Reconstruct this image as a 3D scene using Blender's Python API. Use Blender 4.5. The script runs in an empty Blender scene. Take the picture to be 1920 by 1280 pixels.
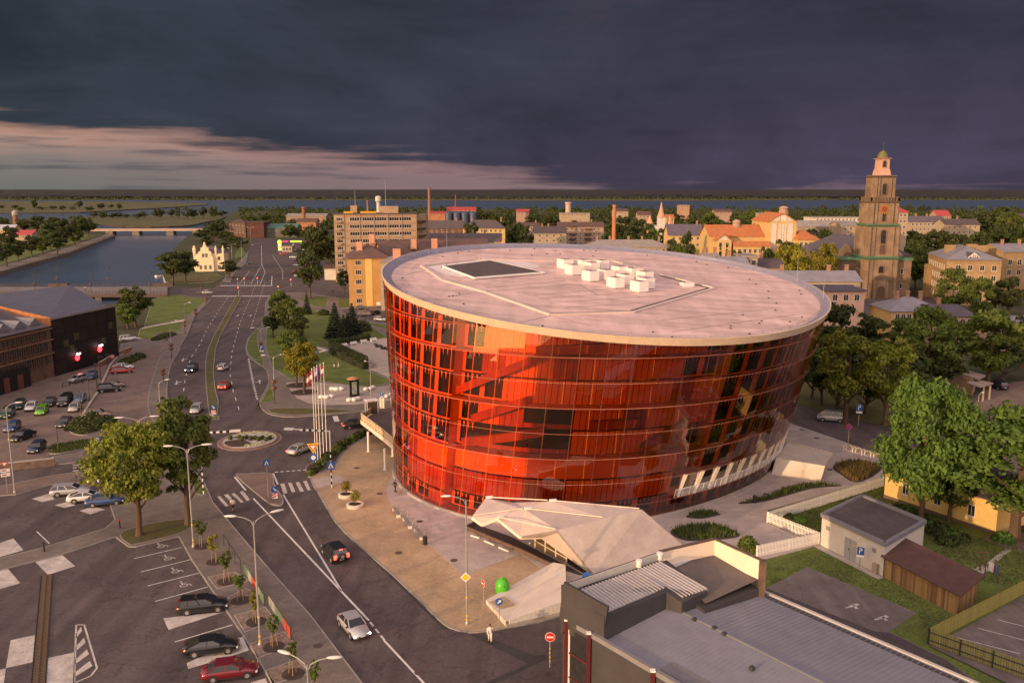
import bpy, bmesh, math, random
import numpy as np
from mathutils import Vector, Matrix, Quaternion
random.seed(7)
SC = bpy.context.scene
COL = SC.collection
R = math.radians
# ------------------------------------------------------------------ camera
CAM_H, CAM_F = 40.0, 1600.0
PITCH = math.atan((640 - 356) / CAM_F)
cam = bpy.data.objects.new('camera', bpy.data.cameras.new('camera'))
COL.objects.link(cam)
cam.location = (0, 0, CAM_H)
cam.rotation_euler = (math.pi / 2 - PITCH, 0, 0)
cam.data.sensor_width = 36.0
cam.data.lens = 36.0 * CAM_F / 1920.0
cam.data.clip_start = 0.5
cam.data.clip_end = 60000
SC.camera = cam
# ------------------------------------------------------------------ light
SUN_EL, SUN_DIR = 8.0, Vector((-0.74, -0.67, 0)).normalized()
sun = bpy.data.objects.new('sun', bpy.data.lights.new('sun', 'SUN'))
COL.objects.link(sun)
sun.data.energy = 2.7
sun.data.angle = R(0.6)
sun.data.color = (1.0, 0.64, 0.36)
sv = Vector((SUN_DIR.x * math.cos(R(SUN_EL)), SUN_DIR.y * math.cos(R(SUN_EL)), math.sin(R(SUN_EL))))
sun.rotation_euler = (-sv).to_track_quat('-Z', 'Y').to_euler()
sun.location = (-60, -40, 80)
SC.view_settings.view_transform = 'Standard'
SC.view_settings.look = 'None'
SC.view_settings.exposure = 0.55
SC.view_settings.gamma = 1.0
SC.view_settings.use_curve_mapping = False
def make_world():
 w = bpy.data.worlds.new('World')
 SC.world = w
 w.use_nodes = True
 nt = w.node_tree
 nt.nodes.clear()
 L = nt.links.new
 def node(t, **k):
  n = nt.nodes.new(t)
  for a, b in k.items():
   setattr(n, a, b)
  return n
 def setin(n, i, v):
  if hasattr(v, 'is_output'):
   L(v, n.inputs[i])
  else:
   n.inputs[i].default_value = v
 def m(op, a, b=0.0, c=0.0, clamp=False):
  n = node('ShaderNodeMath', operation=op, use_clamp=clamp)
  for i, v in enumerate((a, b, c)):
   setin(n, i, v)
  return n.outputs[0]
 def dot(v, d):
  n = node('ShaderNodeVectorMath', operation='DOT_PRODUCT')
  setin(n, 0, v)
  n.inputs[1].default_value = d
  return n.outputs['Value']
 def sstep(x, a, b):
  n = node('ShaderNodeMapRange', interpolation_type='SMOOTHSTEP')
  setin(n, 0, x)
  n.inputs[1].default_value = a
  n.inputs[2].default_value = b
  return n.outputs[0]
 def mix(f, a, b):
  n = node('ShaderNodeMix', data_type='RGBA')
  setin(n, 0, f)
  for i, v in ((6, a), (7, b)):
   if hasattr(v, 'is_output'):
    L(v, n.inputs[i])
   else:
    n.inputs[i].default_value = (*v, 1)
  return n.outputs[2]
 def scale(col, f):
  n = node('ShaderNodeVectorMath', operation='SCALE')
  setin(n, 0, col)
  setin(n, 3, f)
  return n.outputs[0]
 def add(a, b):
  n = node('ShaderNodeVectorMath', operation='ADD')
  setin(n, 0, a)
  setin(n, 1, b)
  return n.outputs[0]
 tc = node('ShaderNodeTexCoord')
 nrm = node('ShaderNodeVectorMath', operation='NORMALIZE')
 L(tc.outputs['Generated'], nrm.inputs[0])
 d = nrm.outputs[0]
 z = dot(d, (0, 0, 1))
 el = m('MULTIPLY', m('ARCSINE', z), 57.2958)
 hz = m('SQRT', m('MAXIMUM', m('SUBTRACT', 1.0, m('MULTIPLY', z, z)), 1e-4))
 c = m('DIVIDE', dot(d, tuple(SUN_DIR)), hz)
 # stretched cloud noise: strata lie level
 mp = node('ShaderNodeMapping')
 mp.inputs['Scale'].default_value = (1.0, 1.0, 2.3)
 L(d, mp.inputs[0])
 nz = node('ShaderNodeTexNoise')
 nz.inputs['Scale'].default_value = 4.0
 nz.inputs['Detail'].default_value = 8
 nz.inputs['Roughness'].default_value = 0.60
 nz.inputs['Distortion'].default_value = 0.5
 L(mp.outputs[0], nz.inputs['Vector'])
 n1 = nz.outputs['Fac']
 mp2 = node('ShaderNodeMapping')
 mp2.inputs['Scale'].default_value = (3.0, 3.0, 42.0)
 L(d, mp2.inputs[0])
 nz2 = node('ShaderNodeTexNoise')
 nz2.inputs['Scale'].default_value = 2.6
 nz2.inputs['Detail'].default_value = 6
 L(mp2.outputs[0], nz2.inputs['Vector'])
 n2 = nz2.outputs['Fac']
 cp = m('MAXIMUM', c, 0.0)
 e0 = m('ADD', m('MULTIPLY', m('POWER', m('MAXIMUM', m('ADD', c, 0.755), 0.0), 0.6), 5.8), m('MULTIPLY', m('MULTIPLY', cp, cp), 24.0))
 e0 = m('ADD', e0, m('ADD', m('MULTIPLY', m('SUBTRACT', n1, 0.5), 2.2), m('MULTIPLY', m('SUBTRACT', n2, 0.5), 3.4)))
 gap = sstep(m('SUBTRACT', e0, el), -0.45, 0.95)
 # thin streaks of cloud inside the clear band
 streak = m('MULTIPLY', sstep(n2, 0.52, 0.70), 0.5)
 gap = m('MULTIPLY', gap, m('SUBTRACT', 1.0, streak))
 rel = m('DIVIDE', el, m('MAXIMUM', e0, 0.3), clamp=True)
 ramp = node('ShaderNodeValToRGB')
 cr = ramp.color_ramp
 cr.elements[0].position = 0.0
 cr.elements[0].color = (0.105, 0.115, 0.105, 1)
 cr.elements[1].position = 1.0
 cr.elements[1].color = (0.47, 0.25, 0.17, 1)
 e = cr.elements.new(0.45)
 e.color = (0.155, 0.135, 0.125, 1)
 e = cr.elements.new(0.8)
 e.color = (0.33, 0.195, 0.15, 1)
 L(rel, ramp.inputs[0])
 sky = node('ShaderNodeTexSky', sky_type='NISHITA')
 sky.sun_disc = False
 sky.sun_elevation = R(SUN_EL)
 sky.sun_rotation = math.atan2(SUN_DIR.x, SUN_DIR.y)
 sky.air_density = 1.4
 sky.dust_density = 3.0
 mauve = m('MULTIPLY', sstep(c, -0.15, -0.62), 0.75)
 clear = add(mix(mauve, ramp.outputs[0], (0.185, 0.110, 0.120)), scale(sky.outputs[0], m('MULTIPLY', sstep(c, -0.1, 0.7), 0.12)))
 # storm bank ahead of the camera, thinning overhead and towards the sunset behind it
 bank = dot(d, (0.34, 0.94, 0.0))
 thin = sstep(bank, 0.60, -0.35)
 low = sstep(el, 9.0, 0.0)
 east = sstep(dot(d, (1, 0, 0)), -0.5, 0.45)
 dark = mix(east, (0.026, 0.033, 0.045), (0.027, 0.026, 0.041))
 dark = mix(m('MULTIPLY', low, east), dark, (0.046, 0.038, 0.064))
 dark = scale(dark, m('ADD', 0.12, m('MULTIPLY', m('ADD', n1, m('MULTIPLY', n2, 0.14)), 1.55)))
 rosy = m('MULTIPLY', m('MULTIPLY', sstep(n1, 0.54, 0.68), sstep(el, 8.5, 13.0)), 0.30)
 dark = mix(rosy, dark, (0.11, 0.026, 0.040))
 veil = mix(sstep(n1, 0.3, 0.7), (1.00, 0.78, 0.76), (1.26, 0.98, 0.93))
 cloud = mix(thin, dark, veil)
 final = mix(gap, cloud, clear)
 bg = node('ShaderNodeBackground')
 L(final, bg.inputs['Color'])
 bg.inputs['Strength'].default_value = 1.0
 out = node('ShaderNodeOutputWorld')
 L(bg.outputs[0], out.inputs[0])
make_world()
# ------------------------------------------------------------------ survey helpers
CO, SI = math.cos(PITCH), math.sin(PITCH)
def ray(px, py):
 x, y = (px - 960) / CAM_F, -(py - 640) / CAM_F
 return Vector((x, CO + y * SI, -SI + y * CO))
def at(px, py, z=0.0):
 """ground-plan position (metres) of a surveyed point of the photograph, on the level z"""
 d = ray(px, py)
 t = (z - CAM_H) / d.z
 return Vector((d.x * t, d.y * t, z))
def far(px, py, Y):
 """position of a surveyed point at the known ground distance Y"""
 d = ray(px, py)
 t = Y / d.y
 return Vector((d.x * t, Y, CAM_H + d.z * t))
def pts(seq, z=0.0):
 return [at(a, b, z).to_2d() for a, b in seq]
def smooth(poly, n=4, closed=True):
 out = []
 N = len(poly)
 for i in range(N if closed else N - 1):
  if closed:
   p = [poly[(i + k - 1) % N] for k in range(4)]
  else:
   p = [poly[max(0, min(N - 1, i + k - 1))] for k in range(4)]
  for j in range(n):
   t = j / n
   out.append(0.5 * (2 * p[1] + (p[2] - p[0]) * t + (2 * p[0] - 5 * p[1] + 4 * p[2] - p[3]) * t * t
       + (3 * p[1] - p[0] - 3 * p[2] + p[3]) * t ** 3))
 if not closed:
  out.append(poly[-1])
 return out
def area2(poly):
 return sum(poly[i - 1].x * p.y - p.x * poly[i - 1].y for i, p in enumerate(poly)) / 2
def inset(poly, d):
 """offset a closed polygon inwards by d"""
 if area2(poly) < 0:
  poly = poly[::-1]
 N = len(poly)
 out = []
 for i in range(N):
  a, b, c = poly[i - 1], poly[i], poly[(i + 1) % N]
  u, v = (b - a), (c - b)
  if u.length < 1e-6 or v.length < 1e-6:
   out.append(b.copy())
   continue
  u.normalize()
  v.normalize()
  n1, n2 = Vector((-u.y, u.x)), Vector((-v.y, v.x))
  n = n1 + n2
  k = n.length
  if k < 0.3:
   out.append(b + n1 * d)
  else:
   n.normalize()
   out.append(b + n * (d / max(0.4, n.dot(n1))))
 return out
# ------------------------------------------------------------------ mesh builder
class MB:
 def __init__(s):
  s.v, s.f, s.m = [], [], []
 def add(s, vs, fs, m=0):
  o = len(s.v)
  s.v += [tuple(v) for v in vs]
  s.f += [tuple(i + o for i in f) for f in fs]
  s.m += [m] * len(fs)
  return s
 def quad(s, a, b, c, d, m=0):
  return s.add([a, b, c, d], [(0, 1, 2, 3)], m)
 def box(s, c, d, rz=0.0, m=0):
  x, y, z = d[0] / 2, d[1] / 2, d[2] / 2
  cs, sn = math.cos(rz), math.sin(rz)
  vs = []
  for k in (-z, z):
   for i, j in ((-x, -y), (x, -y), (x, y), (-x, y)):
    vs.append((c[0] + i * cs - j * sn, c[1] + i * sn + j * cs, c[2] + k))
  return s.add(vs, [(0, 3, 2, 1), (4, 5, 6, 7), (0, 1, 5, 4), (1, 2, 6, 5), (2, 3, 7, 6), (3, 0, 4, 7)], m)
 def bar(s, p, q, w, h, m=0, up=(0, 0, 1)):
  p, q = Vector(p), Vector(q)
  t = (q - p).normalized()
  up = Vector(up)
  a = t.cross(up)
  if a.length < 1e-4:
   a = t.cross(Vector((1, 0, 0)))
  a.normalize()
  b = a.cross(t).normalized()
  vs = []
  for e in (p, q):
   for i, j in ((-1, -1), (1, -1), (1, 1), (-1, 1)):
    vs.append(e + a * (i * w / 2) + b * (j * h / 2))
  return s.add(vs, [(0, 3, 2, 1), (4, 5, 6, 7), (0, 1, 5, 4), (1, 2, 6, 5), (2, 3, 7, 6), (3, 0, 4, 7)], m)
 def tube(s, pp, r, n=6, m=0, caps=True):
  pp = [Vector(p) for p in pp]
  rr = r if isinstance(r, (list, tuple)) else [r] * len(pp)
  vs, fs = [], []
  ref = None
  for i, p in enumerate(pp):
   t = (pp[min(i + 1, len(pp) - 1)] - pp[max(i - 1, 0)]).normalized()
   if ref is None:
    ref = t.orthogonal().normalized()
   ref = (ref - t * ref.dot(t))
   ref = ref.normalized() if ref.length > 1e-5 else t.orthogonal().normalized()
   b = t.cross(ref)
   for k in range(n):
    a = 2 * math.pi * k / n
    vs.append(p + (ref * math.cos(a) + b * math.sin(a)) * rr[i])
  for i in range(len(pp) - 1):
   for k in range(n):
    k2 = (k + 1) % n
    fs.append((i * n + k, i * n + k2, (i + 1) * n + k2, (i + 1) * n + k))
  if caps:
   fs.append(tuple(range(n))[::-1])
   fs.append(tuple((len(pp) - 1) * n + k for k in range(n)))
  return s.add(vs, fs, m)
 def lathe(s, prof, c=(0, 0, 0), n=16, m=0, caps=True, rot=0.0):
  vs, fs = [], []
  for r, z in prof:
   for k in range(n):
    a = 2 * math.pi * k / n + rot
    vs.append((c[0] + r * math.cos(a), c[1] + r * math.sin(a), c[2] + z))
  for i in range(len(prof) - 1):
   for k in range(n):
    k2 = (k + 1) % n
    fs.append((i * n + k, i * n + k2, (i + 1) * n + k2, (i + 1) * n + k))
  if caps:
   fs.append(tuple(range(n))[::-1])
   fs.append(tuple((len(prof) - 1) * n + k for k in range(n)))
  return s.add(vs, fs, m)
 def prism(s, poly, z0, z1, m=0, mside=None, bottom=False):
  if area2([Vector((p[0], p[1])) for p in poly]) < 0:
   poly = poly[::-1]
  n = len(poly)
  z0s = z0 if isinstance(z0, (list, tuple)) else [z0] * n
  z1s = z1 if isinstance(z1, (list, tuple)) else [z1] * n
  vs = [(p[0], p[1], z0s[i]) for i, p in enumerate(poly)] + [(p[0], p[1], z1s[i]) for i, p in enumerate(poly)]
  s.add(vs, [tuple(range(n, 2 * n))] + ([tuple(range(n))[::-1]] if bottom else []), m)
  o = len(s.v) - 2 * n
  s.f += [(o + i, o + (i + 1) % n, o + n + (i + 1) % n, o + n + i) for i in range(n)]
  s.m += [m if mside is None else mside] * n
  return s
 def blob(s, c, r, n=10, k=6, m=0, jit=0.0, seed=0):
  rnd = random.Random(seed)
  r = r if isinstance(r, (list, tuple)) else (r, r, r)
  vs, fs = [], []
  for i in range(k + 1):
   ph = math.pi * i / k
   for j in range(n):
    a = 2 * math.pi * j / n
    q = 1 + jit * (rnd.random() - 0.5)
    vs.append((c[0] + r[0] * q * math.sin(ph) * math.cos(a), c[1] + r[1] * q * math.sin(ph) * math.sin(a),
      c[2] + r[2] * q * math.cos(ph)))
  for i in range(k):
   for j in range(n):
    j2 = (j + 1) % n
    fs.append((i * n + j, (i + 1) * n + j, (i + 1) * n + j2, i * n + j2))
  return s.add(vs, fs, m)
 def mesh(s, name, mats, origin=(0, 0, 0), smooth=False):
  me = bpy.data.meshes.new(name)
  ox, oy, oz = origin
  me.from_pydata([(x - ox, y - oy, z - oz) for x, y, z in s.v], [], s.f)
  for q in (mats if isinstance(mats, (list, tuple)) else [mats]):
   me.materials.append(q)
  me.polygons.foreach_set('material_index', s.m)
  if smooth:
   me.polygons.foreach_set('use_smooth', [True] * len(s.f))
  me.update()
  return me
 def build(s, name, mats, parent=None, origin=(0, 0, 0), smooth=False, loc=None):
  return obj(name, s.mesh(name, mats, origin, smooth), parent, loc)
def obj(name, data, parent=None, loc=None, rz=0.0):
 o = bpy.data.objects.new(name, data)
 COL.objects.link(o)
 if parent is not None:
  o.parent = parent
 if loc is not None:
  o.location = loc
 if rz:
  o.rotation_euler.z = rz
 return o
def tag(o, label=None, cat=None, group=None, kind=None):
 for k, v in (('label', label), ('category', cat), ('group', group), ('kind', kind)):
  if v:
   o[k] = v
 return o
def thing(name, label, cat, loc=(0, 0, 0), rz=0.0, group=None):
 o = obj(name, None, None, loc, rz)
 o.empty_display_size = 0.3
 return tag(o, label, cat, group)
def copy_tree(o, parent=None):
 c = o.copy()
 COL.objects.link(c)
 if parent is not None:
  c.parent = parent
 for ch in o.children:
  copy_tree(ch, c)
 return c
def remat(o, mat, slot=0):
 """give one object its own material in a slot while it keeps sharing its mesh"""
 o.material_slots[slot].link = 'OBJECT'
 o.material_slots[slot].material = mat
def struct(name, mb, mats, kind='structure', smooth=False):
 o = mb.build(name, mats, smooth=smooth)
 o['kind'] = kind
 return o
# ------------------------------------------------------------------ materials
MATS = {}
def mat(name, col, rough=0.8, var=0.22, scale=1.0, bump=0.0, bscale=None, metal=0.0, spec=0.4, col2=None, emit=None,
  fine=0.10, objvar=0.0, stretch=None, coat=0.0, voronoi=0.0, translucent=0.0, brick=None, streak=None, cracks=0.0):
 if name in MATS:
  return MATS[name]
 M = bpy.data.materials.new(name)
 MATS[name] = M
 M.use_nodes = True
 nt = M.node_tree
 p = nt.nodes['Principled BSDF']
 L = nt.links.new
 p.inputs['Roughness'].default_value = rough
 p.inputs['Metallic'].default_value = metal
 p.inputs['Specular IOR Level'].default_value = spec
 p.inputs['Coat Weight'].default_value = coat
 p.inputs['Coat Roughness'].default_value = 0.06
 if emit:
  p.inputs['Emission Color'].default_value = (*emit[0], 1)
  p.inputs['Emission Strength'].default_value = emit[1]
 tc = nt.nodes.new('ShaderNodeTexCoord')
 vec = tc.outputs['Object']
 if stretch:
  mp = nt.nodes.new('ShaderNodeMapping')
  mp.inputs['Scale'].default_value = stretch
  L(vec, mp.inputs[0])
  vec = mp.outputs[0]
 n = nt.nodes.new('ShaderNodeTexNoise')
 n.inputs['Scale'].default_value = scale
 n.inputs['Detail'].default_value = 6
 n.inputs['Roughness'].default_value = 0.65
 L(vec, n.inputs['Vector'])
 c2 = col2 or tuple(x * (1 - var) for x in col)
 c1 = col if col2 else tuple(min(1, x * (1 + var * 0.8)) for x in col)
 mr = nt.nodes.new('ShaderNodeMapRange')
 mr.inputs[1].default_value = 0.32
 mr.inputs[2].default_value = 0.68
 L(n.outputs['Fac'], mr.inputs[0])
 mx = nt.nodes.new('ShaderNodeMix')
 mx.data_type = 'RGBA'
 mx.inputs[6].default_value = (*c2, 1)
 mx.inputs[7].default_value = (*c1, 1)
 L(mr.outputs[0], mx.inputs[0])
 colout = mx.outputs[2]
 if fine:
  nf = nt.nodes.new('ShaderNodeTexNoise')
  nf.inputs['Scale'].default_value = scale * 17
  nf.inputs['Detail'].default_value = 3
  L(vec, nf.inputs['Vector'])
  h = nt.nodes.new('ShaderNodeHueSaturation')
  mrf = nt.nodes.new('ShaderNodeMapRange')
  mrf.inputs[1].default_value = 0.3
  mrf.inputs[2].default_value = 0.7
  mrf.inputs[3].default_value = 1 - fine
  mrf.inputs[4].default_value = 1 + fine
  L(nf.outputs['Fac'], mrf.inputs[0])
  L(mrf.outputs[0], h.inputs['Value'])
  L(colout, h.inputs['Color'])
  colout = h.outputs[0]
 if voronoi:
  vo = nt.nodes.new('ShaderNodeTexVoronoi')
  vo.inputs['Scale'].default_value = voronoi
  L(vec, vo.inputs['Vector'])
  h = nt.nodes.new('ShaderNodeHueSaturation')
  mrv = nt.nodes.new('ShaderNodeMapRange')
  mrv.inputs[3].default_value = 0.6
  mrv.inputs[4].default_value = 1.35
  L(vo.outputs['Color'], mrv.inputs[0])
  L(mrv.outputs[0], h.inputs['Value'])
  L(colout, h.inputs['Color'])
  colout = h.outputs[0]
 if streak:
  mp = nt.nodes.new('ShaderNodeMapping')
  mp.inputs['Rotation'].default_value = (0, 0, streak[0])
  mp.inputs['Scale'].default_value = (streak[2], streak[2] * 0.045, 1)
  L(tc.outputs['Object'], mp.inputs[0])
  ns = nt.nodes.new('ShaderNodeTexNoise')
  ns.inputs['Scale'].default_value = 1.0
  ns.inputs['Detail'].default_value = 5
  L(mp.outputs[0], ns.inputs['Vector'])
  q = nt.nodes.new('ShaderNodeMapRange')
  q.inputs[1].default_value, q.inputs[2].default_value = 0.34, 0.66
  q.inputs[3].default_value, q.inputs[4].default_value = 1 - streak[1], 1 + streak[1]
  L(ns.outputs['Fac'], q.inputs[0])
  h = nt.nodes.new('ShaderNodeHueSaturation')
  L(q.outputs[0], h.inputs['Value'])
  L(colout, h.inputs['Color'])
  colout = h.outputs[0]
 if cracks:
  wn_ = nt.nodes.new('ShaderNodeMix')
  wn_.data_type = 'VECTOR'
  wn_.inputs[0].default_value = 0.35
  n7 = nt.nodes.new('ShaderNodeTexNoise')
  n7.inputs['Scale'].default_value = 0.5
  n7.inputs['Detail'].default_value = 5
  mp = nt.nodes.new('ShaderNodeMapping')
  mp.inputs['Scale'].default_value = (0.09, 0.09, 0)
  L(tc.outputs['Object'], mp.inputs[0])
  L(tc.outputs['Object'], n7.inputs['Vector'])
  L(mp.outputs[0], wn_.inputs[4])
  L(n7.outputs['Color'], wn_.inputs[5])
  vo = nt.nodes.new('ShaderNodeTexVoronoi')
  vo.feature = 'DISTANCE_TO_EDGE'
  vo.inputs['Scale'].default_value = 1.7
  L(wn_.outputs[1], vo.inputs['Vector'])
  q = nt.nodes.new('ShaderNodeMapRange')
  q.inputs[1].default_value, q.inputs[2].default_value = 0.004, 0.012
  q.inputs[3].default_value, q.inputs[4].default_value = 1 - cracks, 1.0
  L(vo.outputs['Distance'], q.inputs[0])
  h = nt.nodes.new('ShaderNodeHueSaturation')
  L(q.outputs[0], h.inputs['Value'])
  L(colout, h.inputs['Color'])
  colout = h.outputs[0]
 if brick:
  bt = nt.nodes.new('ShaderNodeTexBrick')
  bt.inputs['Scale'].default_value = 1.0
  bt.inputs['Brick Width'].default_value = brick[0]
  bt.inputs['Row Height'].default_value = brick[1]
  bt.inputs['Mortar Size'].default_value = brick[2]
  bt.inputs['Color1'].default_value = (1, 1, 1, 1)
  bt.inputs['Color2'].default_value = (0.84, 0.84, 0.84, 1)
  bt.inputs['Mortar'].default_value = (brick[3],) * 3 + (1,)
  L(tc.outputs['Object'], bt.inputs['Vector'])
  mm = nt.nodes.new('ShaderNodeMix')
  mm.data_type = 'RGBA'
  mm.blend_type = 'MULTIPLY'
  mm.inputs[0].default_value = 1.0
  L(colout, mm.inputs[6])
  L(bt.outputs['Color'], mm.inputs[7])
  colout = mm.outputs[2]
 if objvar:
  oi = nt.nodes.new('ShaderNodeObjectInfo')
  h = nt.nodes.new('ShaderNodeHueSaturation')
  for k, (lo, hi) in (('Value', (1 - objvar, 1 + objvar)), ('Hue', (0.5 - objvar * 0.06, 0.5 + objvar * 0.06))):
   q = nt.nodes.new('ShaderNodeMapRange')
   q.inputs[3].default_value = lo
   q.inputs[4].default_value = hi
   L(oi.outputs['Random'], q.inputs[0])
   L(q.outputs[0], h.inputs[k])
  L(colout, h.inputs['Color'])
  colout = h.outputs[0]
 L(colout, p.inputs['Base Color'])
 if bump:
  b = nt.nodes.new('ShaderNodeBump')
  b.inputs['Strength'].default_value = bump
  b.inputs['Distance'].default_value = 0.05
  nb = nt.nodes.new('ShaderNodeTexNoise')
  nb.inputs['Scale'].default_value = bscale or scale * 8
  nb.inputs['Detail'].default_value = 4
  L(vec, nb.inputs['Vector'])
  L(nb.outputs['Fac'], b.inputs['Height'])
  L(b.outputs[0], p.inputs['Normal'])
 if translucent:
  out = nt.nodes['Material Output']
  tr = nt.nodes.new('ShaderNodeBsdfTranslucent')
  L(colout, tr.inputs['Color'])
  ms = nt.nodes.new('ShaderNodeMixShader')
  ms.inputs[0].default_value = translucent
  L(p.outputs[0], ms.inputs[1])
  L(tr.outputs[0], ms.inputs[2])
  L(ms.outputs[0], out.inputs[0])
 return M
def amber_glass():
 """tinted sheet: lets amber light through, mirrors the surroundings by the angle"""
 M = bpy.data.materials.new('amber_glass')
 M.use_nodes = True
 nt = M.node_tree
 nt.nodes.clear()
 L = nt.links.new
 out = nt.nodes.new('ShaderNodeOutputMaterial')
 tr = nt.nodes.new('ShaderNodeBsdfTransparent')
 oi = nt.nodes.new('ShaderNodeObjectInfo')
 mx = nt.nodes.new('ShaderNodeMix')
 mx.data_type = 'RGBA'
 mx.inputs[6].default_value = (1.0, 0.245, 0.050, 1)
 mx.inputs[7].default_value = (1.0, 0.315, 0.080, 1)
 L(oi.outputs['Random'], mx.inputs[0])
 L(mx.outputs[2], tr.inputs[0])
 gl = nt.nodes.new('ShaderNodeBsdfGlossy')
 gl.inputs['Roughness'].default_value = 0.015
 gl.inputs['Color'].default_value = (0.95, 0.92, 0.90, 1)
 fr = nt.nodes.new('ShaderNodeFresnel')
 fr.inputs['IOR'].default_value = 1.95
 ms = nt.nodes.new('ShaderNodeMixShader')
 L(fr.outputs[0], ms.inputs[0])
 L(tr.outputs[0], ms.inputs[1])
 L(gl.outputs[0], ms.inputs[2])
 L(ms.outputs[0], out.inputs[0])
 return M
A = mat
asphalt = A('asphalt', (0.086, 0.067, 0.068), 0.78, 0.26, 0.16, 0.25, 9, fine=0.16, streak=(-0.55, 0.20, 0.55), cracks=0.35)
asphalt_dark = A('asphalt_dark', (0.064, 0.054, 0.055), 0.8, 0.2, 0.2, 0.25, 9, fine=0.18)
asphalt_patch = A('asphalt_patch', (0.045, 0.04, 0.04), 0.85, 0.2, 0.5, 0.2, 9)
paving = A('paving_slabs', (0.175, 0.145, 0.13), 0.85, 0.2, 0.35, 0.2, 12, brick=(0.8, 0.4, 0.02, 0.72))
cobble = A('reddish_setts', (0.185, 0.135, 0.115), 0.85, 0.22, 0.3, 0.3, 10, brick=(0.5, 0.5, 0.02, 0.75))
sandpave = A('sand_paving', (0.37, 0.265, 0.165), 0.9, 0.22, 0.22, 0.2, 10, fine=0.14)
lightpave = A('light_paving', (0.40, 0.335, 0.310), 0.85, 0.16, 0.3, 0.12, 10, fine=0.08, brick=(1.6, 0.8, 0.016, 0.86))
rosepave = A('rose_paving', (0.40, 0.33, 0.29), 0.85, 0.12, 0.4, 0.1, 10, fine=0.07, brick=(1.2, 0.6, 0.016, 0.86))
kerbstone = A('kerb_stone', (0.26, 0.24, 0.22), 0.85, 0.2, 0.8, 0.1)
lawn = A('lawn_grass', (0.115, 0.155, 0.028), 0.95, 0.4, 0.25, 0.6, 6, fine=0.3, col2=(0.066, 0.080, 0.020))
drylawn = A('worn_grass', (0.110, 0.090, 0.030), 0.95, 0.4, 0.4, 0.6, 6, fine=0.3, col2=(0.058, 0.062, 0.020))
meadow = A('meadow', (0.060, 0.062, 0.024), 0.95, 0.4, 0.02, fine=0.3, col2=(0.030, 0.036, 0.014))
reeds = A('reeds', (0.095, 0.088, 0.035), 0.95, 0.4, 0.006, fine=0.3, col2=(0.05, 0.06, 0.022))
soil = A('soil', (0.055, 0.038, 0.03), 0.95, 0.35, 1.0, 0.5, 8)
gravel = A('pebble_bed', (0.20, 0.15, 0.125), 0.9, 0.25, 0.8, 0.6, 8, voronoi=5.0)
whitegravel = A('white_gravel', (0.42, 0.38, 0.36), 0.9, 0.2, 2, 0.4, 14, voronoi=7.0)
paint = A('road_paint', (0.60, 0.58, 0.56), 0.7, 0.22, 1.4, fine=0.2)
wornpaint = A('worn_road_paint', (0.46, 0.42, 0.39), 0.75, 0.30, 0.7, fine=0.25)
water = A('water', (0.060, 0.100, 0.160), 0.22, 0.12, 0.02, 0.16, 0.35, spec=0.6, fine=0)
concrete = A('concrete', (0.36, 0.32, 0.28), 0.85, 0.18, 0.7, 0.15, fine=0.1)
palecon = A('pale_concrete', (0.58, 0.50, 0.43), 0.8, 0.10, 0.5, 0.08, fine=0.05)
fascia_m = A('fascia_cream', (0.60, 0.46, 0.34), 0.6, 0.10, 0.5, fine=0.04, streak=(0.3, 0.05, 1.2))
cream = A('cream_cladding', (0.74, 0.62, 0.50), 0.65, 0.08, 0.5, fine=0.04)
whitepaint = A('white_paint', (0.78, 0.74, 0.70), 0.55, 0.06, 1.0, fine=0.03)
greymetal = A('grey_metal', (0.28, 0.28, 0.29), 0.45, 0.1, 1.0, metal=0.3)
polegrey = A('galvanised_pole', (0.34, 0.33, 0.33), 0.5, 0.1, 1.0, metal=0.4)
darkmetal = A('dark_metal', (0.05, 0.048, 0.05), 0.5, 0.15, 2)
black = A('black', (0.018, 0.017, 0.018), 0.5, 0.2, 2)
rubber = A('rubber', (0.02, 0.02, 0.02), 0.85, 0.2, 3)
roofmemb = A('roof_membrane', (0.58, 0.412, 0.388), 0.8, 0.26, 0.32, 0.1, fine=0.10, streak=(1.15, 0.10, 0.5), stretch=(0.22, 1.5, 1.0))
parapetcap = A('parapet_cap', (0.30, 0.28, 0.36), 0.5, 0.1, 0.6, metal=0.2)
solar = A('solar_panel', (0.125, 0.098, 0.096), 0.4, 0.15, 0.8)
window = A('window_glass', (0.028, 0.026, 0.030), 0.12, 0.3, 1.3, spec=0.7, fine=0)
winframe = A('window_frame', (0.62, 0.56, 0.50), 0.6, 0.1, 2, fine=0)
carglass = A('car_glass', (0.020, 0.022, 0.026), 0.06, 0.1, 2, spec=0.9, fine=0)
bark = A('bark', (0.095, 0.062, 0.042), 0.95, 0.35, 2.0, 0.6, stretch=(1, 1, 0.25))
glass_amber = amber_glass()
def leafmat(name, col, col2, tr=0.22):
 return A(name, col, 0.75, 0.3, 0.55, col2=col2, fine=0.28, objvar=0.16, translucent=tr, spec=0.25)
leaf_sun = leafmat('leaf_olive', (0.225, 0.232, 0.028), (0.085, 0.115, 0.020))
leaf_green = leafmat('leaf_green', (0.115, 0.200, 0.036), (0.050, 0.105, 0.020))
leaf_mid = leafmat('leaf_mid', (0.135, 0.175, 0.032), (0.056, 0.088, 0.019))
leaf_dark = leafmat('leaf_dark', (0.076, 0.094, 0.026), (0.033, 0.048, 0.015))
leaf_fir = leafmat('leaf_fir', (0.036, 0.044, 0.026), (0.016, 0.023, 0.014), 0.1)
leaf_yellow = leafmat('leaf_yellow', (0.26, 0.225, 0.022), (0.125, 0.125, 0.018))
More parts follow.
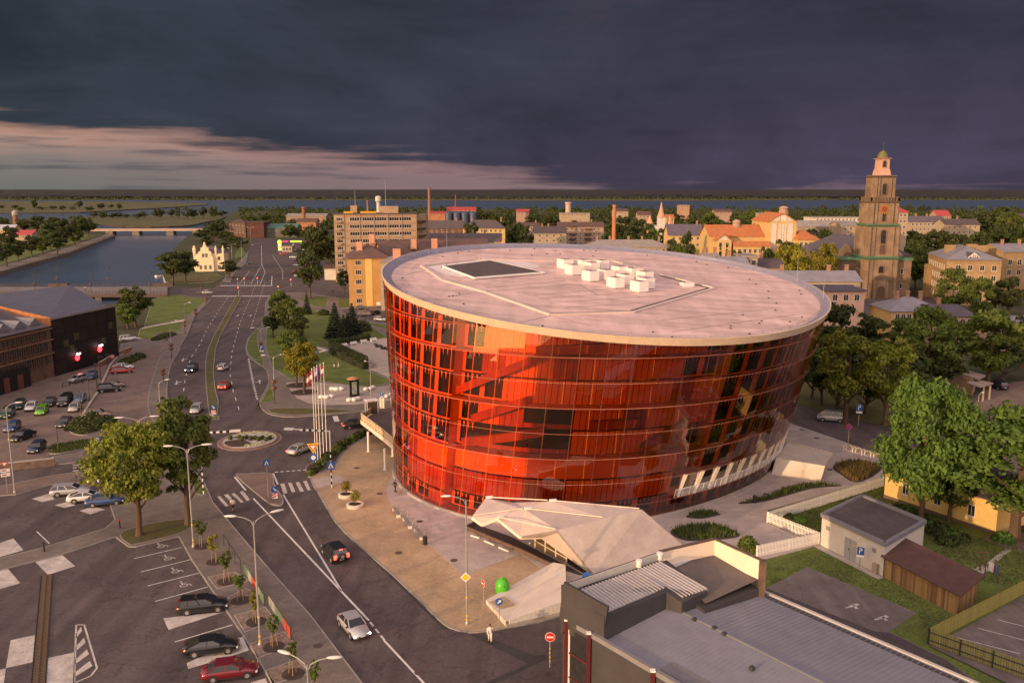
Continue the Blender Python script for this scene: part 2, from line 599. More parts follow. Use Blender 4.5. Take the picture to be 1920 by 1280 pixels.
# ================================================================== THE SETTING
def sheet(name, poly, z, m, kind='structure'):
 """flat ground sheet"""
 if area2(poly) < 0:
  poly = poly[::-1]
 mb = MB()
 mb.add([(p.x, p.y, z) for p in poly], [tuple(range(len(poly)))])
 return struct(name, mb, m, kind)
def slab(name, poly, z, m, kerb=0.14, z0=-0.02, mk=None):
 """raised slab with a kerb of its own material round the edge"""
 if area2(poly) < 0:
  poly = poly[::-1]
 mb = MB()
 if kerb:
  inn = inset(poly, kerb)
  n = len(poly)
  mb.add([(p.x, p.y, z) for p in inn], [tuple(range(n))], 0)
  vs = [(p.x, p.y, z0) for p in poly] + [(p.x, p.y, z + 0.012) for p in poly] + [(p.x, p.y, z + 0.012) for p in inn] + [(p.x, p.y, z - 0.02) for p in inn]
  fs = []
  for i in range(n):
   j = (i + 1) % n
   fs += [(i, j, n + j, n + i), (n + i, n + j, 2 * n + j, 2 * n + i), (2 * n + i, 2 * n + j, 3 * n + j, 3 * n + i)]
  mb.add(vs, fs, 1)
  return struct(name, mb, [m, mk or kerbstone])
 mb.prism(poly, z0, z)
 return struct(name, mb, m)
W = lambda *xy: Vector(xy)
# ---- water and land
mb = MB()
mb.add([(-40000, -1500, -1.6), (40000, -1500, -1.6), (40000, 40000, -1.6), (-40000, 40000, -1.6)], [(0, 1, 2, 3)])
struct('water', mb, water)
def land(name, poly, m, z=0.0):
 if area2(poly) < 0:
  poly = poly[::-1]
 mb = MB()
 mb.prism(poly, -3.0, z, 0, 1)
 return struct(name, mb, [m, soil if name != 'city_ground' else concrete])
city = pts([(305, 557), (311, 546), (312, 532), (305, 515), (310, 487), (335, 457), (354, 441), (374, 433), (392, 425), (424, 408), (430, 400),
   (445, 396), (560, 392.5), (700, 391.5), (900, 391.5), (1200, 392), (1500, 393.5), (1920, 396), (2500, 398)])
city += [W(1500, 500), W(700, -250), W(-300, -250), W(-300, 60)] + pts([(-60, 600), (150, 577), (240, 566)])
land('city_ground', city, meadow)
bank = pts([(-500, 640), (-100, 540), (0, 511), (60, 494), (125, 476), (215, 442), (180, 431), (172, 424), (150, 414), (60, 410), (-400, 404)])
bank += [W(-3000, 1000), W(-2500, 300)]
land('left_bank', bank, meadow)
land('island', smooth(pts([(170, 424), (180, 419), (250, 424.5), (345, 423), (385, 416), (420, 408), (412, 401), (300, 404), (150, 406.5)]), 3), reeds)
land('land_spit', pts([(-500, 402), (0, 399), (150, 398), (240, 393), (330, 388), (385, 384), (390, 381), (330, 379.5), (240, 378.5), (-500, 377)]), reeds)
land('far_shore', [p.to_2d() for p in [at(-2500, 375.5), at(0, 375), at(250, 374), at(600, 374.5), at(960, 375.5), at(1300, 376), at(1600, 374), at(1920, 374.5), at(4500, 374)]]
 + [W(40000, 30000), W(-40000, 30000)], reeds)
# quay wall of the far bank and a walk on it
qb = pts([(-100, 540), (0, 511), (60, 494), (125, 476), (215, 442)])
mb = MB()
for a, b in zip(qb, qb[1:]):
 mb.bar((a.x, a.y, -0.7), (b.x, b.y, -0.7), 1.2, 2.6)
tag(mb.build('quay_wall', A('quay_stone', (0.16, 0.13, 0.11), 0.9, 0.35, 0.2)), 'long stone quay wall along the far bank of the canal', 'quay wall')
sheet('quay_path', inset(pts([(-100, 537), (0, 508), (60, 491), (125, 473), (213, 440), (205, 438), (120, 466), (50, 486), (0, 499), (-100, 524)]), 0.1), 0.06, paving)
sheet('bank_lawn', pts([(0, 498), (60, 480), (120, 462), (178, 444), (160, 440), (100, 455), (40, 470), (0, 480)]), 0.09, lawn)
# forested ridge that closes the horizon
rnd = random.Random(3)
mb = MB()
NX, ys = 460, [3900, 3930, 4020, 4300, 4800, 5600, 7000, 9500, 14000]
hs = [0, 9, 13, 18, 24, 31, 36, 41, 44]
vs, fs = [], []
for j, (y, h) in enumerate(zip(ys, hs)):
 for i in range(NX + 1):
  x = (i / NX - 0.5) * 2 * (y * 1.25 + 800)
  vs.append((x, y + rnd.uniform(-1, 1) * (12 if j < 2 else 60) + 40 * math.sin(x * 0.002 + j), h + (rnd.uniform(-0.5, 0.5) * 3.5 if j else 0) + (1.5 * math.sin(x * 0.004 + 1.7 * j) if j else 0)))
for j in range(len(ys) - 1):
 for i in range(NX):
  a = j * (NX + 1) + i
  fs.append((a, a + 1, a + NX + 2, a + NX + 1))
mb.add(vs, fs)
struct('forest', mb, A('far_forest', (0.009, 0.008, 0.012), 0.95, 0.35, 0.008), 'stuff')
# ---- roads: one asphalt sheet, everything else stands on it
ZR = 0.02
sheet('road', pts([(312, 556), (312, 536), (400, 541), (440, 506), (472, 458), (478, 447.5), (545, 447.5), (575, 462), (640, 520), (700, 560), (780, 620), (900, 760),
    (1100, 1010), (1080, 1420), (-500, 1420), (-500, 900), (-300, 800), (150, 660), (330, 640), (352, 600)]), ZR, asphalt)
sheet('side_street', pts([(1440, 775), (1498, 760), (1580, 780), (1657, 801), (1780, 830), (1960, 860), (1960, 900), (1700, 872), (1646, 852), (1588, 831), (1487, 796)]), 0.03, asphalt)
sheet('church_square', pts([(1540, 560), (1640, 552), (1760, 558), (1800, 590), (1700, 600), (1560, 600)]), 0.03, asphalt)
sheet('lot_right', pts([(1770, 770), (1828, 738), (1900, 716), (2200, 690), (2200, 860), (1920, 880), (1800, 860)]), 0.035, cobble)
sheet('tree_ground', pts([(1470, 780), (1470, 690), (1560, 620), (1800, 640), (1826, 738), (1770, 772), (1657, 800), (1580, 779), (1498, 759)]), 0.034, drylawn)
sheet('setts_lot', pts([(226, 644), (300, 634), (338, 651), (322, 682), (315, 715), (314, 745), (318, 775), (345, 800), (330, 826), (222, 850), (212, 823), (97, 853), (60, 866),
      (-60, 880), (-300, 830), (-100, 740), (20, 722), (105, 704), (212, 681)]), 0.03, cobble)
# ---- pavements, lawns, beds
slab('pavement', pts([(397, 561), (365, 592), (351, 628), (338, 650), (300, 660), (318, 634), (337, 622), (348, 600), (364, 583), (386, 566)]), 0.12, paving)
slab('pavement', smooth(pts([(338, 653), (322, 682), (315, 715), (314, 745), (319, 775), (345, 800), (300, 802), (280, 775), (278, 742), (292, 692), (306, 662)]), 3), 0.12, paving)
slab('lawn', pts([(270, 612), (284, 566), (300, 554), (340, 554), (388, 562), (383, 568), (362, 584), (348, 598)]), 0.13, lawn)
slab('lawn', pts([(262, 618), (345, 603), (334, 624), (316, 633), (285, 638), (258, 634)]), 0.13, lawn)
slab('footpath', pts([(272, 613), (262, 617), (345, 602), (348, 599)]), 0.10, palecon, kerb=0)
slab('pavement', pts([(228, 646), (258, 635), (285, 639), (316, 634), (300, 645), (262, 656), (225, 661)]), 0.09, paving)
slab('bed', smooth(pts([(287, 634), (300, 625), (325, 622), (331, 628), (322, 634), (300, 639)]), 3), 0.17, soil)
slab('lawn', pts([(312, 528), (318, 533), (400, 529), (420, 520), (405, 512), (360, 516), (330, 520)]), 0.13, drylawn)
slab('lawn', pts([(440, 486), (462, 478), (458, 470), (452, 462), (444, 470)]), 0.13, lawn)
slab('pavement', pts([(418, 527), (422, 519), (446, 494), (462, 476), (466, 470), (462, 492), (440, 512), (432, 529)]), 0.12, paving)
slab('median', smooth(pts([(447, 556), (440, 561), (400, 632), (387, 667), (385, 692), (386, 722), (391, 770), (397, 779), (407, 779), (410, 752), (405, 735), (401, 702), (403, 672), (412, 632), (451, 561)]), 2), 0.14, drylawn)
slab('median_tip', pts([(392, 781), (411, 781), (412, 786), (393, 787)]), 0.14, lawn)
slab('pavement', smooth(pts([(504, 556), (497, 585), (490, 610), (472, 626), (462, 642), (462, 664), (482, 682), (497, 691), (503, 705), (502, 722), (490, 745), (486, 758),
       (495, 771), (512, 779), (550, 782.5), (625, 777), (675, 772), (735, 764), (800, 745), (800, 610), (720, 580), (640, 560), (560, 548)]), 2), 0.12, paving)
slab('lawn', smooth(pts([(472, 628), (464, 643), (464, 662), (482, 680), (494, 687), (492, 668), (484, 648), (484, 625), (495, 606)]), 3), 0.14, lawn, kerb=0.1)
slab('lawn', pts([(509, 719), (504, 726), (488, 757), (516, 752), (512, 735)]), 0.14, lawn, kerb=0.1)
slab('lawn', smooth(pts([(503, 771), (522, 766.5), (575, 766), (640, 769), (667, 771), (612, 776), (550, 778.5), (517, 776)]), 3), 0.14, drylawn, kerb=0.1)
slab('lawn', pts([(500, 610), (520, 588), (545, 570), (570, 576), (605, 588), (650, 597), (700, 615), (727, 634), (690, 637), (618, 647), (617, 653), (597, 650), (590, 660), (580, 700), (545, 712), (510, 690), (498, 650)]), 0.135, lawn, kerb=0.1)
slab('lawn', pts([(595, 657), (618, 664), (650, 679), (688, 695), (738, 716), (700, 726), (660, 724), (612, 717), (588, 710)]), 0.14, lawn, kerb=0.1)
slab('light_plaza', pts([(536, 718), (545, 732), (557, 747), (580, 757), (612, 760), (670, 759), (740, 751), (740, 722), (700, 728), (612, 719), (570, 715)]), 0.135, lightpave, kerb=0)
slab('rose_plaza', pts([(641, 654), (695, 639), (732, 633), (742, 714), (688, 691)]), 0.137, rosepave, kerb=0.1)
slab('lawn', pts([(560, 562), (598, 556), (615, 557), (611, 578), (590, 575), (572, 568)]), 0.14, lawn, kerb=0.1)
slab('lawn', pts([(633, 560), (655, 560), (655, 578), (634, 577)]), 0.14, lawn, kerb=0.1)
slab('lawn', pts([(684, 603), (727, 611), (730, 618), (702, 613)]), 0.14, lawn, kerb=0.1)
sheet('yard', pts([(640, 582), (660, 577), (740, 586), (740, 606), (700, 602), (655, 592)]), 0.145, asphalt)
slab('white_kerb_path', pts([(594, 651), (616, 657), (600, 662), (597, 660), (607, 657), (592, 654)]), 0.15, palecon, kerb=0)
# tan forecourt and light pavement round the hall
slab('sand_forecourt', smooth(pts([(703, 811), (680, 823), (656, 838), (639, 856), (626, 875), (605, 886), (581, 897), (597, 926), (628, 979), (660, 1012), (695, 1044), (728, 1072), (761, 1103), (795, 1136),
        (820, 1161), (843, 1178), (880, 1187), (915, 1184), (950, 1178), (1070, 1150), (1120, 1080), (1100, 990), (900, 940), (790, 850)]), 2), 0.12, sandpave, kerb=0.22)
slab('crossing_pad', pts([(583, 899), (634, 890), (650, 903), (592, 917)]), 0.126, lightpave, kerb=0)
slab('light_pavement', pts([(750, 870), (736, 893), (727, 907), (724, 920), (726, 934), (733, 948), (752, 974), (775, 1000), (809, 1027), (871, 1081), (920, 1061), (978, 1040), (1060, 1100), (1200, 1100),
       (1410, 1065), (1430, 1050), (1536, 1022), (1439, 982), (1439, 957), (1657, 895), (1650, 853), (1588, 831), (1487, 796), (1300, 700), (900, 700)]), 0.13, lightpave, kerb=0.1, mk=concrete)
sheet('bike_paving', pts([(1590, 832), (1646, 852), (1655, 862), (1580, 845)]), 0.136, sandpave)
slab('bed', smooth(pts([(704, 806), (682, 809), (658, 817), (639, 830), (613, 851), (587, 867), (573, 877), (576, 890), (582, 896), (604, 885), (625, 874), (638, 856), (655, 837), (679, 822), (703, 810)]), 2), 0.15, soil)
slab('pavement', pts([(369, 888), (384, 905), (400, 942), (449, 1001), (508, 1070), (584, 1155), (679, 1280), (735, 1352), (560, 1352), (497, 1262), (480, 1231), (437, 1165), (403, 1116), (358, 1049), (335, 1007),
     (256, 1026), (241, 1026), (217, 1008), (115, 1041), (0, 1070), (-80, 1090), (-80, 1066), (0, 1047), (82, 1027), (197, 991), (215, 975), (204, 940), (213, 905), (228, 887), (300, 872)]), 0.12, paving)
slab('lawn', smooth(pts([(225, 1003), (259, 988), (315, 977), (361, 974), (367, 984), (331, 1003), (256, 1021), (241, 1021)]), 3), 0.14, drylawn, kerb=0.1)
slab('lawn', pts([(361, 905), (376, 898), (392, 924), (380, 931), (364, 925)]), 0.14, lawn, kerb=0.1)
slab('pavement', pts([(-80, 922), (0, 912), (108, 890), (213, 879), (222, 884), (200, 896), (165, 904), (95, 910), (30, 928), (-80, 936)]), 0.12, cobble)
slab('pavement', pts([(104, 872), (96, 857), (140, 851), (212, 824), (226, 832), (222, 850), (190, 861), (140, 868)]), 0.12, paving)
slab('bed', smooth(pts([(92, 848), (99, 837), (155, 828), (205, 820), (213, 823), (175, 838), (125, 849), (98, 852)]), 3), 0.2, lawn)
for q in ([(389, 1083), (440, 1073), (469, 1090), (407, 1106)], [(425, 1122), (460, 1104), (487, 1115), (430, 1142)], [(439, 1155), (498, 1139), (515, 1162), (459, 1188)],
  [(469, 1209), (534, 1185), (554, 1208), (482, 1237)], [(497, 1259), (557, 1237), (584, 1263), (510, 1285)]):
 slab('pebble_bed', pts(q), 0.132, gravel, kerb=0.08, mk=concrete)
slab('traffic_island', smooth(pts([(443, 893), (459, 889), (508, 888), (515, 909), (531, 936), (528, 948), (508, 946), (492, 935)]), 3), 0.13, cobble)
# right-hand yards
sheet('back_lawn', pts([(1429, 1052), (1536, 1022), (1439, 983), (1657, 905), (1657, 935), (1862, 1002), (2000, 1010), (2200, 1100), (1920, 1150), (1741, 1212), (1920, 1300), (2000, 1420), (1500, 1420), (1430, 1130)]), 0.05, lawn)
sheet('court', pts([(1420, 1110), (1437, 1103), (1514, 1063), (1720, 1149), (1667, 1184), (1774, 1236), (1900, 1330), (1700, 1330)]), 0.056, A('pale_asphalt', (0.135, 0.112, 0.106), 0.85, 0.24, 0.3, 0.2, 9, streak=(.5, .14, .8), cracks=.3))
sheet('service_lane', pts([(1429, 1108), (1440, 1104), (1640, 1184), (1668, 1186), (1774, 1238), (1900, 1332), (1600, 1332)]), 0.062, asphalt_dark)
sheet('fenced_lot', pts([(1744, 1212), (1920, 1117), (2200, 1050), (2200, 1400), (1990, 1330)]), 0.06, A('pale_asphalt', (0.17, 0.155, 0.15)))
sheet('garden_path', pts([(1849, 1057), (1885, 1029), (1897, 1031), (1859, 1061)]), 0.06, concrete)
sheet('garden_path', pts([(1825, 1066), (1845, 1059), (1862, 1066), (1840, 1077)]), 0.058, concrete)
sheet('garden_path', pts([(1845, 1011), (1864, 995), (1930, 1000), (1930, 1037), (1886, 1028)]), 0.055, cobble)
# ---- planted beds on the light pavement: soil, raised rim, grass blades as one loose mass each
tuft = A('tall_grass', (0.100, 0.125, 0.030), 0.9, 0.4, 0.6, col2=(0.058, 0.078, 0.020), translucent=0.2)
tuft_dry = A('dry_grass', (0.20, 0.135, 0.045), 0.9, 0.4, 0.6, col2=(0.085, 0.070, 0.022), translucent=0.2)
def inside(p, poly):
 c = False
 for i, a in enumerate(poly):
  b = poly[i - 1]
  if (a.y > p[1]) != (b.y > p[1]) and p[0] < (b.x - a.x) * (p[1] - a.y) / (b.y - a.y) + a.x:
   c = not c
 return c
def blades(name, poly, z, n, h, m, seed=1, w=0.10):
 rnd = random.Random(seed)
 xs, ys_ = [p.x for p in poly], [p.y for p in poly]
 mb = MB()
 k = 0
 while k < n:
  p = (rnd.uniform(min(xs), max(xs)), rnd.uniform(min(ys_), max(ys_)))
  if not inside(p, poly):
   continue
  k += 1
  a, hh = rnd.uniform(0, 6.28), h * rnd.uniform(0.4, 1.2)
  dx, dy = math.cos(a) * w, math.sin(a) * w
  lx, ly = rnd.uniform(-.5, .5) * hh, rnd.uniform(-.5, .5) * hh
  mb.add([(p[0] - dx, p[1] - dy, z), (p[0] + dx, p[1] + dy, z), (p[0] + lx, p[1] + ly, z + hh)], [(0, 1, 2)])
 o = mb.build(name, m)
 o['kind'] = 'stuff'
 return o
beds = [([(1287, 971), (1297, 965), (1317, 962), (1350, 965), (1340, 969), (1315, 974)], tuft, 500),
  ([(1257, 999), (1272, 991), (1300, 987), (1345, 987), (1387, 1004), (1362, 1012), (1300, 1016), (1270, 1010)], tuft, 1500),
  ([(1387, 944), (1432, 935), (1475, 917), (1525, 910), (1579, 912), (1525, 917), (1480, 929), (1437, 941), (1395, 946)], tuft, 1200),
  ([(1562, 880), (1570, 871), (1597, 866), (1642, 872), (1653, 879), (1639, 893), (1615, 904), (1597, 904), (1581, 894)], tuft_dry, 2200)]
for i, (q, m_, n_) in enumerate(beds):
 pl = smooth(pts(q), 4)
 slab('planted_bed', pl, 0.2, soil, kerb=0.1, mk=darkmetal)
 blades('bed_grass', inset(pl, 0.3), 0.18, n_, 0.7, m_, i)
blades('lawn_grass', pts([(1445, 984), (1657, 908), (1657, 935), (1760, 968), (1730, 1000), (1640, 960), (1545, 975), (1536, 1015)]), 0.05, 2600, 0.32, tuft, 11, 0.07)
blades('lawn_grass', pts([(1740, 1035), (1862, 1004), (1990, 1060), (1900, 1100), (1800, 1085)]), 0.05, 1500, 0.25, tuft, 12, 0.07)
blades('lawn_grass', pts([(1432, 1060), (1530, 1030), (1640, 1085), (1790, 1160), (1745, 1200), (1720, 1150), (1514, 1062), (1440, 1100)]), 0.05, 2500, 0.13, tuft, 13, 0.05)
blades('bed_grass', smooth(pts([(92, 848), (99, 837), (155, 828), (205, 820), (213, 823), (175, 838), (125, 849), (98, 852)]), 3), 0.18, 1500, 0.45, tuft, 14)
# ---- road markings
ZM = 0.027
def strip(p, q, w, z=ZM, m=paint, name='road_marking'):
 p, q = Vector(p[:2]), Vector(q[:2])
 t = (q - p).normalized()
 n = Vector((-t.y, t.x)) * (w / 2)
 return [p + n, p - n, q - n, q + n]
def marking(polys, m=paint, z=ZM, name='road_marking'):
 mb = MB()
 for pl in polys:
  if area2(pl) < 0:
   pl = pl[::-1]
  mb.add([(p.x, p.y, z) for p in pl], [tuple(range(len(pl)))])
 return struct(name, mb, m)
def dashes(path, on, off, w, start=0.0):
 out = []
 path = [Vector(p) for p in path]
 pos, nxt = 0.0, start
 for a, b in zip(path, path[1:]):
  L_ = (b - a).length
  t = (b - a).normalized()
  while nxt < pos + L_:
   s = a + t * (nxt - pos)
   out.append(strip(s, s + t * on, w))
   nxt += on + off
  pos += L_
 return out
g = lambda x, y: at(x, y).to_2d()
marking([strip(g(475, 934), g(692, 1163), 0.22), strip(g(531, 927), g(640, 1107), 0.2), strip(g(720, 1200), g(830, 1318), 0.2), strip(g(512, 887), g(521, 908), 0.25), strip(g(440, 894), g(461, 919), 0.25)])
marking(dashes([g(694, 1166), g(718, 1196)], 0.9, 0.5, 0.2) + dashes([g(515, 885), g(571, 881)], 0.45, 0.35, 0.3))
marking(dashes([g(480, 530), g(472, 552), g(450, 605), g(435, 660), g(431, 700), g(437, 732), g(447, 764)], 3, 4.5, 0.14))
marking(dashes([g(497, 530), g(490, 552), g(470, 617)], 3, 4.5, 0.14))
marking(dashes([g(428, 556), g(405, 590), g(388, 618), g(372, 650), g(357, 672), g(347, 712), g(344, 735)], 3, 4.5, 0.14))
marking(dashes([g(466, 672), g(470, 694), g(476, 724), g(482, 747)], 1.0, 1.1, 0.4))
marking([strip(g(490, 460), g(491, 496), 0.2), strip(g(491, 496), g(497, 510), 0.2), strip(g(497, 510), g(488, 533), 0.2), strip(g(491, 496), g(470, 533), 0.16), strip(g(511, 478), g(530, 508), 0.16),
  strip(g(468, 508), g(449, 533), 0.16), strip(g(530, 508), g(530, 524), 0.16), strip(g(510, 517), g(509, 534), 0.3)])
marking([strip(g(x, 535.5), g(x + 3.0, 535.5), 3.0) for x in np.arange(414, 512, 5.2)] + [strip(g(x, 555.2), g(x + 3.0, 555.2), 3.0) for x in np.arange(398, 513, 5.2)])
cw = []
for a, b, c_, d_ in (((407, 931), (423, 949), (413, 930), (429, 948)), ((420, 928), (437, 945), (427, 926), (443, 943)), ((434, 926), (452, 942), (440, 924), (457, 941)), ((449, 922), (463, 939), (456, 920), (469, 937)),
     ((525, 907), (532, 926), (533, 906), (539, 924)), ((540, 905), (547, 923), (547, 905), (554, 922)), ((554, 904), (563, 922), (561, 903), (570, 921)), ((568, 902), (577, 919), (575, 901), (583, 919))):
 cw.append([g(*a), g(*b), g(*d_), g(*c_)])
marking(cw, wornpaint)
marking([[g(137, y0), g(181, y0 - 2), g(181, y0 - 0.2), g(136, y0 + 1.8)] for y0 in (866, 871, 876, 881.5, 887)] + [[g(211, y0), g(240, y0 - 1.5), g(240, y0 + 0.2), g(211, y0 + 1.7)] for y0 in (866, 871, 876)], wornpaint)
marking([strip(g(628, 780), g(632, 790), 0.9)], paint)
def turn_arrow(px, py, dx, dy, s=1.0):
 o = g(px, py)
 t = (g(px + dx, py + dy) - o).normalized()
 n = Vector((-t.y, t.x))
 P = lambda u, v: o + t * (u * s) + n * (v * s)
 return [[P(-2, -.1), P(-2, .1), P(1, .1), P(1, -.1)], [P(1, -.45), P(1, .45), P(2.2, 0)], [P(-.3, .1), P(-.3, 1.0), P(.1, 1.0), P(.1, .1)]]
marking(sum([turn_arrow(343, 674, -3, 12), turn_arrow(331, 717, -2, 14), turn_arrow(487, 716, -3, -16, 0.9), turn_arrow(446, 592, 8, -16), turn_arrow(470, 592, 8, -16)], []))
# lower car park
stall = [strip(g(251, 1047), g(341, 1026), 0.12), strip(g(264, 1072), g(357, 1049), 0.12), strip(g(277, 1098), g(373, 1074), 0.12), strip(g(291, 1127), g(390, 1100), 0.12), strip(g(328, 1203), g(436, 1171), 0.14),
  strip(g(69, 996), g(93, 1019), 0.12)]
marking(stall)
pads = [[(0, 1018), (25, 1009), (44, 1031), (0, 1044), (-40, 1050), (-40, 1026)], [(65, 1052), (113, 1037), (141, 1061), (90, 1077.5)], [(-40, 1078), (0, 1070), (15, 1066), (38, 1093), (0, 1104), (-40, 1112)],
  [(20, 1200), (76, 1188), (70, 1239), (11, 1252)], [(86, 1234), (140, 1222.5), (139, 1285), (84, 1285)], [(-40, 1262), (11, 1253), (6, 1290), (-40, 1290)],
  [(60, 935), (96, 924), (102, 936), (79, 941)], [(103, 947), (131, 939), (141, 947), (120, 952)], [(149, 957.5), (174, 949), (197, 955), (169, 964)],
  [(306, 1158.5), (422, 1146), (316, 1180.5)], [(350, 1243), (353, 1254), (467, 1219), (455, 1193)], [(470, 1279), (498, 1271), (505, 1290), (480, 1295)]]
for q in pads:
 marking([pts(q)], wornpaint, ZM, 'painted_square')
tri = pts([(143, 1171), (158, 1171), (182, 1252), (170, 1267), (139, 1280)])
hat = []
for k in range(4):
 y0 = 1188 + k * 24
 hat.append(pts([(142.5 - k * .7, y0), (152 + k * 5.5, y0 - 14 - k * 2.5), (154 + k * 6.5, y0 - 6 - k * 2), (142 - k * .7, y0 + 9)]))
marking(hat + [strip(a, b, 0.16) for a, b in zip(tri, tri[1:] + tri[:1])], wornpaint)
marking([strip(g(1796, 1196), g(1912, 1226), .12), strip(g(1833, 1178), g(1930, 1203), .12), strip(g(1869, 1162), g(1930, 1177), .12)], wornpaint, 0.068)
marking(sum([[strip(g(x, y), g(x + 16, y - 5), .35), strip(g(x + 8, y - 3), g(x + 14, y + 4), .3), strip(g(x - 8, y + 2), g(x + 2, y), .2)] for x, y in ((1593, 1138), (1648, 1160))], []), wornpaint, 0.068)
def wheelchair(px, py):
 """painted wheelchair sign: wheel ring, body, head, leg"""
 o = g(px, py)
 t = (g(px + 10, py - 2.3) - o).normalized()
 n = Vector((-t.y, t.x))
 P = lambda u, v: o + t * u + n * v
 out = []
 for k in range(10):
  a0, a1 = [2.6 + 4.4 * q / 10 for q in (k, k + 1)]
  out.append([P(.42 * math.cos(a0), .42 * math.sin(a0)), P(.42 * math.cos(a1), .42 * math.sin(a1)), P(.3 * math.cos(a1), .3 * math.sin(a1)), P(.3 * math.cos(a0), .3 * math.sin(a0))])
 out += [strip(P(-.1, .1), P(-.1, .8), .13), strip(P(-.1, .15), P(.5, .1), .12), strip(P(.5, .1), P(.7, -.45), .12), strip(P(-.1, .5), P(.35, .48), .1)]
 out.append([P(-.1 + .14 * math.cos(k), 1.02 + .14 * math.sin(k)) for k in np.arange(0, 6.28, 0.9)])
 return out
for q in ((302, 1024), (315, 1047), (329, 1071), (345, 1097)):
 marking(wheelchair(*q), wornpaint, ZM, 'wheelchair_marking')
# repaired trench in the asphalt and manhole covers
marking([pts([(880, 1189), (898, 1188), (1002, 1228), (990, 1244)]), pts([(990, 1244), (1002, 1228), (1021, 1227), (1027, 1235), (925, 1282), (905, 1282)])], asphalt_patch, 0.0235, 'asphalt_patch')
marking([pts([(844, 1181), (700, 1040), (690, 1042), (832, 1180)])], asphalt_patch, 0.0236, 'gutter')
hole_m = A('iron_cover', (0.09, 0.06, 0.05), 0.7, 0.3, 3)
for i, (x, y, z) in enumerate([(787, 977, .14), (851, 1050, .14), (747, 1036, .13), (712, 925, .13), (669, 877, .13), (1436, 926, .142), (1490, 912, .142), (1531, 821, .142), (1503, 805, .142), (1556, 880, .142), (655, 1171, .03), (786, 1260, .03), (596, 1210, .13)]):
 mb = MB().lathe([(0.42, 0), (0.42, 0.02)], at(x, y, z - 0.008), 12)
 struct('manhole_cover', mb, hole_m)
# slotted drain across the lower car park: two rails and its sleepers
d0, d1 = at(88, 1077, 0), at(70, 1310, 0)
t_ = (d1 - d0).normalized()
n_ = Vector((-t_.y, t_.x, 0))
mb = MB()
base_ = MB()
base_.bar(d0 + Vector((0, 0, ZR)), d1 + Vector((0, 0, ZR)), 1.15, 0.03)
root = thing('drain_channel', 'long dark slotted drain with tan crossbars across the lower car park', 'drain', d0)
base_.build('channel', black, root, d0)
for s in (-.55, 0, .55):
 MB().bar(d0 + n_ * s + Vector((0, 0, .05)), d1 + n_ * s + Vector((0, 0, .05)), 0.07, 0.05).build('rail', darkmetal, root, d0)
sl = MB().bar(-n_ * .46 * 1.0, n_ * .46, 0.10, 0.04).mesh('crossbar', A('rusty_bar', (0.19, 0.12, 0.07), 0.8, 0.3, 3))
L_ = (d1 - d0).length
for k in range(int(L_ / 0.26)):
 obj('crossbar', sl, root, t_ * (0.26 * k + .1) + Vector((0, 0, .045)))
# ================================================================== CONCERT HALL
TAU = 2 * math.pi
def fourier(points, c, K=4):
 P = np.array([(p[0] - c[0], p[1] - c[1]) for p in points])
 th, r = np.arctan2(P[:, 1], P[:, 0]), np.hypot(P[:, 0], P[:, 1])
 B = np.stack([np.ones_like(th)] + [f(k * th) for k in range(1, K + 1) for f in (np.cos, np.sin)], 1)
 lam = np.diag([0] + [1e-3 * k ** 3 for k in range(1, K + 1) for _ in (0, 1)])
 s = np.linalg.solve(B.T @ B + lam * len(th), B.T @ r)
 return lambda t: s[0] + sum(s[2 * k - 1] * math.cos(k * t) + s[2 * k] * math.sin(k * t) for k in range(1, K + 1))
PA, PB, PC = 13.6, -0.07, 0.11          # tilted plane of the roof rim: z = PA + PB x + PC y
def onroof(px, py, dz=0.0):
 d = ray(px, py)
 t = (PA + dz - CAM_H) / (d.z - PB * d.x - PC * d.y)
 return Vector((d.x * t, d.y * t, CAM_H + d.z * t))
rim_pts = [onroof(*q) for q in [(719, 515), (725, 495), (740, 487), (775, 472), (800, 470), (875, 460), (975, 455.5), (1100, 459), (1175, 465), (1280, 475), (1312, 477), (1444, 505), (1500, 526), (1537, 546),
        (1556, 569), (1560, 575), (1545, 595), (1495, 612), (1420, 625), (1345, 632), (1270, 635), (1195, 632), (1120, 626), (1075, 620), (950, 599), (850, 580), (775, 557), (737, 540), (721, 522)]]
RC, BC = (14.6, 128.0), (12.0, 127.0)
r_rim = fourier(rim_pts, RC)
base_pts = [at(*q) for q in [(747, 897), (772, 932), (825, 957), (885, 972), (1055, 987), (1227, 971), (1300, 952), (1375, 925), (1425, 900), (1445, 887)]]
base_pts += [W(-17.2, 124), W(41.5, 130), W(38, 145), W(28, 154), W(12, 157), W(-4, 151), W(-13, 140), W(-17, 131)]
r_base = fourier(base_pts, BC)
def rim(t, ins=0.0, dz=0.0):
 r = r_rim(t) - ins
 x, y = RC[0] + r * math.cos(t), RC[1] + r * math.sin(t)
 return Vector((x, y, PA + PB * x + PC * y + dz))
def shell(t, z, ins=0.0):
 """point of the hall's skin in direction t at height z, moved inwards by ins"""
 b = Vector((BC[0] + (r_base(t) - ins) * math.cos(t), BC[1] + (r_base(t) - ins) * math.sin(t), 0))
 q = rim(t, ins)
 f = z / q.z
 return Vector((b.x + (q.x - b.x) * f, b.y + (q.y - b.y) * f, z))
hall = thing('concert_hall', 'huge tilted cone-shaped concert hall wrapped in amber red glass under a flat pale roof', 'concert hall', (BC[0], BC[1], 0))
HO = hall.location
NCOL = 60
TH = [-math.pi + TAU * i / NCOL for i in range(NCOL + 1)]
ROWS = [0.35, 2.25, 5.3, 8.4, 11.5, 14.6, 17.65, 20.7, 23.8, 26.9, 30.0]
steel = A('cream_steel', (0.72, 0.58, 0.47), 0.5, 0.06, 1, fine=0)
ringm = A('pale_cable', (0.42, 0.17, 0.12), 0.4, 0.1, 1, fine=0)
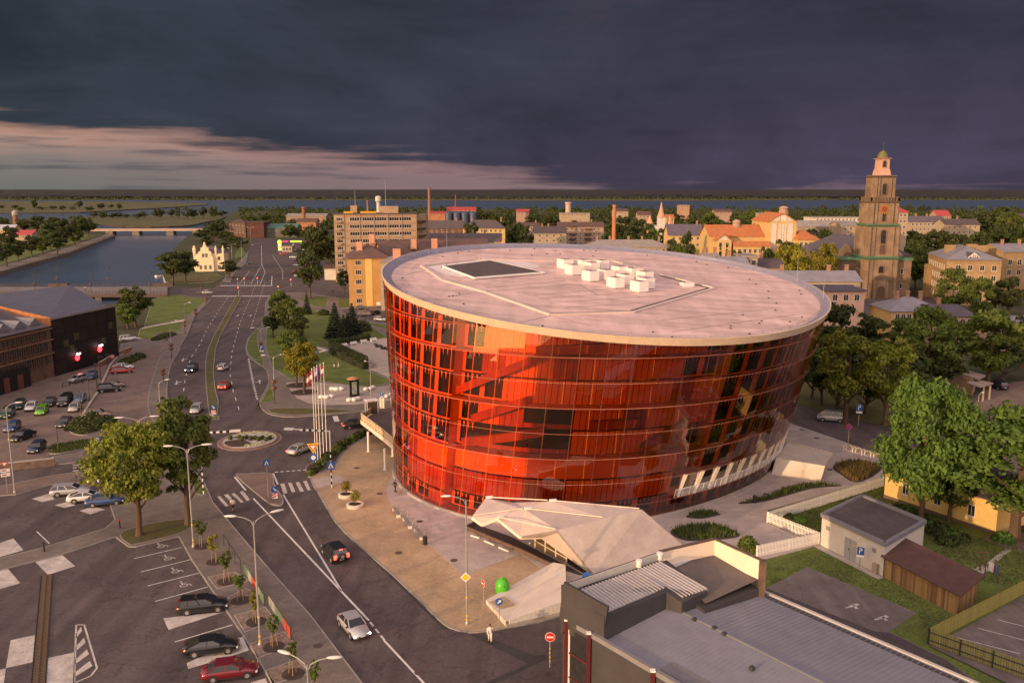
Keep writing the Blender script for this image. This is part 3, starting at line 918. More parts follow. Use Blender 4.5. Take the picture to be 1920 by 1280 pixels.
wallm = A('inner_wall', (0.88, 0.74, 0.58), 0.75, 0.05, 0.15, fine=0.02)
brownm = A('inner_shade', (0.40, 0.22, 0.13), 0.7, 0.3, 0.4)  # brown stands in for foyer shade; also colours the added stairs
darkwin = A('inner_window', (0.020, 0.014, 0.014), 0.15, 0.3, 0.6, spec=0.5, fine=0)
frontal = lambda t: not (math.radians(25) < t < math.radians(155))
OPEN0, OPEN1 = R(-73), R(2)
gap_open = lambda tm, k: k == 1 and OPEN0 < tm < OPEN1
gal = lambda t: 2.1 if -2.26 < t < -1.15 else .85
# glass skin: one sheet per bay and storey
back = MB()
for i in range(NCOL):
 t0, t1 = TH[i] + 0.0009, TH[i + 1] - 0.0009
 tm = (t0 + t1) / 2
 top0, top1 = rim(t0).z - 0.95, rim(t1).z - 0.95
 for k in range(len(ROWS) - 1):
  z0, z1 = ROWS[k] + 0.015, ROWS[k + 1] - 0.015
  if z0 > min(top0, top1) - 0.25 or gap_open(tm, k):
   continue
  a1, b1 = min(z1, top0), min(z1, top1)
  q = [shell(t0, z0), shell(t1, z0), shell(t1, b1), shell(t0, a1)]
  if frontal(tm):
   mb = MB()
   mb.quad(*q)
   mb.build('glass_panel', glass_amber, hall, HO)
  else:
   back.quad(*q)
o = back.build('rear_glass', glass_amber, hall, HO)
o['kind'] = 'stuff'
for i in range(NCOL):                                   # mullions and storey rings
 t = TH[i]
 zt = rim(t).z - 0.9
 zs = [0.3 + (zt - 0.3) * j / 8 for j in range(9)]
 MB().tube([shell(t, z, 0.22) for z in zs], 0.065, 5).build('mullion', steel, hall, HO)
for k, z in enumerate(ROWS[:-1]):
 mb = MB()
 cur = []
 for j in range(241):
  t = -math.pi + TAU * j / 240
  if z < rim(t).z - 1.2:
   cur.append(shell(t, z, -0.10))
  elif len(cur) > 1:
   mb.tube(cur, 0.024, 4)
   cur = []
 if len(cur) > 1:
  mb.tube(cur, 0.024, 4)
 mb.build('storey_ring', ringm, hall, HO)
 if k in (3, 5, 7):                   # gallery floor behind the skin
  mb = MB()
  zz = z - 0.05
  ts = [-math.pi + TAU * j / 120 for j in range(121)]
  for a, b in zip(ts, ts[1:]):
   if zz > min(rim(a).z, rim(b).z) - 1.3:
    continue
   p = [shell(a, zz, 0.3), shell(b, zz, 0.3), shell(b, zz, gal(b)), shell(a, zz, gal(a))]
   mb.add([v for v in p] + [v + Vector((0, 0, -.14)) for v in p], [(0, 1, 2, 3), (7, 6, 5, 4), (0, 4, 5, 1)])
  mb.build('gallery_floor', steel, hall, HO)
# inner wall: boards with open joints, piers, dark windows, foyer shade painted into some bays
rnd = random.Random(21)
rearwall = MB()
def cell_kind(tm, k):
 d = math.degrees(tm)
 if k == 0:
  return 'window' if rnd.random() < 0.8 else 'shade'
 if d < -150 or d > -65:
  return 'window' if rnd.random() < 0.94 else 'boards'
 if k == 2 and -146 < d < -84:
  return 'plain'
 if d < -128:
  return 'window' if k > 2 else 'shade'
 if k == 1:
  return 'shade' if d < -100 else 'boards'
 if k in (3, 4) and d < -104:
  return 'dark' if k == 3 else rnd.choice(['shade', 'boards', 'dark'])
 if k in (5, 6) and d < -112:
  return rnd.choice(['boards', 'shade', 'window'])
 if d > -80:
  return rnd.choice(['boards', 'shade', 'window', 'boards'])
 return 'boards' if rnd.random() < 0.93 else 'shade'
IN = 0.85
for i in range(NCOL):
 t0, t1 = TH[i], TH[i + 1]
 tm = (t0 + t1) / 2
 for k in range(len(ROWS) - 1):
  z0, z1 = (0.3 if k == 0 else ROWS[k] + 0.0), ROWS[k + 1] - 0.2
  zt = min(rim(t0).z, rim(t1).z) - 1.0
  if z0 > zt - 0.4:
   continue
  z1 = min(z1, zt)
  if gap_open(tm, k):
   continue
  D_ = gal(tm)
  P = lambda u, v, ins=None: shell(t0 + (t1 - t0) * u, z0 + (z1 - z0) * v, D_ if ins is None else ins)
  if not frontal(tm):
   rearwall.quad(P(0, 0), P(1, 0), P(1, 1), P(0, 1))
   continue
  kind = cell_kind(tm, k)
  mb = MB()
  mb.quad(P(0, 0, D_ + .35), P(1, 0, D_ + .35), P(1, 1, D_ + .35), P(0, 1, D_ + .35), 1)
  if kind in ('boards', 'shade', 'plain'):
   nb = 4 if kind != 'plain' else 1
   for b in range(nb):
    u0, u1 = b / nb + (0.010 if nb > 1 else 0), (b + 1) / nb - (0.010 if nb > 1 else 0)
    mb.quad(P(u0, 0), P(u1, 0), P(u1, 1), P(u0, 1), 2 if kind == 'shade' else 0)
  elif kind == 'window':
   pw = 0.27 if tm > -1.9 else 0.22
   mb.quad(P(0, 0), P(pw, 0), P(pw, 1), P(0, 1), 0)
   mb.quad(P(pw, 0), P(1, 0), P(1, .07), P(pw, .07), 0)
   for u in (pw + .12, pw + .35, pw + .56):      # hanging pointed fins above the window
    mb.add([P(u, 1), P(u + .08, 1), P(u + .05, .62 + .08 * rnd.random())], [(2, 1, 0)], 0)
  else:  # open foyer bay: its shaded depth is painted dark
   mb.quad(P(0, 0, D_ + .1), P(1, 0, D_ + .1), P(1, .2, D_ + .1), P(0, .2, D_ + .1), 2)
  w_ = mb.build('wall_bay', [wallm, darkwin, brownm], hall, HO)
rw = rearwall.build('rear_wall', wallm, hall, HO)
for i in range(1, NCOL):
 t = TH[i]
 if gal(t - .05) == gal(t + .05):
  continue
 mb = MB()
 for k in range(8):
  z0, z1 = .3 + 3.2 * k, min(.3 + 3.2 * (k + 1), rim(t).z - 1.05)
  if z1 > z0:
   mb.quad(shell(t, z0, .8), shell(t, z0, 2.5), shell(t, z1, 2.5), shell(t, z1, .8))
 mb.build('return_wall', wallm, hall, HO)
# dark stair flights and landing added behind the skin to make shadow wedges
for (da, za, db, zb_) in ((-131, 14.8, -119, 17.9), (-119, 17.9, -109, 20.4), (-126, 11.6, -113, 14.5), (-112, 20.6, -97, 21.2), (-128, 8.5, -108, 10.9), (-84, 8.6, -72, 11.3), (-98, 11.7, -86, 11.9)):
 mb = MB()
 N_ = 10
 for j in range(N_):
  a, b = R(da + (db - da) * j / N_), R(da + (db - da) * (j + 1) / N_)
  z0, z1 = za + (zb_ - za) * j / N_, za + (zb_ - za) * (j + 1) / N_
  lo = [shell(a, z0, .9), shell(b, z1, .9), shell(b, z1, 1.9), shell(a, z0, 1.9)]
  hi = [v + Vector((0, 0, 1.05)) for v in lo]
  mb.add(lo + hi, [(0, 1, 5, 4), (0, 3, 2, 1), (4, 5, 6, 7)])
 mb.build('added_stair', brownm, hall, HO)
# open balcony low on the skin: floor, leaning columns, railing, windows behind
mb, mb2 = MB(), MB()
ts = [OPEN0 + (OPEN1 - OPEN0) * j / 30 for j in range(31)]
for a, b in zip(ts, ts[1:]):
 mb.quad(shell(a, 2.27, 0.0), shell(b, 2.27, 0.0), shell(b, 2.27, 3.4), shell(a, 2.27, 3.4))
 mb2.quad(shell(a, 5.2, 0.1), shell(b, 5.2, 0.1), shell(b, 5.2, 3.4), shell(a, 5.2, 3.4))
mb.build('balcony_floor', cream, hall, HO)
mb2.build('balcony_ceiling', cream, hall, HO)
for j in range(0, 30):
 a, b = ts[j], ts[j + 1]
 p = [shell(a, 2.3, 3.3), shell(b, 2.3, 3.3), shell(b, 5.15, 3.3), shell(a, 5.15, 3.3)]
 MB().quad(*p).build('balcony_window', darkwin if j % 5 else cream, hall, HO)
colsT = [t for t in TH if OPEN0 - .02 < t < OPEN1 + .02]
for t in colsT:
 a, b = shell(t, 2.27, 0.15), shell(t + 0.02, 5.3, 0.05)
 MB().bar(a, b, 0.55, 0.22, up=(-math.cos(t), -math.sin(t), 0)).build('balcony_column', cream, hall, HO)
mb = MB()
for dz in (0.35, 0.6, 0.85, 1.1):
 mb.tube([shell(t, 2.27 + dz, -0.02) for t in ts], 0.03 if dz < 1 else 0.05, 4)
for j in range(0, 31):
 mb.bar(shell(ts[j], 2.27, -.02), shell(ts[j], 3.37, -.02), .06, .06)
mb.build('balcony_railing', whitepaint, hall, HO)
# plinth
mb = MB()
ts = [-math.pi + TAU * j / 120 for j in range(121)]
for a, b in zip(ts, ts[1:]):
 mb.quad(shell(a, 0.1, -.35), shell(b, 0.1, -.35), shell(b, 0.36, -.3), shell(a, 0.36, -.3))
 mb.quad(shell(a, 0.36, -.3), shell(b, 0.36, -.3), shell(b, 0.36, 1.5), shell(a, 0.36, 1.5))
mb.build('plinth', concrete, hall, HO)
# roof: fascia, sloping cap, membrane
mb, cap, pan = MB(), MB(), MB()
N = 180
ts = [-math.pi + TAU * j / N for j in range(N)]
for j in range(N):
 a, b = ts[j], ts[(j + 1) % N]
 mb.quad(rim(a, 0.12, -0.98), rim(b, 0.12, -0.98), rim(b, -0.22, -0.02), rim(a, -0.22, -0.02))
 mb.quad(rim(a, 0.9, -1.0), rim(b, 0.9, -1.0), rim(b, 0.12, -0.98), rim(a, 0.12, -0.98))
 mb.quad(rim(a, -0.22, -0.02), rim(b, -0.22, -0.02), rim(b, -0.05, 0.0), rim(a, -0.05, 0.0))
 cap.quad(rim(a, -0.05, 0.0), rim(b, -0.05, 0.0), rim(b, 1.25, -0.62), rim(a, 1.25, -0.62))
mb.build('roof_fascia', fascia_m, hall, HO, smooth=True)
cap.build('roof_cap', parapetcap, hall, HO)
pan.add([rim(t, 1.2, -0.62) for t in ts], [tuple(range(N))])
pan.build('roof_deck', roofmemb, hall, HO)
mb = MB()
for j in range(0, N, 2):
 a = rim(ts[j], 1.05, -0.55)
 mb.bar(a, a + Vector((0, 0, .55)), .05, .05)
for dz in (.3, .55):
 mb.tube([rim(t, 1.05, -0.55 + dz) for t in ts + ts[:1]], .022, 4)
mb.build('roof_railing', greymetal, hall, HO)
roofz = lambda x, y: PA + PB * x + PC * y - 0.62
up_n = Vector((-PB, -PC, 1)).normalized()
RD = -0.62
ring_px = [(790, 499), (890, 487.5), (990, 489), (1150, 490), (1245, 517), (1340, 541), (1188, 586), (1032, 591), (905, 547), (832, 527)]
rp = [onroof(x, y, RD) for x, y in ring_px]
for i in range(len(rp)):
 a, b = rp[i], rp[(i + 1) % len(rp)]
 MB().bar(a + up_n * .1, b + up_n * .1, .42, .2, up=up_n).build('roof_kerb', A('pale_roof_trim', (0.58, 0.47, 0.42), 0.7, 0.1, 0.6), hall, HO)
cen = sum(rp, Vector()) / len(rp)
for i in (4, 5, 6, 7, 8):
 a, b = rp[i].lerp(cen, .035), rp[(i + 1) % len(rp)].lerp(cen, .035)
 MB().bar(a + up_n * .03, b + up_n * .03, .45 if i < 7 else .2, .05, up=up_n).build('roof_shadow_strip', asphalt_patch, hall, HO)  # dark strip painted in for the shadow along the kerb
seam = A('roof_seam', (0.27, 0.20, 0.19), 0.85, 0.2, 1)
for (a, b) in [((905, 547), (1085, 533)), ((1000, 553), (1215, 537)), ((1010, 560), (1240, 545)), ((1030, 568), (1260, 553)), ((1060, 577), (1200, 568)), ((910, 540), (1060, 526)), ((1085, 533), (1120, 553)), ((985, 551), (1030, 562)),
   ((1160, 549), (1200, 556)), ((835, 557), (885, 550)), ((960, 608), (1032, 592)), ((1150, 489), (1280, 482)), ((1110, 611), (1032, 592)), ((1240, 600), (1440, 580)), ((1260, 622), (1490, 590)), ((760, 515), (800, 506)), ((1060, 470), (1090, 482))]:
 p, q = onroof(*a, RD), onroof(*b, RD)
 MB().bar(p + up_n * .012, q + up_n * .012, .12, .024, up=up_n).build('roof_seam', seam, hall, HO)
mb = MB()
for i in range(46):
 t, f = rnd.uniform(-3.1, 3.1), rnd.uniform(2.2, 9)
 p = rim(t, f, RD)
 mb.box((p.x, p.y, p.z + .08), (.2, .2, .12), 0.4)
o = mb.build('roof_outlets', asphalt_patch, hall, HO)
o['kind'] = 'stuff'
q = [onroof(x, y, RD) + up_n * .02 for x, y in ((800, 500.5), (890, 489), (985, 490.5), (1012, 499), (985, 512), (862, 520), (832, 513))]
MB().add(q, [tuple(range(len(q)))[::-1]]).build('roof_patch', A('white_membrane', (0.66, 0.58, 0.58), 0.7, 0.12, 0.4), hall, HO)
# solar field
sa, sb, sc_, sd = [onroof(x, y, RD) + up_n * .35 for x, y in ((830, 502.5), (919, 491.5), (1020, 514), (889, 524.5))]
fld = MB()
lerp2 = lambda u, v: sa.lerp(sb, u).lerp(sd.lerp(sc_, u), v)
for a, b in ((sa, sb), (sb, sc_), (sc_, sd), (sd, sa)):
 fld.bar(a - up_n * .1, b - up_n * .1, .3, .25, up=up_n)
fr = fld.build('solar_frame', whitepaint, hall, HO)
for i in range(5):
 for j in range(6):
  e = .012
  q = [lerp2((i + e) / 5, (j + e) / 6), lerp2((i + 1 - e) / 5, (j + e) / 6), lerp2((i + 1 - e) / 5, (j + 1 - e) / 6), lerp2((i + e) / 5, (j + 1 - e) / 6)]
  mb = MB().add(q + [v - up_n * .08 for v in q], [(3, 2, 1, 0), (0, 1, 5, 4), (1, 2, 6, 5), (2, 3, 7, 6), (3, 0, 4, 7)])
  mb.build('solar_module', solar, fr, HO)
# ventilation boxes on the roof
acm = A('vent_white', (0.80, 0.70, 0.66), 0.5, 0.05, 1, fine=0.02)
ac_spots = [((1152.5, 542), 'front box of the pair at the near edge of the white roof vents'), ((1197.5, 549.5), 'white roof vent nearest the camera at the near right end of the cluster'),
   ((1105, 529), 'white roof vent standing alone at the near left of the cluster'), ((1134, 527), 'white roof vent in the middle of the cluster behind the front pair'),
   ((1072, 517), 'white roof vent in front of the leftmost one'), ((1107, 512.5), 'white roof vent second in the far row, nearer the camera'),
   ((1057, 506), 'leftmost of the white roof vents'), ((1090, 507), 'white roof vent in the far row beside the leftmost pair'), ((1125, 507.5), 'white roof vent at the right end of the far row'),
   ((1160, 520), 'white roof vent behind the middle of the cluster'), ((1183, 523), 'white roof vent behind the front pair, toward the far side'), ((1171, 536), 'white roof vent tucked behind the front box'),
   ((1210, 543), 'white roof vent directly behind the nearest one'), ((1208, 530), 'rear of the three white roof vents at the right end of the cluster')]
av, bv = Vector((.87, .49, 0)), Vector((-.42, .91, 0))
for (px, py), lb in ac_spots:
 p = onroof(px, py, RD)
 c0 = p + av * .85 + bv * 1.1
 c0.z = roofz(c0.x, c0.y)
 t = thing('roof_vent', lb, 'roof vent', c0, math.atan2(av.y, av.x), 'white ventilation boxes on the hall roof')
 MB().box((0, 0, .74), (1.7, 2.2, 1.5)).build('casing', acm, t)
 MB().box((0, 0, 1.51), (1.25, 1.6, .05)).build('grille', A('vent_grille', (.22, .18, .18), .7, .2, 3), t)
 MB().box((0, 0, -.05), (1.5, 2.0, .16)).build('base_frame', greymetal, t)
p = onroof(1288, 537, RD)
t = thing('roof_hatch', 'low white box hatch near the corner of the roof kerb', 'roof hatch', p, .4)
MB().box((0, 0, .28), (2.0, 1.0, .6)).build('casing', acm, t)
MB().box((0, 0, .60), (2.1, 1.1, .05)).build('lid', acm, t)
for (px, py, h, lb) in ((838, 470, 3.2, 'thin lightning rod on the far left edge of the hall roof'), (1494, 533, 4.2, 'thin lightning rod on the right part of the hall roof edge'),
      (1103, 470, 1.0, 'short lightning rod on the far edge of the hall roof'), (1543, 566, 3.5, 'thin lightning rod at the right tip of the hall roof')):
 p = onroof(px, py, RD)
 t = thing('lightning_rod', lb, 'lightning rod', p)
 MB().tube([(0, 0, -.3), (0, 0, h)], [.05, .02], 5).build('rod', polegrey, t)
 MB().lathe([(.2, 0), (.2, .12), (.06, .2)], (0, 0, -.08), 8).build('foot', concrete, t)
# ------------------------------------------------------------------ folded white entrance pavilion
pv = thing('entrance_pavilion', 'folded white concrete entrance pavilion with a jagged roof before the amber hall', 'pavilion', at(1060, 1040))
PO = pv.location
K = {}
for n_, x, y, z in (('A', 884.6, 968, 4.1), ('B', 911, 933, 5.1), ('C', 904, 982, 3.4), ('D', 932, 970, 4.2), ('E', 975, 1005, 3.1), ('F', 1014, 1004, 3.4), ('G', 1045, 993.5, 4.9), ('H', 1135, 971, 5.2), ('I', 1204, 955, 5.3),
     ('J', 1030, 939, 5.6), ('K', 962, 941.5, 4.7), ('N', 983, 954, 4.9), ('Q', 1110, 945, 5.6)):
 K[n_] = at(x, y, z)
K['L'] = at(1284, 1025, 0.15)
K['M'] = at(1113, 1075, 0.15)
topf = [('A', 'C', 'D'), ('A', 'D', 'N'), ('A', 'N', 'B'), ('B', 'N', 'K'), ('K', 'N', 'J'), ('D', 'E', 'N'), ('E', 'F', 'G'), ('E', 'G', 'N'), ('N', 'G', 'H'), ('N', 'H', 'J'), ('J', 'H', 'Q'), ('Q', 'H', 'I')]
foldm = A('folded_roof', (0.46, 0.375, 0.345), 0.7, 0.12, 0.6, fine=0.05)
slopem = A('slope_concrete', (0.50, 0.42, 0.375), 0.8, 0.12, 0.35, 0.08, fine=0.06, streak=(0.9, 0.07, 0.8))
def plate(tri, th, m, name, par):
 q = [K[k] for k in tri]
 n = (q[1] - q[0]).cross(q[2] - q[0]).normalized()
 if n.z < 0:
  q = q[::-1]
  n = -n
 mb = MB()
 k = len(q)
 lo = [v - Vector((0, 0, th)) for v in q]
 mb.add(q + lo, [tuple(range(k)), tuple(range(k, 2 * k))[::-1]] + [(i, i + k, (i + 1) % k + k, (i + 1) % k) for i in range(k)])
 return mb.build(name, m, par, PO)
for tr in topf:
 plate(tr, 0.28, foldm, 'roof_facet', pv)
plate(('G', 'M', 'L', 'I', 'H'), 0.3, slopem, 'sloping_wall', pv)
plate(('F', 'M', 'G'), 0.3, slopem, 'sloping_wall', pv)
for a, b in (('B', 'J'), ('J', 'I'), ('A', 'N'), ('N', 'H'), ('D', 'G')):
 e1 = K[a].lerp(K[b], .03) + Vector((0, 0, .12))
 e2 = K[a].lerp(K[b], .97) + Vector((0, 0, .12))
 MB().bar(e1, e2, .13, .08).build('roof_rib', cream, pv, PO)
for nm in ('B', 'J', 'N', 'D'):
 p = K[nm] + Vector((0, 0, .1))
 MB().box((p.x + .4, p.y, p.z), (.8, .4, .18), .2).build('rib_joint', whitepaint, pv, PO)
for a, b in (('A', 'C'), ('C', 'D'), ('D', 'E'), ('E', 'F')):
 MB().bar(K[a] - Vector((0, 0, .14)), K[b] - Vector((0, 0, .14)), .12, .32).build('edge_beam', cream, pv, PO)
# glazed front under the roof: posts, rails, panes
pA, pB = at(1003, 1027, .1), at(1062, 1056, .1)
for j in range(4):
 f = j / 3
 p = pA.lerp(pB, f)
 MB().bar(p, p + Vector((0, 0, 3.2 - 2.0 * f)), .14, .14).build('post', cream, pv, PO)
 if j < 3:
  q = pA.lerp(pB, (j + 1) / 3)
  MB().bar(p + Vector((0, 0, .9 - .3 * f)), q + Vector((0, 0, .8 - .3 * f)), .08, .08).build('rail', cream, pv, PO)
  MB().add([p + Vector((0, .05, .2)), q + Vector((0, .05, .2)), q + Vector((0, .05, 3.0 - 2.0 * (j + 1) / 3)), p + Vector((0, .05, 3.0 - 2.0 * f))], [(0, 1, 2, 3)]).build('pane', A('tan_glass', (.10, .07, .045), .15, .2, 1, fine=0), pv, PO)
MB().bar(at(993, 1018, .1), at(993, 1018, 3.0), .12, .12).build('post', cream, pv, PO)
# sunken ramp beside the entrance: flat sheet painted dark for its shaded recess, brown rim wall
rampp = pts([(873, 994), (893, 984), (960, 1008), (1097, 1080), (1086, 1080), (1032, 1062), (978, 1036)])
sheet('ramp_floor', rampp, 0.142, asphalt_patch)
sheet('shadow_sheet', pts([(1050, 1048), (1097, 1079), (1112, 1077), (1046, 1024)]), 0.144, asphalt_patch)  # dark sheet stands in for shade at the sloping wall's foot
t = thing('ramp_wall', 'low brown wall along the sunken ramp before the white pavilion', 'low wall', at(930, 1025))
rw_ = pts([(893, 984), (873, 994), (925, 1016), (978, 1038), (1036, 1066)])
for a, b in zip(rw_, rw_[1:]):
 MB().bar((a.x, a.y, .3), (b.x, b.y, .3), .18, .6).build('wall_segment', A('corten', (.12, .075, .06), .8, .3, 1), t, t.location)
for a, b, lb in (((886, 1003), (902, 1008), 'nearest the jagged roof tip'), ((911, 1013), (930, 1021), 'in the middle of the three'), ((938, 1025), (957, 1033), 'nearest the glazed entrance front')):
 t = thing('plinth_light', 'slim white bar along the brown ramp wall, ' + lb, 'light bar', at(*a), group='white bars along the ramp wall')
 p, q = at(*a, .13), at(*b, .13)
 off = Vector((-.18, -.25, 0))
 MB().bar(p + off + Vector((0, 0, .1)), q + off + Vector((0, 0, .1)), .16, .12).build('bar', whitepaint, t, t.location)
 MB().bar(p + off + Vector((0, 0, .02)), q + off + Vector((0, 0, .02)), .1, .06).build('foot', darkmetal, t, t.location)
# white wedge ramp with a fluted side wall
wd = thing('wedge_ramp', 'pale concrete wedge ramp with a fluted side wall beside the grey shop', 'ramp', at(960, 1150))
w1, w2, w3, w4, w5 = at(911, 1133), at(948, 1176), at(1062, 1149), at(1060, 1078), at(1037, 1066)
hts = (.55, .75, 1.5, 1.3, 1.2)
poly = [w1.to_2d(), w2.to_2d(), w3.to_2d(), w4.to_2d(), w5.to_2d()]
MB().prism(poly, [.1] * 5, [.5, .65, 1.45, 1.2, .75]).build('deck', palecon, wd, wd.location)
sl = MB().box((0, 0, .5), (.09, .07, 1.0)).mesh('fin', whitepaint)
L_ = (w3 - w2)
tt = L_.normalized()
nn = Vector((tt.y, -tt.x, 0))
for j in range(44):
 f = .06 + .92 * j / 43
 p = w2.lerp(w3, f) + nn * .06
 o = obj('fin', sl, wd, p - wd.location + Vector((0, 0, .28)), math.atan2(tt.y, tt.x))
 o.scale.z = .42 + .8 * f
MB().add([w2 + nn * .02 + Vector((0, 0, .1)), w3 + nn * .02 + Vector((0, 0, .1)), w3 + nn * .02 + Vector((0, 0, 1.42)), w2 + nn * .02 + Vector((0, 0, .63))], [(0, 1, 2, 3)]).build('dark_backing', A('shaded_concrete', (.20, .17, .15), .9, .2, 1), wd, wd.location)  # backing plate coloured dark as the shade between the fins
MB().bar(w2 + nn * .05 + Vector((0, 0, .2)), w3 + nn * .05 + Vector((0, 0, .2)), .3, .3).build('kerb', concrete, wd, wd.location)
MB().add([p + Vector((0, 0, .008)) for p in (at(918, 1128, .56), at(944, 1117, .66), at(960, 1127, .72), at(966, 1133, .72), at(940, 1141, .62))], [(4, 3, 2, 1, 0)]).build('sand_patch', sandpave, wd, wd.location)
# ------------------------------------------------------------------ raised terrace on posts at the hall's side
tr_ = thing('terrace', 'raised entrance terrace with cream railing on white posts beside the amber hall', 'terrace', at(715, 850))
TO = tr_.location
ZD = 3.6
dk = pts([(677, 787), (700, 775), (737, 761), (765, 761), (775, 850), (752, 848), (719, 819)], ZD)
MB().prism(dk, ZD - .15, ZD, bottom=True).build('deck', A('purple_boards', (.125, .085, .085), .75, .2, 1.0, stretch=(.3, 3, 1)), tr_, TO)
fr_ = [dk[1], dk[0], dk[6], dk[5]]
for a, b in zip(fr_, fr_[1:]):
 MB().bar((a.x, a.y, ZD - .3), (b.x, b.y, ZD - .3), .2, .65).build('edge_beam', cream, tr_, TO)
 n = max(2, int((b - a).length / 1.3))
 for j in range(n + 1):
  p = a.lerp(b, j / n)
  MB().bar((p.x, p.y, ZD), (p.x, p.y, ZD + 1.1), .08, .08).build('railing_post', cream, tr_, TO)
  if j < n:
   q = a.lerp(b, (j + 1) / n)
   MB().bar((p.x, p.y, ZD + .55), (q.x, q.y, ZD + .55), .02, .8).build('railing_panel', A('mesh_infill', (.50, .36, .20), .7, .1, 2), tr_, TO)
 MB().bar((a.x, a.y, ZD + 1.12), (b.x, b.y, ZD + 1.12), .1, .08).build('handrail', cream, tr_, TO)
for x, y in ((691, 846), (722, 880), (736.5, 855)):
 p = at(x, y, .12)
 MB().tube([p, (p.x, p.y, ZD - .3)], .17, 8).build('post', whitepaint, tr_, TO)
 MB().lathe([(.3, 0), (.3, .06)], p, 8).build('foot_plate', whitepaint, tr_, TO)
vb = thing('glass_porch', 'small white framed glass porch standing on the raised terrace', 'porch', at(697, 775, ZD), .45)
for sx in (-1, 1):
 for sy in (-1, 1):
  MB().box((sx * .9, sy * .6, 1.15), (.1, .1, 2.3)).build('post', whitepaint, vb)
MB().box((0, 0, 2.33), (2.1, 1.5, .1)).build('roof', whitepaint, vb)
MB().box((0, -.6, 1.1), (1.7, .03, 2.0)).build('pane', A('tan_glass', (.1, .07, .05)), vb)
for x, y in ((714, 765), (719, 765)):
 p = at(x, y, ZD)
 MB().box((p.x, p.y, ZD + .9), (.35, .3, 1.8)).build('column', whitepaint, tr_, TO)
# concrete wedge at the rear side of the hall
an = thing('service_ramp', 'pale concrete wedge with a bright side wall beside the hall balcony', 'ramp', at(1500, 880))
a0, b0 = at(1446, 890, .1), at(1539, 901, .1)
a1, b1 = at(1455, 858, 2.3), at(1547, 873, 2.3)
c1, d1 = at(1560, 851, .25), at(1477, 829, .25)
c0, d0 = Vector((c1.x, c1.y, .1)), Vector((d1.x, d1.y, .1))
mb = MB().add([a0, b0, a1, b1, c1, d1, c0, d0], [(0, 1, 3, 2), (2, 3, 4, 5), (1, 6, 4, 3), (0, 2, 5, 7), (5, 4, 6, 7)])
mb.build('wall', palecon, an, an.location)
MB().bar(d1 + Vector((0, 0, .1)), c1 + Vector((0, 0, .1)), .2, .2).build('kerb', cream, an, an.location)
# ================================================================== OTHER BUILDINGS
_wm = {}
def window_mesh(w, h, mull=1, fm=None, gm=None, sill=True):
 fm, gm = fm or winframe, gm or window
 k = (round(w, 2), round(h, 2), mull, fm.name, gm.name, sill)
 if k not in _wm:
  mb = MB()
  b = min(.10, w * .12)
  mb.quad((-w / 2, -.015, 0), (w / 2, -.015, 0), (w / 2, -.015, h), (-w / 2, -.015, h), 1)
  for x0, x1, z0, z1 in ((-w / 2, w / 2, 0, b), (-w / 2, w / 2, h - b, h), (-w / 2, -w / 2 + b, b, h - b), (w / 2 - b, w / 2, b, h - b)):
   mb.box(((x0 + x1) / 2, -.03, (z0 + z1) / 2), (x1 - x0, .07, z1 - z0))
  for j in range(mull):
   x = -w / 2 + w * (j + 1) / (mull + 1)
   mb.box((x, -.028, h / 2), (b * .8, .06, h - 2 * b))
  if sill:
   mb.box((0, -.06, -.05), (w + .2, .16, .07))
  _wm[k] = mb.mesh('window', [fm, gm])
 return _wm[k]
def facade(root, p0, p1, rows, n, w, h, mull=1, fm=None, gm=None, u0=.06, u1=.94, name='window', skip=()):
 """windows on the wall from p0 to p1 (left to right seen from outside): rows of sill heights, n to a row"""
 p0, p1 = Vector(p0[:2]), Vector(p1[:2])
 d = p1 - p0
 ang = math.atan2(d.y, d.x)
 me = window_mesh(w, h, mull, fm, gm)
 for ri, z in enumerate(rows):
  for j in range(n):
   if (ri, j) in skip:
    continue
   f = u0 + (u1 - u0) * (j + .5) / n
   p = p0 + d * f
   obj(name, me, root, (p.x - root.location.x, p.y - root.location.y, z - root.location.z), ang)
def corners(p0, p1, depth):
 p0, p1 = Vector(p0[:2]), Vector(p1[:2])
 d = (p1 - p0).normalized()
 b = Vector((-d.y, d.x)) * depth
 return p0, p1, p1 + b, p0 + b
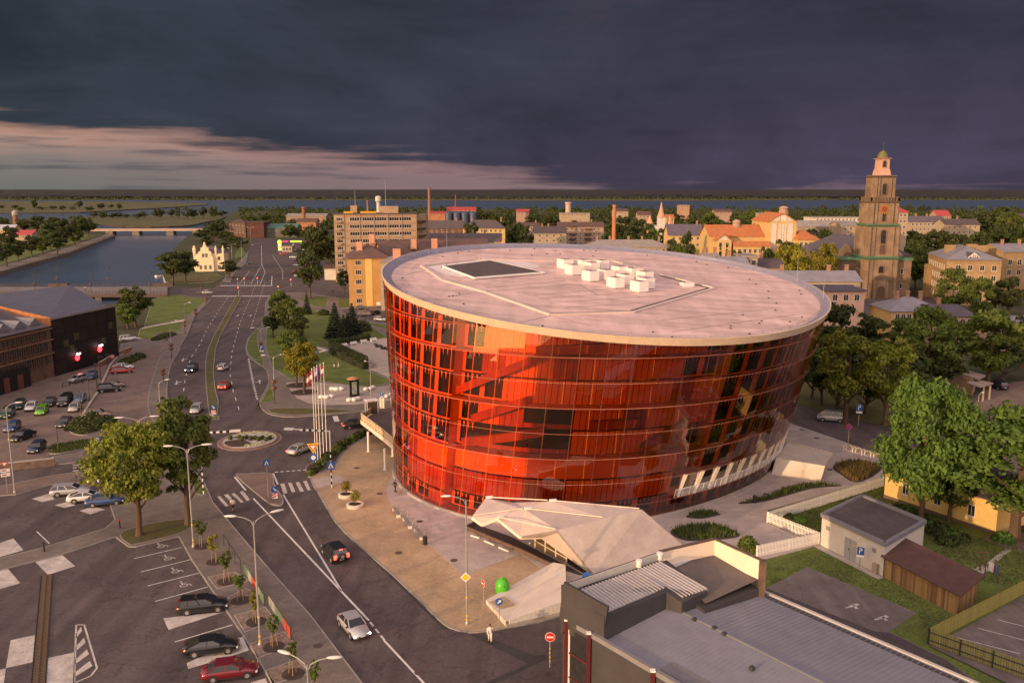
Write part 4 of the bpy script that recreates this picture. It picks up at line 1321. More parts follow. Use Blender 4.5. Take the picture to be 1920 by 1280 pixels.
def roof_on(root, c, h, kind, rh, m, over=.5, along=True, wm=None, base=None):
 """gable / hip / shed / flat roof over the corner list c (front-left, front-right, back-right, back-left)"""
 O = root.location
 a, b, cc, d = [Vector((p.x, p.y, h)) for p in c]
 ex, ey = (b - a).normalized(), (d - a).normalized()
 a2, b2, c2, d2 = a - ex * over - ey * over, b + ex * over - ey * over, cc + ex * over + ey * over, d - ex * over + ey * over
 up = Vector((0, 0, rh))
 mb = MB()
 if kind == 'flat':
  mb.prism([p.to_2d() for p in (a2, b2, c2, d2)], h + .005, h + rh)
  return mb.build('roof', m, root, O)
 if along:
  r0, r1 = (a2 + d2) / 2 + up, (b2 + c2) / 2 + up
 else:
  r0, r1 = (a2 + b2) / 2 + up, (d2 + c2) / 2 + up
 if kind == 'hip':
  L_ = (r1 - r0).length
  ins = min(L_ * .42, (d2 - a2).length / 2 if along else (b2 - a2).length / 2)
  t = (r1 - r0).normalized()
  r0, r1 = r0 + t * ins, r1 - t * ins
 th = Vector((0, 0, .16))
 V = [a2, b2, c2, d2, r0, r1]
 V2 = [v - th for v in V]
 F = [(0, 1, 5, 4), (2, 3, 4, 5)] if along else [(1, 2, 5, 4), (3, 0, 4, 5)]
 if kind == 'hip':
  F += [(1, 2, 5), (3, 0, 4)] if along else [(0, 1, 4), (2, 3, 5)]
 F2 = [tuple(i + 6 for i in f[::-1]) for f in F]
 E = [(0, 1, 7, 6), (1, 2, 8, 7), (2, 3, 9, 8), (3, 0, 6, 9)] if kind == 'hip' else []
 if kind == 'gable':
  for f in F:
   for i in range(4):
    p, q = f[i], f[(i + 1) % 4]
    E.append((p, q, q + 6, p + 6))
 mb.add(V + V2, F + F2 + E)
 r = mb.build('roof', m, root, O)
 if kind == 'gable' and wm is not None:
  g_ = MB()
  for p, q in (((a, d), (b, cc)) if along else ((a, b), (d, cc))):
   g_.add([p, q, (p + q) / 2 + up * .97], [(0, 1, 2)])
  g_.build('gable', wm, root, O)
 return r
def house(name, label, cat, p0, p1, depth, h, rk, rh, wm, rm, rows=(), n=0, w=1.1, wh=1.5, mull=1, sn=0, along=True, chim=(), over=.5, group=None, base=0, fm=None, left_n=0):
 c = corners(p0, p1, depth)
 root = thing(name, label, cat, (c[0].x, c[0].y, base), group=group)
 mb = MB()
 mb.prism([(p.x, p.y) for p in c], base - .1, h)
 mb.build('wall', wm, root, root.location)
 rf = roof_on(root, c, h, rk, rh, rm, over, along, wm)
 if n:
  facade(root, c[0], c[1], rows, n, w, wh, mull, fm)
 if sn:
  facade(root, c[1], c[2], rows, sn, w, wh, mull, fm)
 if left_n:
  facade(root, c[3], c[0], rows, left_n, w, wh, mull, fm)
 for u, v in chim:
  p = c[0] + (c[1] - c[0]) * u + (c[3] - c[0]) * v
  q = MB().box((p.x, p.y, h + rh + .2), (.9, .7, 2.6))
  q.box((p.x, p.y, h + rh + 1.55), (1.05, .85, .18))
  q.build('chimney', A('chimney_brick', (.30, .17, .12), .9, .3, 2), rf, root.location)
 return root
def fx(px, Y, py=440):
 p = far(px, py, Y)
 return Vector((p.x, Y))
def fz(py, Y):
 return far(960, py, Y).z
ochre = A('ochre_plaster', (0.44, 0.25, 0.09), .9, .16, .35, fine=.06)
yellowp = A('yellow_plaster', (0.50, 0.34, 0.15), .9, .10, .35, fine=.05)
brickgrey = A('pale_brick', (0.36, 0.25, 0.165), .9, .18, .3, fine=.1)
creamp = A('cream_plaster', (0.34, 0.265, 0.19), .9, .18, .3, fine=.06)
pinkp = A('pink_plaster', (0.33, 0.225, 0.18), .9, .18, .3, fine=.06)
whitep = A('white_plaster', (0.52, 0.48, 0.44), .85, .12, .35, fine=.06)
redbrick = A('red_brick', (0.25, 0.115, 0.07), .9, .28, .6, fine=.15)
brownbrick = A('brown_brick', (0.135, 0.075, 0.05), .9, .34, .6, fine=.15)
roof_brown = A('brown_sheet_roof', (0.115, 0.068, 0.060), .6, .18, .5, fine=.08)
roof_dark = A('dark_roof', (0.085, 0.066, 0.070), .7, .2, .5)
roof_blue = A('blue_grey_roof', (0.22, 0.21, 0.245), .55, .16, .4)
roof_grey = A('grey_roof', (0.27, 0.235, 0.22), .7, .2, .4)
roof_orange = A('orange_tiles', (0.42, 0.145, 0.055), .85, .22, .8, fine=.15)
roof_red = A('red_roof', (0.35, 0.055, 0.06), .7, .2, .8)
roof_slate = A('slate_roof', (0.105, 0.09, 0.115), .65, .2, .5)
charcoal = A('charcoal_render', (0.050, 0.045, 0.048), .8, .2, .4, fine=.08)
blackclad = A('black_cladding', (0.013, 0.010, 0.010), .7, .35, .35)
# ---------------------------------------------------------------- grey shop in the corner
sh = thing('shop_building', 'big charcoal shop building with a ribbed grey metal roof and raised rear block', 'building', at(1056, 1290))
SO = sh.location
C0 = at(1056, 1157.5, 7.0).to_2d()
U = (at(1265, 1280, 7.0).to_2d() - C0).normalized()
V_ = Vector((-U.y, U.x))
if V_.x < 0:
 V_ = -V_
WD = (at(1429, 1106, 7.0).to_2d() - C0).dot(V_)
ribroof = A('ribbed_metal', (0.235, 0.232, 0.275), .6, .10, .5, metal=.2, fine=.04)
S3 = lambda s, t, z: Vector((C0.x + U.x * s + V_.x * t, C0.y + U.y * s + V_.y * t, z))
ST = lambda p: ((p.to_2d() - C0).dot(U), (p.to_2d() - C0).dot(V_))
mb = MB()
mb.prism([S3(0, 0, 0).to_2d(), S3(48, 0, 0).to_2d(), S3(48, WD, 0).to_2d(), S3(0, WD, 0).to_2d()], 0, 6.75)
mb.build('wall', charcoal, sh, SO)
rt = WD * .47
mb = MB()
mb.add([S3(-.1, -.12, 6.76), S3(48, -.12, 6.76), S3(48, rt, 7.25), S3(-.1, rt, 7.25), S3(48, WD + .3, 6.7), S3(-.1, WD + .3, 6.7)], [(0, 1, 2, 3), (3, 2, 4, 5)])
rf = mb.build('roof', ribroof, sh, SO)
mb = MB()
for k in range(118):
 s = .2 + k * .4
 mb.bar(S3(s, .45, 6.80), S3(s, rt, 7.256), .04, .014)
 mb.bar(S3(s, rt, 7.26), S3(s, WD + .02, 6.745), .04, .014)
o = mb.build('roof_ribs', ribroof, rf, SO)
o['kind'] = 'stuff'
MB().bar(S3(0, rt, 7.30), S3(48, rt, 7.30), .22, .05).build('ridge_strip', greymetal, rf, SO)
MB().bar(S3(-.1, .1, 6.93), S3(48, .1, 6.93), .34, .36).build('parapet', A('grey_cap', (.2, .19, .195), .6, .1, 1), sh, SO)
MB().bar(S3(0, WD + .35, 6.72), S3(48, WD + .35, 6.72), .3, .22).build('gutter', A('gutter_pale', (.45, .42, .40), .5, .1, 1), sh, SO)
q = [S3(9.5, .7, 6.86), S3(26, .7, 6.86), S3(26, 2.1, 6.92), S3(9.5, 2.1, 6.92)]
MB().quad(*q).build('roof_strip', A('roof_felt', (.16, .15, .165), .8, .15, 1), rf, SO)
for x, y in ((1302, 1162), (1340, 1178), (1358, 1189), (1410, 1253)):
 p = at(x, y, 7.25)
 MB().box((p.x, p.y, 7.3), (.35, .3, .25), .6).build('roof_outlet', darkmetal, rf, SO)
# raised rear block with parapets and the ribbed canopy roof
B0, B1, B2, B3 = at(1054.4, 1097, 9.8), at(1236, 1035, 9.8), at(1340, 1011, 9.8), at(1430, 1052, 9.8)
E0 = at(1136, 1148.7, 9.0)
MB().prism([p.to_2d() for p in (B0, at(1133, 1150, 9.0), at(1250, 1104, 8.9), at(1279, 1124, 8.4), at(1326, 1105, 8.3), B1 + Vector((.6, -.3, 0)))], 6.0, [9.3, 8.75, 8.65, 8.15, 8.15, 9.25]).build('raised_block', charcoal, sh, SO)
MB().bar(B0 + Vector((0, 0, -2)), B1 + Vector((0, 0, -2)), .28, 4.0).build('rear_parapet', charcoal, sh, SO)
MB().bar(B0 + Vector((.1, -.14, -.25)), B1 + Vector((.1, -.14, -.25)), .06, .7).build('parapet_lining', whitep, sh, SO)
MB().bar(B0.lerp(E0, 0) + Vector((0, 0, -1.2)), E0 + Vector((0, 0, -1.0)), .22, 3.2).build('side_parapet', charcoal, sh, SO)
k0, k1 = at(1081.5, 1108, 9.42), at(1238, 1052, 9.40)
l0, l1, l2, l3 = at(1136, 1148, 8.85), at(1249, 1101.7, 8.72), at(1279.5, 1121, 8.25), at(1327.6, 1102.8, 8.25)
mb = MB().add([k0, k1, l3, l2, l1, l0] + [p - Vector((0, 0, .12)) for p in (k0, k1, l3, l2, l1, l0)], [(5, 4, 3, 2, 1, 0)] + [(i, (i + 1) % 6, (i + 1) % 6 + 6, i + 6) for i in range(6)])
mb.build('canopy_roof', A('canopy_metal', (.36, .33, .355), .5, .08, 1, metal=.2), sh, SO)
ribm = A('pale_rib', (.45, .415, .40), .5, .08, 1)
for j in range(26):
 f = (j + .5) / 26
 a = k0.lerp(k1, f)
 if f < .70:
  b = l0.lerp(l1, f / .70)
 else:
  b = l2.lerp(l3, (f - .70) / .30)
 MB().bar(a + Vector((0, 0, .05)), b + Vector((0, 0, .05)), .13, .1).build('roof_rib', ribm, sh, SO)
MB().add([at(1262, 1061, 8.45), at(1340, 1024, 8.6), at(1430, 1082, 8.1), at(1322, 1131, 7.6)], [(3, 2, 1, 0)]).build('flat_roof', A('felt_roof', (.115, .095, .09), .85, .2, .7), sh, SO)
MB().add([at(1245, 1058, 8.5), at(1330, 1025, 8.66), at(1344, 1029, 8.6), at(1266, 1063, 8.47)], [(3, 2, 1, 0)]).build('flat_roof', A('pale_felt', (.40, .38, .42), .8, .1, 1), sh, SO)
MB().bar(B1 + Vector((0, 0, -.7)), B2 + Vector((0, 0, -.7)), .25, 1.5).build('parapet', cream, sh, SO)
MB().bar(B1 + Vector((0, 0, .08)), B2 + Vector((0, 0, .08)), .32, .1).build('parapet_cap', A('corten', (.12, .075, .06)), sh, SO)
MB().bar(B2 + Vector((0, 0, -.8)), B3 + Vector((0, 0, -.8)), .25, 1.7).build('parapet', cream, sh, SO)
MB().bar(B2 + Vector((0, 0, .08)), B3 + Vector((0, 0, .08)), .32, .1).build('parapet_cap', MATS['corten'], sh, SO)
MB().prism([p.to_2d() for p in (B1, B2, B3, at(1322, 1131, 8))], .0, 7.4).build('rear_wall', charcoal, sh, SO)
MB().bar((B3.x, B3.y, 6.6), (B3.x, B3.y, 9.9), .5, .5).build('corner_pier', MATS['corten'], sh, SO)
redm = A('dark_red_steel', (.095, .016, .02), .5, .1, 2)
for s in (.55, 3.1, 9.6, 16.0):
 MB().bar(S3(s, -.16, 0), S3(s, -.16, 7.05), .28, .28).build('red_column', redm, sh, SO)
 MB().box(S3(s, -.16, 7.12), (.34, .34, .12)).build('column_cap', whitepaint, sh, SO)
for k in range(3):
 MB().add([S3(.8, -.05, .4 + 2.05 * k), S3(2.9, -.05, .4 + 2.05 * k), S3(2.9, -.05, 2.3 + 2.05 * k), S3(.8, -.05, 2.3 + 2.05 * k)], [(0, 1, 2, 3)]).build('shop_pane', window, sh, SO)
 MB().bar(S3(.6, -.1, .35 + 2.05 * k), S3(3.1, -.1, .35 + 2.05 * k), .08, .12).build('red_rail', redm, sh, SO)
MB().bar(S3(.8, -.08, .3), S3(.8, -.08, 6.4), .12, .12).build('pale_post', whitepaint, sh, SO)
for x, y in ((1198, 1058), (1237, 1044)):
 p = at(x, y, 9.5)
 MB().lathe([(.22, 0), (.22, .5), (.28, .5), (.28, .62)], (p.x, p.y, 9.3), 8).build('roof_cowl', whitepaint, sh, SO)
# ---------------------------------------------------------------- white transformer house, plank shed
wb = thing('transformer_house', 'small white flat-roofed service house with grey double door', 'service house', at(1540, 1022))
WO = wb.location
a, b, c = at(1538, 1021, .06).to_2d(), at(1655, 1080, .06).to_2d(), at(1729, 1034, .06).to_2d()
d = a + c - b
hb = 3.7
cs = [a, b, c, d]
MB().prism(cs, 0, hb - .25).build('wall', whitep, wb, WO)
ins_ = inset(cs, .22)
mb = MB()
for i in range(4):
 p, q = cs[i], cs[(i + 1) % 4]
 mb.bar((p.x, p.y, hb - .05), (q.x, q.y, hb - .05), .42, .42)
mb.build('parapet', A('zinc_cap', (.22, .22, .26), .5, .1, 1, metal=.3), wb, WO)
MB().add([(p.x, p.y, hb - .12) for p in inset(cs, .1)], [(0, 1, 2, 3)]).build('roof', A('bitumen', (.075, .062, .066), .9, .2, 1), wb, WO)
dd = (b - a).normalized()
dn = Vector((dd.y, -dd.x))
ang = math.atan2(dd.y, dd.x)
P = lambda u, z, o=.03: Vector((a.x + (b.x - a.x) * u + dn.x * o, a.y + (b.y - a.y) * u + dn.y * o, z))
dr = MB().bar(P(.40, 1.25), P(.58, 1.25), .06, 2.4).build('door', A('grey_door', (.30, .30, .32), .5, .08, 1), wb, WO)
MB().bar(P(.49, 1.25, .065), P(.492, 1.25, .065), .02, 2.35).build('door_gap', darkmetal, dr, WO)
MB().box(P(.47, 1.25, .08), (.08, .08, .2)).build('handle', darkmetal, dr, WO)
for u, z in ((.52, 1.9), (.55, 1.9)):
 MB().bar(P(u, z, .07), P(u + .02, z, .07), .02, .2).build('notice', A('yellow_sign', (.6, .42, .05), .6, .05, 1), dr, WO)
for u in (.11, .85):
 MB().bar(P(u - .03, 2.45), P(u + .03, 2.45), .06, .45).build('vent', greymetal, wb, WO)
MB().bar(P(.60, 3.0), P(.62, 3.0), .16, .25).build('wall_lamp', whitepaint, wb, WO)
MB().bar(P(.87, .6, .2), P(.94, .6, .2), .35, 1.2).build('meter_box', creamp, wb, WO)
sheet('apron', [a + dn * .1, b + dn * .1 + dd * .3, b + dn * 1.0 + dd * .3, a + dn * 1.0 - dd * 1.4, a + dn * .1 - dd * 1.4], .066, concrete)
sd_ = thing('plank_shed', 'long wooden plank shed with a dark red-brown felt roof', 'shed', at(1657, 1080))
DO = sd_.location
a, b, c = at(1657, 1081, .06).to_2d(), at(1793, 1153.5, .06).to_2d(), at(1830, 1128, .06).to_2d()
d = a + c - b
MB().prism(inset([a, b, c, d], .05), 0, 2.0).build('frame', A('dark_wood', (.08, .05, .03), .9, .3, 1), sd_, DO)
h0, h1 = 2.35, 3.0
pm = [A('plank_tan', (.34, .20, .085), .85, .3, 1.2, stretch=(1, 1, .2), objvar=.22), A('plank_brown', (.24, .135, .06), .85, .3, 1.2, stretch=(1, 1, .2), objvar=.22)]
mes = [MB().box((0, 0, h0 / 2), (.2, .04, h0)).mesh('plank', m_) for m_ in pm]
rnd = random.Random(5)
for p, q in ((a, b), (b, c)):
 L_ = (q - p).length
 t_ = (q - p).normalized()
 n_ = int(L_ / .23)
 for j in range(n_):
  x = p + t_ * (L_ * (j + .5) / n_)
  o = obj('plank', rnd.choice(mes), sd_, (x.x - DO.x, x.y - DO.y, rnd.uniform(-.03, .03)), math.atan2(t_.y, t_.x))
ex, ey = (b - a).normalized(), (d - a).normalized()
rq = [a - ex * .4 - ey * .4, b + ex * .5 - ey * .4, c + ex * .5 + ey * .4, d - ex * .4 + ey * .4]
zz = (h0 + .02, h0 + .02, h1, h1)
MB().prism(rq, [z - .1 for z in zz] if area2(rq) > 0 else [z - .1 for z in zz][::-1], list(zz) if area2(rq) > 0 else list(zz)[::-1], bottom=True).build('roof', A('felt_red', (.085, .042, .038), .9, .2, 1, .2, 14), sd_, DO)
# ---------------------------------------------------------------- fences of single boards
def picket_fence(name, label, path, z, h, pw, gap, m, postm, post_every=2.6, rails=(.3, .8), cat='fence', thick=.04):
 path = [Vector(p[:2]) for p in path]
 root = thing(name, label, cat, (path[0].x, path[0].y, z))
 me = MB().box((0, 0, h / 2), (pw, thick, h)).mesh('picket', m)
 pmh = MB().box((0, .06, h / 2 + .02), (.1, .1, h + .04)).mesh('fence_post', postm)
 for p, q in zip(path, path[1:]):
  L_ = (q - p).length
  t = (q - p).normalized()
  ang = math.atan2(t.y, t.x)
  n = int(L_ / (pw + gap))
  for j in range(n):
   x = p + t * (L_ * (j + .5) / n)
   obj('picket', me, root, (x.x - path[0].x, x.y - path[0].y, .06), ang)
  n = max(1, int(L_ / post_every))
  for j in range(n + 1):
   x = p + t * (L_ * j / n)
   obj('fence_post', pmh, root, (x.x - path[0].x, x.y - path[0].y, 0), ang)
  nn = Vector((-t.y, t.x)) * .045
  for r_ in rails:
   MB().bar((p.x + nn.x - path[0].x, p.y + nn.y - path[0].y, h * r_), (q.x + nn.x - path[0].x, q.y + nn.y - path[0].y, h * r_), .04, .08).build('rail', postm, root)
 return root
picket_fence('picket_fence', 'white picket fence zigzagging along the pale forecourt of the hall', [at(1419, 1046), at(1536, 1021), at(1439, 981), at(1657, 913)], .1, 1.35, .10, .10, whitepaint, whitepaint, 3.0)
olive = A('olive_board', (.30, .27, .075), .8, .15, 1, objvar=.12)
picket_fence('board_fence', 'olive green board fence with dark posts round the corner lot', [at(1925, 1275), at(1741, 1208), at(1925, 1112)], .06, 1.5, .15, .05, olive, darkmetal, 2.4)
picket_fence('mesh_fence', 'low dark rail fence between parked cars on the red setts lot', [at(118, 727), at(178, 712), at(184, 709)], .03, 1.0, .04, 1.1, darkmetal, darkmetal, 1.6, (.95,))
# ---------------------------------------------------------------- yellow house behind the big trees
yh = house('yellow_house', 'yellow plastered house partly hidden behind the two big trees', 'house', at(1657, 933), at(1866, 1004), 11, 4.3, 'hip', 2.2, A('warm_yellow', (.58, .40, .15), .9, .1, .4), roof_dark, rows=(1.4,), n=3, w=1.0, wh=1.5)
p0, p1 = at(1657, 933), at(1866, 1004)
MB().bar((p0.x, p0.y, .25), (p1.x, p1.y, .25), .12, .5).build('plinth', A('plinth_brown', (.13, .09, .065), .9, .2, 1), yh, yh.location)
# ---------------------------------------------------------------- black clad block and brick warehouse
X0 = -99.3
bb = thing('black_block', 'black clad block with a grey sheet gable roof beside the canal', 'building', (X0, 182, 0))
p0, p1 = Vector((-99.4, 181.9)), Vector((-95.6, 203.6))
dv = (p1 - p0).normalized()
nv = Vector((-dv.y, dv.x))
MB().prism([p0, p1, p1 + nv * 27, p0 + nv * 27], 0, 12.3).build('wall', blackclad, bb, bb.location)
for j in range(6):                                           # dark cassette panels on the facade
 for k in range(4):
  a = p0 + dv * (.2 + j * 3.65)
  b = p0 + dv * (.2 + j * 3.65 + 3.55)
  e = -nv * (.05 + .02 * ((j * 7 + k * 3) % 3))
  MB().bar((a.x + e.x, a.y + e.y, 1.7 + 2.95 * k), (b.x + e.x, b.y + e.y, 1.7 + 2.95 * k), .1, 2.85).build('panel', [A('black_panel', (.012, .009, .009), .6, .4, .5), A('black_panel_warm', (.017, .012, .011), .6, .4, .5)][(j * 5 + k) % 3 == 0], bb, bb.location)
for u, z in ((.14, 6.6), (.30, 7.6), (.22, 5.2), (.72, 5.0), (.86, 8.2)):
 a = p0 + dv * 22 * u - nv * .16
 b = p0 + dv * 22 * (u + .07) - nv * .16
 MB().bar((a.x, a.y, z), (b.x, b.y, z), .04, 1.5).build('window', A('dim_window', (.07, .06, .035), .3, .4, 1), bb, bb.location)
cap_ = MB()
cap_.prism([p0 - nv * .2, p1 - nv * .2, p1 + nv * 3.2, p0 + nv * 3.2], 12.31, 12.5)
cap_.build('ledge', A('dark_ledge', (.10, .085, .08), .7, .2, 1), bb, bb.location)
g0, g1 = p0 + nv * 1.0, p0 + dv * 21.2 + nv * 1.5
r0, r1 = p0 + nv * 22 + dv * 0, p0 + nv * 16 + dv * 28
mb = MB().add([(g0.x, g0.y, 12.52), (g1.x, g1.y, 12.52), (r1.x, r1.y, 16.6), (r0.x, r0.y, 16.6), (r0.x + nv.x * 14, r0.y + nv.y * 14, 12.5), (r1.x + nv.x * 14, r1.y + nv.y * 14, 12.5), (g0.x, g0.y, 12.3), (r0.x, r0.y, 12.3)],
   [(0, 1, 2, 3), (3, 2, 5, 4), (1, 5, 2)])
mb.build('roof', A('sheet_roof', (.125, .125, .160), .55, .14, .4), bb, bb.location)
# brick warehouse: gable wall and facade toward the parking lot
q0 = p0 - dv * 46
wr = thing('brick_warehouse', 'old brown brick warehouse with narrow grouped windows and dormers', 'warehouse', (q0.x, q0.y, 0))
MB().prism([q0 + nv * .3, p0 + nv * .3 - dv * .05, p0 + nv * 27 - dv * .05, q0 + nv * 27], 0, 11.2).build('wall', brownbrick, wr, wr.location)
e0, e1, m0, m1 = q0 - nv * .3, p0 - nv * .3 - dv * .6, q0 + nv * 13, p0 + nv * 13 - dv * .6
f0, f1 = q0 + nv * 27, p0 + nv * 27 - dv * .6
mb = MB().add([(e0.x, e0.y, 11.2), (e1.x, e1.y, 11.2), (m1.x, m1.y, 15.0), (m0.x, m0.y, 15.0), (f1.x, f1.y, 11.2), (f0.x, f0.y, 11.2)], [(0, 1, 2, 3), (3, 2, 4, 5)])
wrf = mb.build('roof', A('wet_slate', (.12, .105, .12), .4, .2, .4), wr, wr.location)
gw = [p0 + nv * .0 - dv * .3, p0 + nv * 13 - dv * .3, p0 + nv * 22 - dv * .3]
gb = A('orange_brick', (.42, .17, .07), .9, .25, 1)
mb = MB()
for a, b, za, zb in ((gw[0], gw[2], 12.9, 17.0),):
 lo = .0
 mb.add([(a.x, a.y, 11.1), (b.x, b.y, 11.1), (b.x, b.y, zb), (a.x, a.y, za)] + [(v.x + dv.x * .5, v.y + dv.y * .5, z) for v, z in ((a, 11.1), (b, 11.1), (b, zb), (a, za))],
  [(0, 1, 2, 3), (3, 2, 6, 7), (4, 7, 6, 5), (0, 3, 7, 4)])
mb.build('gable_wall', gb, wr, wr.location)
for k, u in enumerate((.935, .84, .74, .64, .52)):
 c_ = q0 + (p0 - q0) * u + nv * 2.6
 mb = MB()
 w_, l_ = 1.9, 3.0
 A_ = c_ - dv * w_ - nv * 1.2
 B_ = c_ + dv * w_ - nv * 1.2
 T_ = c_ - nv * 1.2
 E_ = c_ + nv * 3.8
 mb.add([(A_.x, A_.y, 11.75), (B_.x, B_.y, 11.75), (T_.x, T_.y, 13.3), (E_.x, E_.y, 13.35)], [(0, 1, 2), (1, 3, 2), (2, 3, 0)])
 mb.build('dormer', A('dormer_sheet', (.17, .16, .18), .5, .15, 1), wrf, wr.location)
for z in (1.0 + 2.2, 6.0, 8.9):
 facade(wr, q0 - nv * .03, p0 - nv * .03, (z,), 33, .75, 1.9 if z < 8 else 1.3, 0, brownbrick, window, .03, .97)
for z in (5.3, 8.2, 10.6):
 a, b = q0 - nv * .1, p0 - nv * .1
 MB().bar((a.x, a.y, z), (b.x, b.y, z), .25, .28).build('string_course', A('course', (.19, .11, .07), .9, .2, 1), wr, wr.location)
a, b = q0 + (p0 - q0) * .60 - nv * 1.4, q0 + (p0 - q0) * .80 - nv * 1.4
MB().prism([a, b, b + nv * 2.6, a + nv * 2.6], 0, 4.2).build('entrance_porch', blackclad, wr, wr.location)
for u in (.2, .6):
 c_ = a + (b - a) * u - nv * .05
 e_ = a + (b - a) * (u + .16) - nv * .05
 MB().bar((c_.x, c_.y, 1.6), (e_.x, e_.y, 1.6), .06, 3.0).build('door', A('rust_door', (.12, .045, .03), .7, .2, 1), wr, wr.location)
# lit red signs on the black facade
neon = A('red_neon', (.5, .02, .02), .5, .05, 1, emit=((1.0, .035, .05), 3.0), fine=0)
lampw = A('lit_lamp', (.8, .8, .8), .5, .05, 1, emit=((1.0, .85, .9), 5.0), fine=0)
for u, z, lb in ((.30, 2.9, 'glowing red round sign under a white lamp on the black facade, nearer the brick warehouse'), (.66, 3.4, 'glowing red round sign under a white lamp at the far end of the black facade')):
 c_ = p0 + dv * 22 * u - nv * .55
 t = thing('neon_sign', lb, 'lit sign', (c_.x, c_.y, z), math.atan2(dv.y, dv.x), 'red signs on the black facade')
 MB().lathe([(.7, -.08), (.7, .08)], (0, 0, 0), 14).build('disc', neon, t).rotation_euler.x = math.pi / 2
 MB().box((.1, -.3, .85), (1.1, .25, .3)).build('lamp', lampw, t)
 MB().bar((0, .5, .0), (0, .05, .0), .1, .1).build('bracket', darkmetal, t)
# stone wall at the left edge and the low walls of the lot
def lowwall(name, label, path, z, h, th, m):
 path = [Vector(p[:2]) for p in path]
 t = thing(name, label, 'wall', (path[0].x, path[0].y, z))
 for p, q in zip(path, path[1:]):
  MB().bar((p.x, p.y, z + h / 2), (q.x, q.y, z + h / 2), th, h).build('wall_segment', m, t, t.location)
  MB().bar((p.x, p.y, z + h + .04), (q.x, q.y, z + h + .04), th + .1, .08).build('coping', concrete, t, t.location)
 return t
lowwall('stone_wall', 'low brown stone wall between the setts lot and the street', [at(-40, 888), at(103, 872)], 0, 1.1, .5, A('rubble_stone', (.16, .11, .085), .9, .35, 1.5, .4))
lowwall('lot_kerb_wall', 'low pale kerb wall dividing the red setts lot', [at(153, 784), at(170, 756), at(185, 735), at(207, 686), at(222, 668), at(247, 656)], 0, .28, .3, palecon)
lowwall('brick_garden_wall', 'low dark brick wall stepping down beside the black block', [at(186, 688), at(212, 672), at(246, 657)], 0, 1.0, .35, redbrick)
# ---------------------------------------------------------------- bridges
rb = thing('road_bridge', 'road bridge with dark iron railings over the near end of the canal', 'bridge', at(160, 545))
BO = rb.location
f0, f1 = at(-150, 551, .9).to_2d(), at(314, 552, .9).to_2d()
b0, b1 = at(-150, 538, .9).to_2d(), at(314, 537, .9).to_2d()
MB().prism([f0, f1, b1, b0], -.2, .9, bottom=True).build('deck', A('bridge_deck', (.17, .15, .145), .85, .2, .3), rb, BO)
irm = A('dark_iron', (.055, .035, .032), .6, .2, 2)
for a, b in ((f0, f1), (b0, b1)):
 mb = MB()
 L_ = (b - a).length
 n = int(L_ / 1.3)
 for j in range(n + 1):
  p = a.lerp(b, j / n)
  mb.box((p.x, p.y, 1.5), (.14, .14, 1.2))
 for z in (1.05, 1.6, 2.1):
  mb.bar((a.x, a.y, z), (b.x, b.y, z), .08, .1)
 mb.build('railing', irm, rb, BO)
 MB().bar((a.x, a.y, .35), (b.x, b.y, .35), .5, 1.0).build('girder', irm, rb, BO)
for u in (.25, .5, .72, .9):
 p, q = f0.lerp(f1, u), b0.lerp(b1, u)
 MB().bar((p.x, p.y, -1.2), (q.x, q.y, -1.2), 2.2, 2.2).build('pier', MATS['quay_stone'], rb, BO)
for u, k in ((.56, 1), (.985, 1)):
 p = b0.lerp(b1, u)
 MB().box((p.x, p.y, 1.6), (8.0, 1.2, 1.4)).build('parapet_block', irm, rb, BO)
hb_ = thing('far_bridge', 'long pale beam bridge on dark piers across the canal in the distance', 'bridge', at(270, 438))
c0, c1 = at(172, 437.5, 0).to_2d(), at(385, 437, 0).to_2d()
MB().bar((c0.x, c0.y, 2.9), (c1.x, c1.y, 3.0), 9, 1.4).build('deck', A('bridge_concrete', (.40, .31, .25), .85, .15, .1), hb_, hb_.location)
MB().bar((c0.x, c0.y - 4.4, 4.1), (c1.x, c1.y - 4.4, 4.2), .2, .9).build('railing', A('bridge_rail', (.34, .24, .19), .8, .15, 1), hb_, hb_.location)
for u in (.17, .40, .70, .93):
 p = c0.lerp(c1, u)
 MB().box((p.x, p.y, .3), (6.5, 8, 4)).build('pier', MATS['quay_stone'], hb_, hb_.location)
# ---------------------------------------------------------------- ochre house and its brown-roofed wing
oc = house('ochre_house', 'ochre five-storey gable-end house with a brown hip roof and a pale central stripe', 'apartment house', Vector((-56.4, 294)), Vector((-42.6, 296.5)), 22, 16.9, 'hip', 4.2, ochre, roof_brown, over=.7, along=False)
a, b = Vector((-56.4, 294)), Vector((-42.6, 296.5))
facade(oc, a, b, [1.2 + 3.3 * k for k in range(5)], 1, 2.0, 1.7, 2, u0=.14, u1=.34)
P = lambda u, o=.02: a.lerp(b, u) + Vector(((b - a).normalized().y, -(b - a).normalized().x)) * o
MB().bar((*P(.41), 8.3), (*P(.57), 8.3), .06, 16.6).build('stripe', A('pale_stripe', (.70, .44, .15), .9, .08, .4), oc, oc.location)
MB().bar((*P(.66), .9), (*P(.76), .9), .06, 1.2).build('notice_board', whitepaint, oc, oc.location)
chm = A('salmon_chimney', (.50, .25, .17), .9, .15, 1)
for x, y, z in ((-53.2, 299, 20.0), (-49.6, 304, 22.4)):
 MB().box((x, y, z), (2.0, 1.3, 4.4)).build('chimney', chm, oc, oc.location)
wg = house('brown_wing', 'long house with a wide brown sheet roof behind the left edge of the hall', 'house', Vector((-47, 309)), Vector((-8, 322)), 14, 16.5, 'gable', 5.2, ochre, roof_brown, (10, 13), 10, over=.6)
for u, z in ((.28, 20.3), (.47, 20.5)):
 p = Vector((-47, 311)).lerp(Vector((-8, 324)), u)
 MB().box((p.x, p.y, z), (2.2, 1.4, 3.6)).build('chimney', chm, wg, wg.location)
